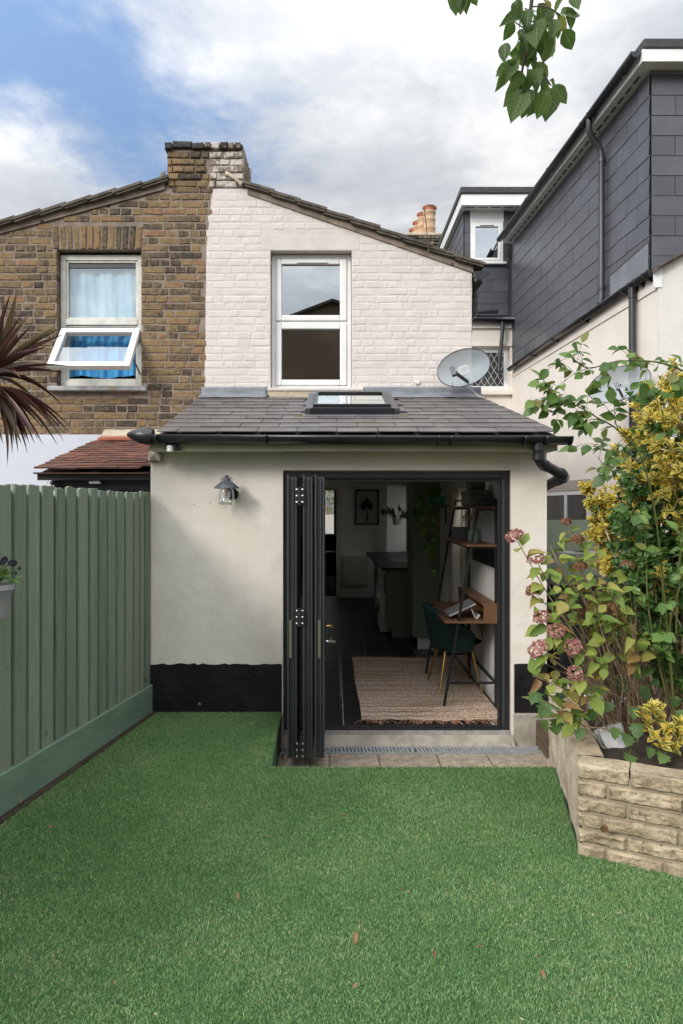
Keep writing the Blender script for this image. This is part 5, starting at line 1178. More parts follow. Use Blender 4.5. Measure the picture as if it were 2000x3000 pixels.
# ladder desk
ld_ = thing('ladder_desk', 'black metal ladder frame desk unit with three walnut shelves', 'desk', (1.2, 6.7, FZ))
yn, yf = 6.08, 7.27
for yy in (yn, yf):
    mb = MB(); mb.bar((.985, yy, FZ + .012), (1.300, yy, 1.69), .022, .022, (0, 1, 0)); mb.build('leg', m_black, ld_, bevel=.002)
    mb = MB(); mb.bar((1.445, yy, FZ + .01), (1.445, yy, 1.69), .022, .022, (0, 1, 0)); mb.build('upright', m_black, ld_, bevel=.002)
    mb = MB(); mb.bar((1.29, yy, 1.682), (1.45, yy, 1.682), .02, .02); mb.build('top_bar', m_black, ld_, bevel=.002)
    mb = MB(); mb.bar((1.03, yy, .052), (1.44, yy, .052), .02, .02); mb.build('stretcher', m_black, ld_, bevel=.002)
MB().bar((1.445, yn, .052), (1.445, yf, .052), .02, .02).build('back_rail', m_black, ld_)
MB().box(.985, 1.455, yn - .04, yf + .02, .588, .606).build('desktop', m_wood, ld_, bevel=.002)
hb = MB(); hb.box(1.33, 1.455, yn - .04, yn - .022, .6065, .745); hb.box(1.33, 1.455, yf - .02, yf + .0, .6065, .745); hb.box(1.33, 1.455, 6.65, 6.668, .6065, .745); hb.box(1.32, 1.457, yn - .042, yf + .002, .7455, .764); hb.box(1.445, 1.455, yn - .022, yf - .02, .6065, .745)
hb.build('hutch', m_wood, ld_, bevel=.002)
MB().box(1.185, 1.455, yn - .03, yf + .03, 1.266, 1.284).build('shelf', m_wood, ld_, bevel=.002)
MB().box(1.26, 1.455, yn - .03, yf + .03, 1.606, 1.624).build('shelf', m_wood, ld_, bevel=.002)
mb = MB(); mb.bar((1.215, yn, 1.256), (1.445, yn, 1.256), .018, .018); mb.bar((1.215, yf, 1.256), (1.445, yf, 1.256), .018, .018); mb.bar((1.285, yn, 1.596), (1.445, yn, 1.596), .018, .018); mb.bar((1.285, yf, 1.596), (1.445, yf, 1.596), .018, .018); mb.bar((1.215, yn, 1.256), (1.215, yf, 1.256), .016, .016); mb.build('shelf_rail', m_black, ld_)
MB().box(1.470, 1.4845, yn - .25, yf - .05, 1.06, 1.25).build('dark_wall_sheet', m_black, room)  # flat dark sheet on the wall below the middle shelf
# chair
ch = thing('velvet_chair', 'dark green velvet tub chair with brass legs at the desk', 'chair', (1.2, 6.72, FZ))
cc_ = V((1.20, 6.72, .30))
mb = MB()
def seatf(a, v):
    an_ = a * 2 * math.pi; rr = .02 + .98 * v; x = .235 * math.cos(an_) * rr; y_ = .225 * math.sin(an_) * rr
    return cc_ + V((x + .02, y_, .025 - .03 * rr ** 4 + .01 * math.cos(an_) * rr))
mb.grid(seatf, 32, 6)
def seatb(a, v):
    an_ = a * 2 * math.pi; rr = 1 - v * .98; return cc_ + V((.235 * math.cos(an_) * rr + .02, .225 * math.sin(an_) * rr, -.005 - .05 * (1 - rr ** 3) + .01 * math.cos(an_) * rr))
mb.grid(seatb, 32, 6); mb.build('seat', m_velvet, ch, smooth=80)
mb = MB()
def backf(a, v):
    an_ = math.pi + (a - .5) * R(236); c_ = math.cos((a - .5) * math.pi); top = .10 + .27 * c_ ** .8 if c_ > 0 else .10
    fl = 1 + .22 * v; x = .235 * math.cos(an_) * fl - .03 * v * c_; y_ = .235 * math.sin(an_) * fl
    return cc_ + V((x + .01, y_, -.055 + v * (top + .055)))
mb.grid(backf, 36, 10); mb.build('backrest', m_velvet, ch, smooth=80, solid=.035)
for fx_, fy_ in ((.968, 6.99), (.995, 6.42), (1.41, 6.46), (1.40, 7.02)):
    t_ = V((cc_.x + (fx_ - cc_.x) * .58, cc_.y + (fy_ - cc_.y) * .5, .275)); MB().tube([(fx_, fy_, FZ + .012), t_], [.009, .014], 10).build('leg', m_brass, ch, smooth=60)
# things on the shelves
def obox_(name, label, c, rx, ry, h, grp='grey storage boxes on the ladder desk'):
    t = thing(name, label, 'storage box', c, grp); c = V(c)
    MB().lathe([(.0, .0), (1, .0), (1, h * .72), (.0, h * .72)], c, 28, rx, ry).build('body', m_box, t, smooth=40)
    MB().lathe([(.0, h * .68), (1.03, h * .68), (1.03, h), (.0, h)], c, 28, rx, ry).build('lid', m_box, t, smooth=40)
obox_('storage_box', 'round grey lidded box on the middle shelf beside the green vase', (1.325, 6.95, 1.285), .125, .16, .125)
def rbox_(label, c, rx, ry, h):
    t = thing('storage_box', label, 'storage box', c, 'grey storage boxes on the ladder desk'); c = V(c)
    MB().box(c.x - rx, c.x + rx, c.y - ry, c.y + ry, c.z, c.z + h * .72).build('body', m_box, t, bevel=.02)
    MB().box(c.x - rx - .005, c.x + rx + .005, c.y - ry - .005, c.y + ry + .005, c.z + h * .68, c.z + h).build('lid', m_box, t, bevel=.015)
rbox_('wide grey lidded box on the top shelf of the ladder desk', (1.345, 6.45, 1.625), .105, .19, .15)
rbox_('small grey lidded box stacked on the wide box at the top', (1.345, 6.45, 1.776), .075, .10, .095)
vz = thing('vase', 'ribbed sage green vase of dried flowers on the middle shelf', 'vase', (1.305, 6.36, 1.285))
mb = MB()
prof = [(.040, 0), (.048, .01), (.048, .10), (.040, .125), (.022, .14), (.026, .15)]
for i in range(len(prof)):
    pass
def vf(u, v):
    a = 2 * math.pi * u; k = v * (len(prof) - 1); i = min(int(k), len(prof) - 2); f = k - i; r_ = prof[i][0] * (1 - f) + prof[i + 1][0] * f; h_ = prof[i][1] * (1 - f) + prof[i + 1][1] * f
    r_ *= 1 + .07 * abs(math.sin(a * 8)) * (1 if h_ < .12 else 0); return (1.305 + r_ * math.cos(a), 6.36 + r_ * math.sin(a), 1.2845 + h_)
mb.grid(vf, 64, 10); mb.build('body', m_vase, vz, smooth=50)
mb = MB()
for k in range(11):
    a = rng.uniform(0, 6.28); tip = V((1.305 + math.cos(a) * rng.uniform(.02, .10) - .015, 6.36 + math.sin(a) * .08, rng.uniform(1.49, 1.56))); mb.tube([(1.305, 6.36, 1.42), tip], .0016, 4)
    for q in range(16):
        p = tip + V((rng.gauss(0, .014), rng.gauss(0, .014), rng.gauss(0, .014))); r_ = rng.uniform(.004, .008); mb.lathe([(0, -r_), (r_, 0), (0, r_)], p, 5)
mb.build('dried_flowers', m_dried, vz)
lp = thing('laptop', 'closed silver laptop resting tilted on a stand on the desk', 'laptop', (1.17, 6.3, .62))
p0 = V((1.045, 6.30, .632)); p1 = V((1.285, 6.30, .742)); dxv = (p1 - p0).normalized(); up_ = V((-dxv.z, 0, dxv.x))
MB().obox((p0 + p1) / 2, (p1 - p0) / 2, V((0, .155, 0)), up_ * .004).build('base', m_silver, lp, bevel=.003)
MB().obox((p0 + p1) / 2 + up_ * .0085, (p1 - p0) / 2, V((0, .155, 0)), up_ * .0035).build('lid', m_silver, lp, bevel=.003)
ls = thing('laptop_stand', 'bent white metal stand holding up the silver laptop', 'laptop stand', (1.25, 6.3, .607))
mb = MB(); pth = [V((1.285, 0, .728)) - up_ * .006, V((1.30, 0, .612)), V((1.318, 0, .609)), V((1.328, 0, .635)), ]
pth = [V((1.24, 0, .712)), V((1.285, 0, .615)), V((1.30, 0, .609)), V((1.325, 0, .64))]
for a_, b_ in zip(pth[:-1], pth[1:]): mb.obox((a_ + b_) / 2 + V((0, 6.26, 0)), (b_ - a_) / 2, V((0, .09, 0)), V((-(b_ - a_).z, 0, (b_ - a_).x)).normalized() * .003)
mb.build('stand', m_upvc, ls)
sc_ = thing('wall_socket', 'white double wall socket low on the right wall under the desk', 'socket', (1.48, 6.75, .36))
MB().box(1.474, 1.4845, 6.68, 6.83, .315, .40).build('plate', m_upvc, sc_, bevel=.003); MB().box(1.470, 1.4739, 6.70, 6.72, .365, .385).build('switch', m_upvc, sc_)
# bracket shelf with teal pot
bs = thing('bracket_shelf', 'short walnut bracket shelf beside the tall green cabinet', 'shelf', (1.3, 8.3, 1.63))
MB().box(1.18, 1.40, 8.2, 8.49, 1.618, 1.636).build('board', m_wood, bs, bevel=.002)
mb = MB(); mb.box(1.36, 1.375, 8.30, 8.32, 1.40, 1.6175); mb.box(1.2, 1.375, 8.30, 8.32, 1.605, 1.6175); mb.build('bracket', m_black, bs)
tp_ = thing('planter_pot', 'faceted teal plant pot with trailing plant on the bracket shelf', 'plant pot', (1.245, 8.33, 1.64))
mb = MB(); w_, h_ = .10, .10
A = [V((1.25 + sx * .085, 8.33 + sy * .06, 1.637)) for sx, sy in ((-1, -1), (1, -1), (1, 1), (-1, 1))]; Bq = [V((1.25 + sx * .11, 8.33 + sy * .08, 1.735)) for sx, sy in ((-1, -1), (1, -1), (1, 1), (-1, 1))]
MID = [(A[i] + A[(i + 1) % 4]) / 2 + (A[i] + A[(i + 1) % 4] - A[(i + 2) % 4] - A[(i + 3) % 4]) * .05 for i in range(4)]
for i in range(4): mb.add([A[i], MID[i], A[(i + 1) % 4], Bq[(i + 1) % 4], Bq[i]], [(0, 1, 4), (1, 3, 4), (1, 2, 3)])
mb.add(A, [(0, 1, 2, 3)]); mb.build('pot', m_teal, tp_, recalc=True)
MB().add([b + V((0, 0, -.012)) for b in Bq], [(0, 1, 2, 3)]).build('compost', m_soil, tp_)
# mirror edge / roller blind strip on the wall behind the shelf
MB().box(1.285, 1.3295, 8.60, 8.6195, FZ + .2, 2.0).build('wall_strip', m_offwhite, room)
# dark stool and cupboards in the far doorway
stl = thing('dark_stool', 'black stool in the far doorway silhouetted under the bright window', 'stool', (-.1, 14.6, FZ))
MB().lathe([(.0, 0), (.16, 0), (.17, .02), (.0, .04)], (-.06, 14.6, .62), 16).build('seat', m_black, stl, smooth=40)
for a in (45, 135, 225, 315): MB().tube([(-.06 + .12 * math.cos(R(a)), 14.6 + .12 * math.sin(R(a)), .62), (-.06 + .19 * math.cos(R(a)), 14.6 + .19 * math.sin(R(a)), FZ)], .012, 6).build('leg', m_black, stl)
ot = thing('street_tree', 'yellow green tree glimpsed through the far window beyond the kitchen', 'tree', (-.2, 22, -.4))
MB().tube([(-.2, 22, -.4), (-.2, 22, 1.6)], [.1, .06], 8).build('trunk', m_bark, ot)
mb = MB()
for k in range(900):
    p = V((-.2 + rng.gauss(0, .6), 22 + rng.gauss(0, .4), 2.2 + rng.gauss(0, .42))); d = V((rng.gauss(0, 1), rng.gauss(0, 1), rng.gauss(0, 1))).normalized(); s = d.orthogonal().normalized() * .03; mb.add([p, p + d * .045 + s, p + d * .1, p + d * .045 - s], [(0, 1, 2, 3)])
mb.build('crown', leafmat('street_leaf', [(0, (.10, .16, .03)), (1, (.24, .26, .05))]), ot, recalc=False, kind='stuff')
tag(MB().box(-6, 6, 20.2, 20.4, -.4, 1.35).build('front_wall', m_gable), 'pale garden wall glimpsed through the far window beyond the kitchen', 'wall')
# ================================================================== turf
def blades(n, name):
    px = nrg.uniform(-2.3, 2.6, n * 2); u = nrg.random(n * 2); py = 0.95 + (5.44 - 0.95) * u
    ok = (px > (-2.416 + .1744 * py + .055))
    ok &= ~((px > -0.39) & (py > 4.305))
    side_x = 1.17 + (py - 3.235) * (0.24 / 1.115) - .012; fr_y = 3.235 - (px - 1.17) * 0.5 - .01
    ok &= ~((py > 3.235) & (px > side_x)) & ~((py <= 3.235) & (px > 1.16) & (py > fr_y))
    ok &= ~((py > 4.305) & (px > -.405) & (px < 0))
    keep = nrg.random(n * 2) < np.clip(1.25 - (py - 2.0) * .13, .5, 1.0) * np.where(py < 1.9, .45, 1.0)
    ok &= keep
    px, py = px[ok][:n], py[ok][:n]; n = len(px)
    # tufting: patches that lean together
    ph_ = np.sin(px * 2.1 + 1.3) * 1.2 + np.sin(py * 1.7 + px) * 1.1 + np.sin(px * 5.1 - py * 4.3) * .5
    ang = ph_ + nrg.normal(0, 1.8, n) + 2.0; lean = np.abs(nrg.normal(.60, .32, n)); h = nrg.uniform(.010, .018, n); w = nrg.uniform(.0010, .0017, n)
    ca, sa = np.cos(ang), np.sin(ang); fa = nrg.uniform(0, np.pi, n); cf_, sf_ = np.cos(fa), np.sin(fa)
    v = np.zeros((n, 5, 3), np.float32); z0 = -.021
    v[:, 0] = np.stack([px - cf_ * w, py - sf_ * w, np.full(n, z0)], 1); v[:, 1] = np.stack([px + cf_ * w, py + sf_ * w, np.full(n, z0)], 1)
    mx, my = px + ca * lean * h * .35, py + sa * lean * h * .35
    v[:, 2] = np.stack([mx + cf_ * w * .9, my + sf_ * w * .9, z0 + h * .6], 1); v[:, 3] = np.stack([mx - cf_ * w * .9, my - sf_ * w * .9, z0 + h * .6], 1)
    v[:, 4] = np.stack([px + ca * lean * h, py + sa * lean * h, z0 + h * (1.02 - .25 * lean)], 1)
    base = (np.arange(n) * 5)[:, None]
    tri = np.concatenate([base + np.array([[0, 1, 2]]), base + np.array([[0, 2, 3]]), base + np.array([[3, 2, 4]])], 1).reshape(-1)
    me = bpy.data.meshes.new(name); me.vertices.add(n * 5); me.vertices.foreach_set('co', v.reshape(-1)); nt = n * 3
    me.loops.add(nt * 3); me.loops.foreach_set('vertex_index', tri.astype(np.int32)); me.polygons.add(nt)
    me.polygons.foreach_set('loop_start', np.arange(0, nt * 3, 3, dtype=np.int32)); me.update(calc_edges=True)
    return me
def turfmat():
    m = bpy.data.materials.new('turf_blade'); m.use_nodes = True; t = NT(m.node_tree); b = t.n['Principled BSDF']; g = t.new('ShaderNodeNewGeometry')
    f = t.math('ADD', g.outputs['Random Per Island'], t.math('MULTIPLY', t.math('SUBTRACT', t.noise(g.outputs['Position'], 1.5, 6, .65), .5), 1.0))
    c = t.ramp(f, [(0, (.095, .19, .058)), (.40, (.15, .285, .092)), (.74, (.22, .37, .14)), (.93, (.30, .42, .185)), (1, (.46, .46, .26))])
    t.put(b.inputs['Base Color'], c); b.inputs['Roughness'].default_value = .5; b.inputs['Specular IOR Level'].default_value = .35
    tl = t.new('ShaderNodeBsdfTranslucent'); t.put(tl.inputs[0], c); mx = t.new('ShaderNodeMixShader'); mx.inputs[0].default_value = .25
    t.l.new(b.outputs[0], mx.inputs[1]); t.l.new(tl.outputs[0], mx.inputs[2]); t.l.new(mx.outputs[0], t.n['Material Output'].inputs[0]); return m
tm = blades(600000, 'turf'); tm.materials.append(turfmat()); tf = link(bpy.data.objects.new('turf', tm)); tf['kind'] = 'stuff'; tf['label'] = 'short green artificial turf covering the lawn'

# ================================================================== leaves
def leaf_mesh(matl, w=.5, n=5, fold=.12, curl=.18, prof=None, notch=0.0, serr=0.0, wave=0.0, twist=0.0):
    """unit leaf along +Y, face up +Z, with UV (u across, v along)"""
    prof = prof or [0, .62, .95, 1.0, .78, .42, 0]
    k = len(prof) - 1; vs_ = []; uv = []
    for i in range(k + 1):
        v = i / k; hw = prof[i] * w / 2; z = -curl * v * v + wave * math.sin(v * 9)
        ser = 1 + (serr if i % 2 else -serr)
        tw = twist * v
        for s, uu in ((-1, 0.0), (0, .5), (1, 1.0)):
            x = s * hw * ser; zz = z + abs(s) * fold * hw * 2 - (wave * .6 * s * math.cos(v * 7))
            x, zz = x * math.cos(tw) - (zz - z) * math.sin(tw), z + x * math.sin(tw) + (zz - z) * math.cos(tw)
            vs_.append((x, v * (1 - .15 * curl), zz)); uv.append((uu, v))
    fs = []
    for i in range(k):
        a = i * 3
        fs += [(a, a + 1, a + 4, a + 3), (a + 1, a + 2, a + 5, a + 4)]
    me = bpy.data.meshes.new('leaf'); me.from_pydata(vs_, [], fs); l = me.uv_layers.new(name='UVMap')
    for lp_ in me.loops: l.data[lp_.index].uv = uv[lp_.vertex_index]
    me.polygons.foreach_set('use_smooth', [True] * len(me.polygons)); me.materials.append(matl); return me
def leaf_mtx(p, d, up, size, roll=0.0, wid=1.0):
    d = V(d).normalized(); u = V(up); x = d.cross(u)
    if x.length < 1e-3: x = d.orthogonal()
    x.normalize(); z = x.cross(d)
    m = M4(((x.x, d.x, z.x, 0), (x.y, d.y, z.y, 0), (x.z, d.z, z.z, 0), (0, 0, 0, 1)))
    return M4.Translation(V(p)) @ m @ M4.Rotation(roll, 4, 'Y') @ M4.Diagonal((size * wid, size, size, 1))
def join_leaves(name, items, matl, parent, kind='stuff'):
    """many leaves in one mesh: items = (mesh, matrix)"""
    V_, F_, U_ = [], [], []; o = 0; off = root_loc(parent)
    cache = {}
    for me, mt in items:
        if me not in cache:
            co = np.array([v.co[:] for v in me.vertices]); fs = np.array([p.vertices[:] for p in me.polygons]); uvl = np.array([d.uv[:] for d in me.uv_layers[0].data]); cache[me] = (co, fs, uvl)
        co, fs, uvl = cache[me]; M_ = np.array(mt); V_.append(co @ M_[:3, :3].T + M_[:3, 3]); F_.append(fs + o); U_.append(uvl); o += len(co)
    vv = np.concatenate(V_) - np.array(off); ff = np.concatenate(F_); uu = np.concatenate(U_)
    me = bpy.data.meshes.new(name); me.vertices.add(len(vv)); me.vertices.foreach_set('co', vv.astype(np.float32).reshape(-1)); me.loops.add(ff.size); me.loops.foreach_set('vertex_index', ff.astype(np.int32).reshape(-1)); me.polygons.add(len(ff)); me.polygons.foreach_set('loop_start', np.arange(0, ff.size, 4, dtype=np.int32)); me.update(calc_edges=True)
    l = me.uv_layers.new(name='UVMap'); l.data.foreach_set('uv', uu.astype(np.float32).reshape(-1)); me.polygons.foreach_set('use_smooth', [True] * len(me.polygons)); me.materials.append(matl)
    ob = link(bpy.data.objects.new(name, me), parent); ob['kind'] = kind; return ob
def rv(s=1.0): return V((rng.gauss(0, s), rng.gauss(0, s), rng.gauss(0, s)))
def jit(d, s): return (V(d).normalized() + rv(s)).normalized()
def spl(pts, n=6):
    out = []; pts = [V(p) for p in pts]
    for i in range(len(pts) - 1):
        p0 = pts[max(i - 1, 0)]; p1 = pts[i]; p2 = pts[i + 1]; p3 = pts[min(i + 2, len(pts) - 1)]
        for k in range(n):
            t = k / n; out.append(.5 * ((2 * p1) + (p2 - p0) * t + (2 * p0 - 5 * p1 + 4 * p2 - p3) * t * t + (3 * p1 - p0 - 3 * p2 + p3) * t ** 3))
    out.append(pts[-1]); return out

# ------------------------------------------------------------------ red cordyline beyond the left fence
m_cord = leafmat('cordyline_leaf', [(0, (.045, .018, .016)), (.3, (.10, .04, .035)), (.55, (.14, .062, .055)), (.75, (.15, .105, .06)), (1, (.20, .16, .09))], .38, .2)
cd = thing('cordyline', 'red leaved cordyline palm behind the fence at the left edge', 'plant', (-2.55, 4.75, -.4))
cc_ = P(-26, 1118, 4.75)
MB().tube([(cc_.x - .05, 4.78, -.4), (cc_.x - .03, 4.76, 1.2), (cc_.x, 4.75, cc_.z - .02)], [.06, .05, .045], 10).build('trunk', m_bark, cd, smooth=60)
cm = [leaf_mesh(m_cord, .085, fold=.5, curl=c_, prof=[.30, .65, .9, 1, 1, .95, .82, .6, .33, 0], twist=tw) for c_, tw in ((.05, .2), (.25, -.3), (.5, .3), (.85, -.2), (.12, .5))]
for k in range(130):
    az = rng.uniform(0, 2 * math.pi); el = rng.uniform(-75, 78); e = R(el); d = V((math.cos(az) * math.cos(e), math.sin(az) * math.cos(e) * .9, math.sin(e)))
    me = cm[0] if el > 50 else cm[4] if el > 30 else cm[1] if el > 5 else cm[2] if el > -25 else cm[1]
    up = V((0, 0, 1)) if abs(d.z) < .9 else V((math.cos(az), math.sin(az), .2))
    L = rng.uniform(.42, .60) * (0.92 if el < -30 else 1)
    inst('leaf', me, cd, leaf_mtx(cc_ + d * .03 + V((0, 0, -.04 if el < 0 else .03)), d, up, L, rng.uniform(-.5, .5), rng.uniform(.6, 1.15)))

# ------------------------------------------------------------------ hanging pot with dark pansies at the left edge
c = P(-12, 1712, 3.42)
hp_ = thing('flower_pot', 'lilac grey pot hung on the green fence at the left edge', 'flower pot', c)
MB().lathe([(.0, -.17), (.045, -.17), (.055, -.14), (.078, -.03), (.080, -.028), (.086, -.026), (.086, .0), (.078, .0), (.074, -.02), (.0, -.02)], c, 28).build('pot', m_lilac, hp_, smooth=40)
mb = MB(); mb.bar(c + V((-.07, .05, -.03)), V((FX(3.46) + .02, 3.46, c.z + .08)), .012, .006); mb.build('hook', m_black, hp_)
pn = thing('pansy_plant', 'leafy plant with nearly black pansy flowers in the hung pot', 'plant', c)
m_pl = leafmat('pansy_leaf', [(0, (.05, .13, .02)), (.6, (.09, .21, .03)), (1, (.16, .28, .06))], .5)
m_pf = mat('near_black_petal', (.010, .008, .014), (.02, .014, .03), .7, 20)
lm = leaf_mesh(m_pl, .42, curl=.3)
for k in range(70):
    az = rng.uniform(0, 6.28); e = R(rng.uniform(-10, 75)); d = V((math.cos(az) * math.cos(e), math.sin(az) * math.cos(e), math.sin(e))); inst('leaf', lm, pn, leaf_mtx(c + V((0, 0, -.01)) + d * rng.uniform(.03, .10), jit(d, .4), V((0, 0, 1)), rng.uniform(.035, .06), rng.uniform(-.6, .6)))
st = MB()
for fxp, fyp in ((15, 1640), (33, 1650), (42, 1650), (8, 1648), (47, 1680), (58, 1666), (-10, 1630)):
    tip = P(fxp, fyp, 3.42 + rng.uniform(-.03, .03)); st.tube(spl([c, c.lerp(tip, .5) + V((0, 0, .03)), tip], 4), .0016, 5)
    mb = MB(); n0 = V((rng.uniform(-.3, .6), -1, rng.uniform(-.2, .4))).normalized(); a_ = n0.orthogonal().normalized(); b_ = n0.cross(a_)
    for q in range(5):
        an_ = q * 1.2566; d = a_ * math.cos(an_) + b_ * math.sin(an_); s = n0.cross(d); r_ = .016 if fxp < 45 else .009
        mb.add([tip, tip + d * r_ * .7 + s * r_ * .7, tip + d * r_ * 1.15 + n0 * .004, tip + d * r_ * .7 - s * r_ * .7], [(0, 1, 2, 3)])
    mb.build('flower', m_pf, pn)
st.build('stem', m_cane, pn)

# ------------------------------------------------------------------ branch hanging in from above
m_ap = leafmat('apple_leaf', [(0, (.055, .11, .022)), (.5, (.09, .165, .03)), (.9, (.13, .21, .045)), (1, (.26, .25, .04))], .5, .55, vein=(.24, .31, .12), spots=((.20, .20, .04), 40, .68))
br = thing('hanging_branch', 'leafy green fruit tree branch hanging into the top right of the sky', 'branch', P(1560, -60, 2.5))
DB = 2.5
main = spl([P(1590, -420, DB + .25), P(1570, -160, DB + .05), P(1556, 0, DB), P(1543, 90, DB), P(1535, 170, DB - .02), P(1528, 215, DB), P(1545, 250, DB)], 5)
tw = MB(); tw.tube(main, [.009 - .006 * i / (len(main) - 1) for i in range(len(main))], 7)
for q in ([P(1556, 20, DB), P(1600, 20, DB - .08), P(1640, 45, DB - .1)], [P(1543, 90, DB), P(1500, 60, DB + .06)], [P(1535, 170, DB), P(1570, 185, DB - .04), P(1612, 250, DB - .06)], [P(1528, 210, DB), P(1500, 205, DB + .04)], [P(1548, 60, DB), P(1600, 75, DB + .1), P(1630, 85, DB + .12)]):
    tw.tube(spl(q, 4), .0026, 5)
tw.build('twig', m_twig, br)
am = [leaf_mesh(m_ap, w_, fold=f_, curl=c_, prof=[.05, .60, .92, 1, .92, .72, .40, 0], serr=.03, wave=wv) for w_, f_, c_, wv in ((.66, .15, .25, .01), (.60, .35, .4, .02), (.72, .08, .15, .012), (.55, .5, .3, 0))]
L1 = [(1500, 60, 1480, 115, 0), (1525, 55, 1470, 60, 3), (1510, 0, 1520, 50, 1), (1480, 125, 1472, 175, 0), (1520, 120, 1500, 175, 1), (1530, 90, 1505, 135, 2), (1545, 30, 1540, 85, 3), (1560, 40, 1575, 100, 0), (1575, 10, 1600, 70, 2), (1590, 90, 1600, 175, 0), (1615, 95, 1630, 165, 0), (1650, 85, 1675, 145, 2), (1640, 40, 1700, 35, 2), (1625, 40, 1650, 75, 1), (1610, 55, 1618, 100, 3), (1660, 20, 1680, 80, 0), (1590, 0, 1612, 35, 1), (1560, 95, 1570, 150, 1), (1545, 110, 1548, 160, 3), (1575, 120, 1585, 160, 0), (1560, 160, 1562, 200, 3),
      (1475, 198, 1462, 258, 3), (1518, 172, 1478, 222, 3), (1500, 185, 1490, 215, 1), (1525, 215, 1495, 250, 0), (1542, 200, 1540, 270, 3), (1565, 182, 1598, 240, 2), (1560, 205, 1572, 255, 3), (1525, 250, 1487, 300, 0), (1535, 262, 1497, 342, 0), (1555, 262, 1535, 325, 0), (1572, 270, 1562, 330, 3), (1585, 245, 1600, 292, 1), (1600, 265, 1575, 340, 0), (1610, 258, 1602, 335, 0), (1617, 250, 1660, 298, 2), (1590, 275, 1600, 310, 2), (1510, 150, 1485, 150, 1), (1575, 60, 1560, 120, 0), (1590, 40, 1580, 110, 3), (1530, 20, 1500, 45, 0), (1600, 130, 1612, 160, 1)]
for (x0, y0, x1, y1, kk) in L1:
    dq = rng.uniform(-.09, .09); p = P(x0, y0, DB + dq); q = P(x1, y1, DB + dq + rng.uniform(-.05, .05)); d = q - p
    inst('leaf', am[kk], br, leaf_mtx(p, d, V((rng.uniform(-.6, .6), -1, rng.uniform(.0, .6))), d.length * 1.06, rng.uniform(-.5, .5)))
for k in range(30):
    q0 = rng.choice([(1540, 60), (1590, 60), (1620, 80), (1530, 130), (1560, 110), (1535, 210), (1560, 255), (1590, 260), (1505, 225), (1580, 30), (1545, 10), (1640, 30)]); x0, y0 = q0[0] + rng.gauss(0, 18), q0[1] + rng.gauss(0, 16); an_ = rng.gauss(0, .7); L = rng.uniform(34, 54)
    dq = rng.uniform(-.10, .10); p = P(x0, y0, DB + dq); d = P(x0 + math.sin(an_) * L, y0 + math.cos(an_) * L, DB + dq + rng.uniform(-.04, .04)) - p
    inst('leaf', am[rng.randint(0, 3)], br, leaf_mtx(p, d, V((rng.uniform(-.9, .9), -1, rng.uniform(-.3, .6))), d.length, rng.uniform(-.7, .7)))
b2 = thing('hanging_branch', 'small tip of leafy branch peeking in at the top edge', 'branch', P(1350, -60, 2.5))
MB().tube([P(1360, -200, 2.6), P(1350, -15, 2.5)], .004, 6).build('twig', m_twig, b2)
for (x0, y0, x1, y1, kk) in ((1335, -30, 1330, 36, 0), (1345, -30, 1348, 36, 2), (1365, -25, 1362, 30, 1), (1375, -25, 1395, 12, 0), (1355, -40, 1340, -5, 2)):
    p = P(x0, y0, DB); q = P(x1, y1, DB); d = q - p; inst('leaf', am[kk], b2, leaf_mtx(p, d, V((rng.uniform(-.4, .4), -1, .3)), d.length * 1.05, rng.uniform(-.4, .4)))

# ------------------------------------------------------------------ variegated euonymus
m_vg = leafmat('variegated_leaf', [(0, (.06, .12, .04)), (.5, (.10, .17, .05)), (1, (.17, .23, .06))], .38, .4, margin=((.74, .53, .06), .20, .44, (.78, .64, .17)))
m_gr = leafmat('glossy_green_leaf', [(0, (.035, .09, .025)), (.5, (.06, .14, .032)), (.85, (.10, .21, .045)), (1, (.17, .28, .06))], .32, .32)
vmesh = [leaf_mesh(m_vg, w_, fold=f_, curl=c_, prof=[.10, .55, .9, 1, .88, .5, 0]) for w_, f_, c_ in ((.48, .25, .2), (.52, .15, .35), (.44, .35, .1))]
gmesh = [leaf_mesh(m_gr, w_, fold=f_, curl=c_, prof=[.10, .55, .9, 1, .88, .5, 0]) for w_, f_, c_ in ((.46, .22, .2), (.5, .12, .35), (.42, .3, .1))]
eu = thing('euonymus_shrub', 'large yellow and green variegated shrub filling the right edge above the planter', 'shrub', (2.0, 4.2, .35))
# boughs of the shrub: (centre pixel, distance, radius in metres, shoots, share of yellow)
boughs = [(1905, 1165, 3.9, .10, 11, .75), (1990, 1150, 3.7, .16, 22, .85), (1960, 1260, 3.6, .20, 36, .78), (1890, 1260, 4.1, .15, 22, .55), (1850, 1340, 4.25, .16, 24, .35), (2010, 1400, 3.5, .22, 40, .9), (1930, 1420, 3.95, .22, 40, .25),
          (1800, 1480, 4.45, .13, 28, .85), (1765, 1545, 4.5, .12, 26, .95), (1800, 1640, 4.5, .14, 32, .95), (1835, 1730, 4.45, .13, 24, .9), (1850, 1540, 4.3, .16, 30, .3), (1900, 1640, 4.1, .22, 40, .1), (1970, 1560, 3.8, .20, 34, .2), (1990, 1720, 3.75, .20, 34, .08), (1900, 1790, 4.15, .18, 30, .08), (1830, 1830, 4.4, .10, 12, .5), (1960, 1860, 3.9, .20, 30, .06), (2060, 1300, 3.6, .25, 30, .7), (2070, 1650, 3.8, .3, 34, .3), (1720, 1430, 4.55, .05, 6, 1), (1745, 1470, 4.5, .06, 8, 1), (1985, 1960, 3.7, .15, 18, .1), (1880, 1560, 3.75, .17, 26, .05), (1850, 1700, 3.85, .14, 20, .05), (1920, 1700, 3.6, .16, 22, .1), (1860, 1420, 3.8, .13, 16, .2), (1940, 1850, 3.6, .15, 18, .05)]
yl, gl_ = [], []; stm = MB(); trunk0 = P(1960, 2130, 4.0)
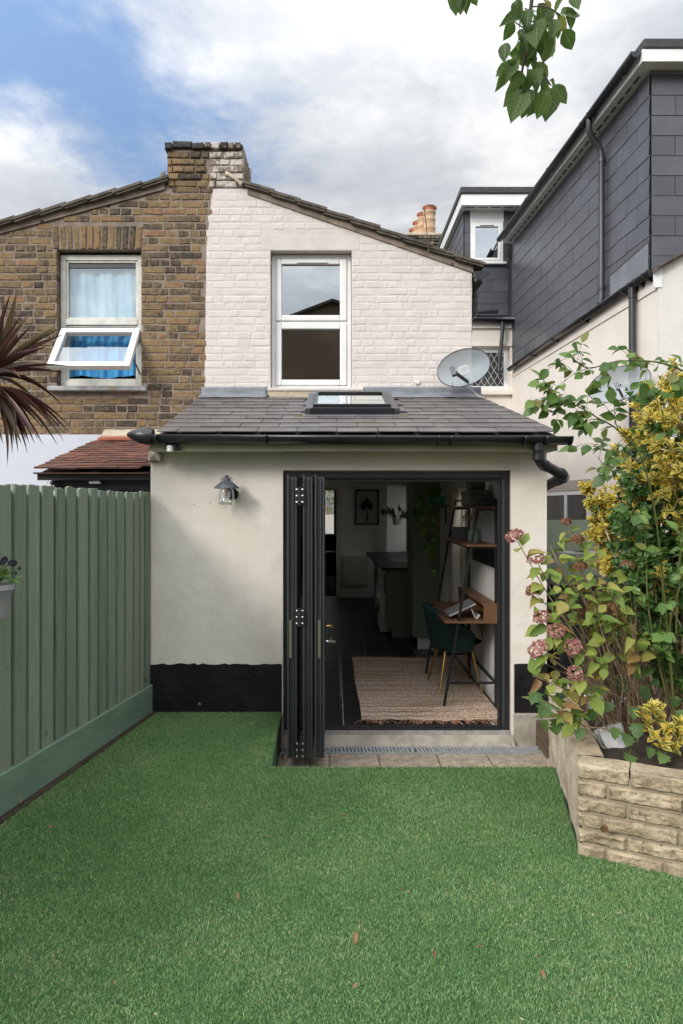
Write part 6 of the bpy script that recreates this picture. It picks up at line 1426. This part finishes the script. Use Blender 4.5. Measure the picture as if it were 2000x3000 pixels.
for (bx, by, bd_, br_, ns, ysh) in boughs:
    c = P(bx, by, bd_)
    base = V((trunk0.x + rng.uniform(-.15, .15), trunk0.y + rng.uniform(-.1, .2), .36)); stm.tube(spl([base, base.lerp(c, .5) + rv(.06), c], 5), [.010 - .007 * i / 10 for i in range(11)], 6)
    for s in range(int(ns * 1.9)):
        d0 = rv(1).normalized(); tip = c + V((d0.x, d0.y, d0.z * 1.05)) * br_ * rng.uniform(.55, 1.08); ax = (d0 + V((-.15, -.45, .55))).normalized()
        start = tip - ax * rng.uniform(.06, .11); stm.tube([start.lerp(c, .35), start, tip], [.0028, .0022, .0012], 4, cap=False)
        yel = rng.random() < ysh; n_ = rng.randint(8, 12); a0 = rng.uniform(0, 6.28); sz = rng.uniform(.048, .068)
        t1 = ax.orthogonal().normalized(); t2 = ax.cross(t1)
        for k in range(n_):
            f = k / n_; an_ = a0 + k * 2.4; out = t1 * math.cos(an_) + t2 * math.sin(an_); op_ = .35 + .9 * (1 - f); d = (ax + out * op_).normalized()
            pos_ = start.lerp(tip, f ** .7); me = rng.choice(vmesh if yel else gmesh)
            (yl if yel else gl_).append((me, leaf_mtx(pos_, jit(d, .12), ax, sz * (1 - .35 * f), rng.uniform(-.4, .4))))
stm.build('stem', m_bark, eu, smooth=60, recalc=False)
def near(it): t_ = it[1].translation; return (t_ - V((0, 0, CH))).length + (5 if CX + t_.x / t_.y * F > 2010 else 0)
yl.sort(key=near); gl_.sort(key=near)
def scatter_pick(lst, n):                          # the nearest half thinned so that singles spread over the shrub
    half = lst[:max(n, len(lst) // 2)]; ids = set(int(i * len(half) / n) for i in range(n)); return [half[i] for i in sorted(ids)], [x for i, x in enumerate(lst) if not (i < len(half) and i in ids)]
a_, b_ = scatter_pick(yl, 170)
for me, mt in a_: inst('leaf', me, eu, mt)
join_leaves('leaf', b_, m_vg, eu)
a_, b_ = scatter_pick(gl_, 130)
for me, mt in a_: inst('leaf', me, eu, mt)
join_leaves('leaf', b_, m_gr, eu)
# small one at the planter edge
e2 = thing('euonymus_shrub', 'small yellow variegated shrub low at the planter edge', 'shrub', (1.7, 3.35, .36))
stm = MB()
for (sx_, sy_, n_) in ((1890, 2080, 11), (1915, 2065, 11), (1935, 2100, 12), (1900, 2115, 10), (1955, 2130, 12), (1985, 2150, 11), (1975, 2185, 10), (1945, 2170, 9), (1990, 2110, 9), (1930, 2070, 9), (2010, 2170, 10), (1915, 2150, 8)):
    tip = P(sx_, sy_, 3.30 + rng.uniform(-.08, .08)); ax = V((rng.uniform(-.4, .2), -.6, .75)).normalized(); start = tip - ax * .06; stm.tube(spl([P(1985, 2215, 3.45), start, tip], 4), .0022, 5, cap=False)
    t1 = ax.orthogonal().normalized(); t2 = ax.cross(t1); a0 = rng.uniform(0, 6)
    for k in range(n_):
        f = k / n_; an_ = a0 + k * 2.4; d = (ax + (t1 * math.cos(an_) + t2 * math.sin(an_)) * (.4 + .9 * (1 - f))).normalized()
        inst('leaf', rng.choice(vmesh), e2, leaf_mtx(start.lerp(tip, f ** .7), jit(d, .12), ax, rng.uniform(.044, .062) * (1 - .3 * f), rng.uniform(-.4, .4)))
stm.build('stem', m_cane, e2)

# ------------------------------------------------------------------ climbing rose
m_ro = leafmat('rose_leaf', [(0, (.07, .15, .03)), (.35, (.11, .21, .04)), (.8, (.17, .28, .05)), (.93, (.23, .30, .06)), (1, (.24, .17, .06))], .42, .4, vein=(.13, .22, .08))
rm = [leaf_mesh(m_ro, w_, fold=f_, curl=c_, prof=[.08, .62, .96, 1, .9, .66, .36, 0], serr=.035, wave=.01) for w_, f_, c_ in ((.70, .12, .2), (.62, .25, .35), (.76, .06, .1))]
ro = thing('rose_bush', 'arching climbing rose with green leaflets in front of the right side wall', 'rose', P(1950, 2100, 3.7))
canes = [([(1975, 2120, 3.75), (1985, 1700, 3.5), (2030, 1300, 3.2), (2035, 1130, 3.1), (1985, 1080, 3.05), (1900, 1058, 3.0), (1800, 1060, 3.0), (1720, 1078, 3.0), (1668, 1042, 3.0)], .006, 17),
         ([(1720, 1078, 3.0), (1665, 1105, 3.0), (1640, 1140, 3.0)], .002, 3),
         ([(1975, 2120, 3.75), (1930, 1600, 3.4), (1880, 1350, 3.2), (1810, 1262, 3.15), (1745, 1222, 3.1), (1690, 1190, 3.1), (1640, 1170, 3.1), (1618, 1150, 3.1)], .005, 17),
         ([(1690, 1190, 3.1), (1650, 1176, 3.1), (1605, 1185, 3.1)], .002, 4),
         ([(1880, 1350, 3.2), (1800, 1330, 3.2), (1745, 1300, 3.2)], .003, 4), ([(1880, 1350, 3.2), (1790, 1380, 3.25), (1750, 1340, 3.25)], .003, 4),
         ([(1955, 2060, 3.6), (1900, 1800, 3.45), (1890, 1600, 3.4), (1875, 1480, 3.35)], .005, 8), ([(1975, 2100, 3.6), (1960, 1850, 3.4), (1995, 1700, 3.2), (2020, 1560, 3.1)], .007, 6),
         ([(1810, 1262, 3.15), (1800, 1210, 3.1), (1850, 1160, 3.1)], .003, 3), ([(1975, 2100, 3.7), (1930, 1900, 3.6), (1940, 1750, 3.5), (1925, 1640, 3.45)], .005, 5), ([(2030, 1300, 3.2), (1960, 1180, 3.15), (1900, 1120, 3.1)], .003, 4)]
for pts, r0, ncl in canes:
    pp = spl([P(*p) for p in pts], 6); mb = MB(); mb.tube(pp, [r0 * (1 - .6 * i / (len(pp) - 1)) for i in range(len(pp))], 7); mb.build('cane', m_cane, ro, smooth=60)
    for k in range(ncl):
        f = 1 - (k + rng.uniform(0, .6)) / ncl * (.62 if len(pts) > 4 else .85); i = min(int(f * (len(pp) - 1)), len(pp) - 2); p = pp[i]; tg = (pp[i + 1] - p).normalized()
        d = (tg * .3 + V((rng.uniform(-1, .4), rng.uniform(-.6, .3), rng.uniform(-.7, .8)))).normalized(); L = rng.uniform(.07, .12)
        rach = spl([p, p + d * L * .5 + V((0, 0, .01)), p + d * L], 3); MB().tube(rach, .0011, 4, cap=False).build('stalk', m_cane, ro)
        sz = rng.uniform(.048, .076); side = d.cross(V((0, 0, 1)));
        if side.length < .1: side = V((1, 0, 0))
        side.normalize(); up = (V((0, -.7, .75)) + rv(.25)).normalized()
        inst('leaf', rng.choice(rm), ro, leaf_mtx(rach[-1], jit(d + V((0, 0, -.25)), .15), up, sz, rng.uniform(-.4, .4)))
        for q in (.45, .9):
            for s in (-1, 1):
                if rng.random() < .12: continue
                inst('leaf', rng.choice(rm), ro, leaf_mtx(p + d * L * q, jit(side * s + d * .35 + V((0, 0, -.3)), .22), up, sz * rng.uniform(.75, .95), rng.uniform(-.5, .5)))
# ------------------------------------------------------------------ hydrangea
m_hy = leafmat('hydrangea_leaf', [(0, (.11, .20, .03)), (.4, (.21, .30, .045)), (.72, (.33, .37, .07)), (.9, (.36, .29, .08)), (1, (.30, .14, .06))], .55, .4, margin=((.22, .10, .045), .93, 1.25), vein=(.26, .32, .09), spots=((.17, .08, .035), 28, .68))
m_hf = leafmat('pink_floret', [(0, (.34, .13, .12)), (.45, (.46, .21, .195)), (.75, (.52, .31, .27)), (.9, (.36, .22, .11)), (1, (.22, .11, .06))], .7, .3)
m_hd = leafmat('faded_floret', [(0, (.16, .07, .035)), (.5, (.24, .11, .06)), (1, (.30, .17, .10))], .9, .2)
hm = [leaf_mesh(m_hy, w_, fold=f_, curl=c_, prof=[.06, .60, .95, 1, .9, .62, .28, 0], serr=.03, wave=wv) for w_, f_, c_, wv in ((.62, .15, .3, .02), (.56, .35, .5, .03), (.68, .1, .2, .015), (.5, .5, .6, .03))]
hy = thing('hydrangea', 'leggy hydrangea with fading pink flower heads and yellowing leaves', 'shrub', P(1850, 2160, 3.75))
def flower_head(m, n, r, flat=.6):
    mb_v, mb_f, mb_u = [], [], []
    for k in range(n):
        d = V((rng.gauss(0, 1), rng.gauss(0, 1), abs(rng.gauss(.35, .9)))).normalized(); c = V((d.x * r, d.y * r, d.z * r * flat)) * rng.uniform(.75, 1.05); nrm = jit(d, .25); a = nrm.orthogonal().normalized(); a = (M4.Rotation(rng.uniform(0, 6.28), 4, nrm) @ a); b = nrm.cross(a); s = rng.uniform(.011, .016)
        o = len(mb_v); mb_v.append(c - nrm * .003); mb_u.append((.5, 0))
        for q in range(8):
            an_ = q * math.pi / 4; rad = s * (1.0 if q % 2 == 0 else .55); mb_v.append(c + (a * math.cos(an_) + b * math.sin(an_)) * rad + nrm * .003); mb_u.append((.5, 1))
        mb_f += [(o, o + 1 + q, o + 1 + (q + 1) % 8) for q in range(8)]
    me = bpy.data.meshes.new('flower'); me.from_pydata([tuple(v) for v in mb_v], [], mb_f); l = me.uv_layers.new(name='UVMap')
    for lp_ in me.loops: l.data[lp_.index].uv = mb_u[lp_.vertex_index]
    me.materials.append(m); return me
fpink = [flower_head(m_hf, 66, .050), flower_head(m_hf, 58, .045)]; fdead = [flower_head(m_hd, 46, .040), flower_head(m_hd, 40, .034)]
hb = [P(1850, 2190, 3.72), P(1800, 2190, 3.75), P(1880, 2170, 3.8), P(1825, 2200, 3.68), P(1760, 2160, 3.85)]
tips = [(1512, 1582, 3.55, 'p'), (1572, 1645, 3.55, 'p'), (1590, 1815, 3.5, 'p'), (1562, 1815, 3.5, 'n'), (1630, 1855, 3.45, 'p'), (1582, 1908, 3.45, 'p'), (1685, 1902, 3.4, 'p'), (1690, 1978, 3.35, 'p'), (1660, 1540, 3.7, 'd'), (1690, 1592, 3.65, 'd'), (1565, 1738, 3.6, 'd'), (1700, 1670, 3.6, 'd'), (1790, 1792, 3.5, 'd'), (1640, 1570, 3.7, 'n'), (1745, 1620, 3.65, 'n'), (1715, 1690, 3.5, 'n'), (1625, 1700, 3.5, 'n'), (1800, 1700, 3.6, 'n'), (1650, 1750, 3.4, 'n'), (1835, 1665, 3.7, 'd'), (1560, 1980, 3.4, 'n'), (1600, 2000, 3.4, 'n'), (1560, 1925, 3.5, 'n'), (1760, 1850, 3.45, 'n'), (1820, 1800, 3.6, 'n'), (1720, 2040, 3.35, 'n'), (1640, 2080, 3.4, 'n'), (1760, 1950, 3.4, 'n'), (1700, 1800, 3.6, 'd'), (1845, 1930, 3.5, 'n'), (1660, 2110, 3.42, 'n'), (1880, 1840, 3.7, 'n'), (1780, 1730, 3.55, 'n'), (1610, 1600, 3.65, 'n'), (1720, 1600, 3.55, 'n'), (1760, 1680, 3.5, 'n'), (1810, 1740, 3.45, 'n'), (1680, 1720, 3.5, 'n'), (1740, 1780, 3.4, 'n'), (1640, 1640, 3.6, 'n'), (1850, 1860, 3.45, 'n')]
for ti, (tx, ty, td, kind_) in enumerate(tips):
    t_ = P(tx, ty, td); b = hb[ti % len(hb)] + rv(.03); b.z = .36; mid = b.lerp(t_, .45) + V((rng.uniform(-.02, .06), rng.uniform(-.05, .05), rng.uniform(.02, .10)))
    pp = spl([b, b.lerp(mid, .5) + rv(.012), mid, mid.lerp(t_, .5) + rv(.012), t_], 5); mb = MB(); r0 = rng.uniform(.0042, .0065); mb.tube(pp, [r0 * (1 - .62 * i / (len(pp) - 1)) for i in range(len(pp))], 6)
    mb.build('stem', m_bark, hy, smooth=60)
    # bare side twigs
    ax = (pp[-1] - pp[-4]).normalized()
    if kind_ in 'pd':
        fm = rng.choice(fpink if kind_ == 'p' else fdead); inst('flower_head', fm, hy, M4.Translation(t_ + ax * .02) @ (V((0, 0, 1)).rotation_difference((ax + V((-.1, -.5, .5))).normalized()).to_matrix().to_4x4()) @ M4.Diagonal((rng.uniform(.75, 1.15), rng.uniform(.75, 1.1), rng.uniform(.6, 1.0), 1)))
    # opposite pairs of leaves below the tip
    for lv in range(rng.randint(2, 4)):
        i = max(2, len(pp) - 2 - int(lv * 1.5)); p = pp[i]; a = ax.orthogonal().normalized(); a = M4.Rotation(lv * 1.57 + rng.uniform(-.5, .5), 4, ax) @ a
        for s in (-1, 1):
            if rng.random() < .12: continue
            d = (a * s + ax * .35 + V((0, -.25, -.05))).normalized(); inst('leaf', rng.choice(hm), hy, leaf_mtx(p + d * .012, jit(d, .15), (V((0, -.5, .85)) + rv(.15)).normalized(), rng.uniform(.062, .105), rng.uniform(-.5, .5)))
dead = MB()
for k in range(64):                               # thin old bare stems
    b = rng.choice(hb) + rv(.05); b.z = .36; t_ = P(rng.uniform(1600, 1880), rng.uniform(1690, 1990), rng.uniform(3.35, 3.9)); mid = b.lerp(t_, .5) + V((.04, 0, .05)); pp = spl([b, mid, t_], 6); dead.tube(pp, [.0035 - .0022 * i / (len(pp) - 1) for i in range(len(pp))], 5)
    if rng.random() < .6: q = pp[-5]; dead.tube([q, q + V((rng.uniform(-.09, .02), rng.uniform(-.05, .05), rng.uniform(.03, .11)))], .0014, 4)
dead.build('bare_stem', m_bark, hy, smooth=60, kind='stuff')
# ------------------------------------------------------------------ low ivy leaved plant at the planter rim
m_iv = leafmat('lobed_leaf', [(0, (.05, .11, .03)), (.6, (.085, .17, .04)), (1, (.15, .24, .055))], .5, .3, vein=(.12, .20, .09))
im = [leaf_mesh(m_iv, w_, fold=.12, curl=.3, prof=[.25, .95, .62, 1.0, .60, .62, .30, 0], wave=.02) for w_ in (.95, 1.1)]
iv_ = thing('ground_ivy', 'low dark green lobed leaf plant trailing among the hydrangea stems', 'plant', P(1800, 2180, 3.6))
st = MB()
for (x, y, d_) in ((1575, 2030, 3.5), (1600, 2060, 3.45), (1640, 2030, 3.5), (1590, 2110, 3.62), (1625, 2105, 3.55), (1680, 2090, 3.45), (1700, 2135, 3.4), (1750, 2010, 3.5), (1790, 2060, 3.5), (1850, 2070, 3.55), (1870, 2120, 3.45), (1880, 2010, 3.6), (1930, 2000, 3.6), (1980, 2040, 3.55), (1830, 2150, 3.4), (1905, 2190, 3.35), (1945, 2210, 3.3), (1800, 2130, 3.5), (1740, 2080, 3.5), (1990, 2080, 3.5), (1860, 1960, 3.6), (1660, 1990, 3.45), (1840, 2210, 3.36), (1810, 1990, 3.6), (1610, 2130, 3.7), (1950, 1950, 3.65)):
    p = P(x, y, d_); g0 = V((max(p.x + rng.uniform(-.02, .12), 1.42), max(p.y + .12, 3.45), .37)); st.tube(spl([g0, g0.lerp(p, .6) + V((0, 0, .03)), p], 4), .0018, 5)
    inst('leaf', rng.choice(im), iv_, leaf_mtx(p, jit(V((-.2, -.6, -.5)), .4), (V((0, -.5, .8)) + rv(.25)).normalized(), rng.uniform(.055, .09), rng.uniform(-.4, .4)))
st.build('stem', m_cane, iv_)
# long pale strap leaf plant at the back corner of the planter
stp = thing('strap_leaf_plant', 'pale green strap leaves lying out over the planter far corner', 'plant', P(1620, 2120, 3.9))
sm_ = leaf_mesh(leafmat('pale_strap_leaf', [(0, (.22, .28, .09)), (1, (.32, .36, .15))], .4, .3), .17, fold=.2, curl=.12, prof=[.5, .8, .95, 1, .9, .6, 0])
for x0, y0, x1, y1 in ((1640, 2085, 1533, 2028), (1650, 2100, 1565, 2092), (1655, 2080, 1600, 2020)):
    p, q = P(x0, y0, 3.85), P(x1, y1, 3.75); inst('leaf', sm_, stp, leaf_mtx(p, q - p, V((0, -.5, 1)), (q - p).length, 0))
# white pot lying tipped among the stems, and a white sheet behind
c = P(1785, 2165, 3.62); wp = thing('white_pot', 'white ribbed pot tipped over in the planter behind the front stones', 'pot', c)
mb = MB()
def pf(u, v): a = 2 * math.pi * u; rr = (.062 + .03 * v) * (1 + .03 * math.sin(a * 16)); q = V((-.35, .25, .8)).normalized(); a1 = q.orthogonal().normalized(); a2 = q.cross(a1); rr = rr * (1 if .02 < v < .98 else .05); return c + (a1 * math.cos(a) + a2 * math.sin(a)) * rr + q * (-.07 + .14 * min(max(v, .1), .9))
mb.grid(pf, 64, 10).build('body', m_whitebag, wp, smooth=40)
c = P(1770, 2085, 4.1); wp = thing('white_pot', 'white ribbed pot half hidden at the back of the planter', 'pot', c)
MB().lathe([(.0, -.1), (.085, -.1), (.11, .06), (.118, .06), (.118, .085), (.10, .085), (.0, .05)], c, 28).build('body', m_whitebag, wp, smooth=40)
# ------------------------------------------------------------------ trailing pothos indoors
m_po = leafmat('pothos_leaf', [(0, (.07, .19, .035)), (.5, (.13, .30, .05)), (1, (.28, .44, .09))], .4, .35)
pm = [leaf_mesh(m_po, w_, fold=.15, curl=.3, prof=[.35, .85, 1, .9, .65, .35, 0]) for w_ in (.75, .65)]
po = thing('trailing_plant', 'trailing green houseplant spilling down from the teal pot', 'houseplant', (1.2, 8.33, 1.72))
D_ = 8.2
for pts, nl, sz in (([(1278, 1462), (1255, 1440), (1232, 1470), (1235, 1520), (1250, 1570), (1258, 1640), (1270, 1680)], 22, .085), ([(1270, 1465), (1262, 1490), (1270, 1540), (1262, 1600), (1270, 1660)], 20, .075), ([(1280, 1462), (1262, 1430), (1240, 1450), (1222, 1500)], 12, .13), ([(1275, 1462), (1290, 1440), (1285, 1425)], 6, .10), ([(1272, 1465), (1250, 1480), (1240, 1540), (1245, 1560)], 12, .085)):
    pp = spl([P(x, y, D_ + rng.uniform(-.08, .05)) for x, y in pts], 5); MB().tube(pp, .003, 5).build('vine', m_cane, po)
    for k in range(nl):
        p = rng.choice(pp); qx, qy = CX + p.x / p.y * F, CY - (p.z - CH) / p.y * F
        if qx > 1264 and 1440 < qy < 1484: continue                 # keep the face of the pot clear
        inst('leaf', rng.choice(pm), po, leaf_mtx(p + rv(.012), (V((rng.uniform(-.8, .8), -.5, -.6)) + rv(.2)).normalized(), V((rng.uniform(-.5, .5), -1, .5)), sz * rng.uniform(.7, 1.25), rng.uniform(-.5, .5)))
# ------------------------------------------------------------------ fallen leaves and bits on the turf
m_dryl = leafmat('fallen_leaf_brown', [(0, (.17, .06, .03)), (.5, (.24, .11, .055)), (1, (.30, .19, .10))], .9, .1)
fl_me = [leaf_mesh(m_dryl, w_, fold=.4, curl=c_, prof=[.05, .6, .95, 1, .8, .45, 0], wave=.05) for w_, c_ in ((.5, .5), (.4, -.5), (.6, .8))]
LEAF_LABELS = ['largest curled brown dead leaf on the turf, low in the middle', 'tiny reddish dead leaf on the turf below the drain joint', 'brown dead leaf on the lower left turf, below the folded doors', 'tiny dead leaf on the turf far left below the fence board', 'small red brown leaf on the turf left of the planter foot', 'small dead leaf near the bottom right, level with the largest leaf', 'tiny dead leaf on the mid turf just left of the planter front', 'dead leaf against the soil strip at the far left fence foot', 'dead leaf on the turf near the left fence foot, right of another', 'dead leaf on the turf in the bottom right corner', 'pale dead leaf low on the turf, right of the largest leaf', 'tiny dead leaf near the bottom edge of the turf, centre', 'tiny red leaf on the mid turf below the tiny leaf by the planter', 'tiny dead leaf near the bottom left edge of the turf', 'tiny dead leaf above the leaf in the bottom right corner']
for li_, (x, y, s) in enumerate(((1035, 2755, .045), (1003, 2380, .022), (700, 2625, .03), (330, 2470, .02), (1200, 2535, .018), (1410, 2760, .02), (1195, 2480, .018), (60, 2345, .03), (140, 2412, .026), (1595, 2855, .03), (1270, 2795, .03), (1045, 2870, .02), (1170, 2600, .018), (345, 2860, .02), (1570, 2790, .018))):
    D0 = CH / ((y - CY) / F); p = P(x, y, D0 * .985); p.z = .008
    o = link(bpy.data.objects.new('fallen_leaf', rng.choice(fl_me))); o.matrix_world = leaf_mtx(p, V((rng.gauss(0, 1), rng.gauss(0, 1), .1)), V((0, 0, 1)), s, rng.uniform(-.5, .5)); tag(o, LEAF_LABELS[li_], 'leaf', 'dead leaves on the turf')
bits = MB()
for k in range(190):
    x, y = rng.uniform(-1.5, 1.6), rng.uniform(2.1, 5.3)
    if x < FX(y) + .08 or (x > -.42 and y > 4.28) or (x > 1.1 and y > 2.9): continue
    p = V((x, y, .004 + rng.uniform(0, .004))); d = V((rng.gauss(0, 1), rng.gauss(0, 1), .1)).normalized() * rng.uniform(.002, .007); s = d.cross(V((0, 0, 1))).normalized() * rng.uniform(.001, .003); bits.add([p - d - s, p + d - s, p + d + s, p - d + s], [(0, 1, 2, 3)])
bits.build('debris', mat('dry_bits', (.40, .33, .20), (.26, .16, .09), .9, 9), kind='stuff')
o = link(bpy.data.objects.new('fallen_leaf', fl_me[2])); o.matrix_world = leaf_mtx(P(1772, 2412, 3.10), V((-.25, -.1, -1)), V((0, -1, .2)), .062, .3); tag(o, 'rust brown dead leaf caught on the planter front stones', 'leaf')
o = link(bpy.data.objects.new('fallen_leaf', fl_me[0])); o.matrix_world = leaf_mtx(P(826, 2210, 4.95), V((.2, -.3, -1)), V((0, -1, .2)), .045, .3); tag(o, 'orange dead leaf beside the drain at the foot of the folded doors', 'leaf')
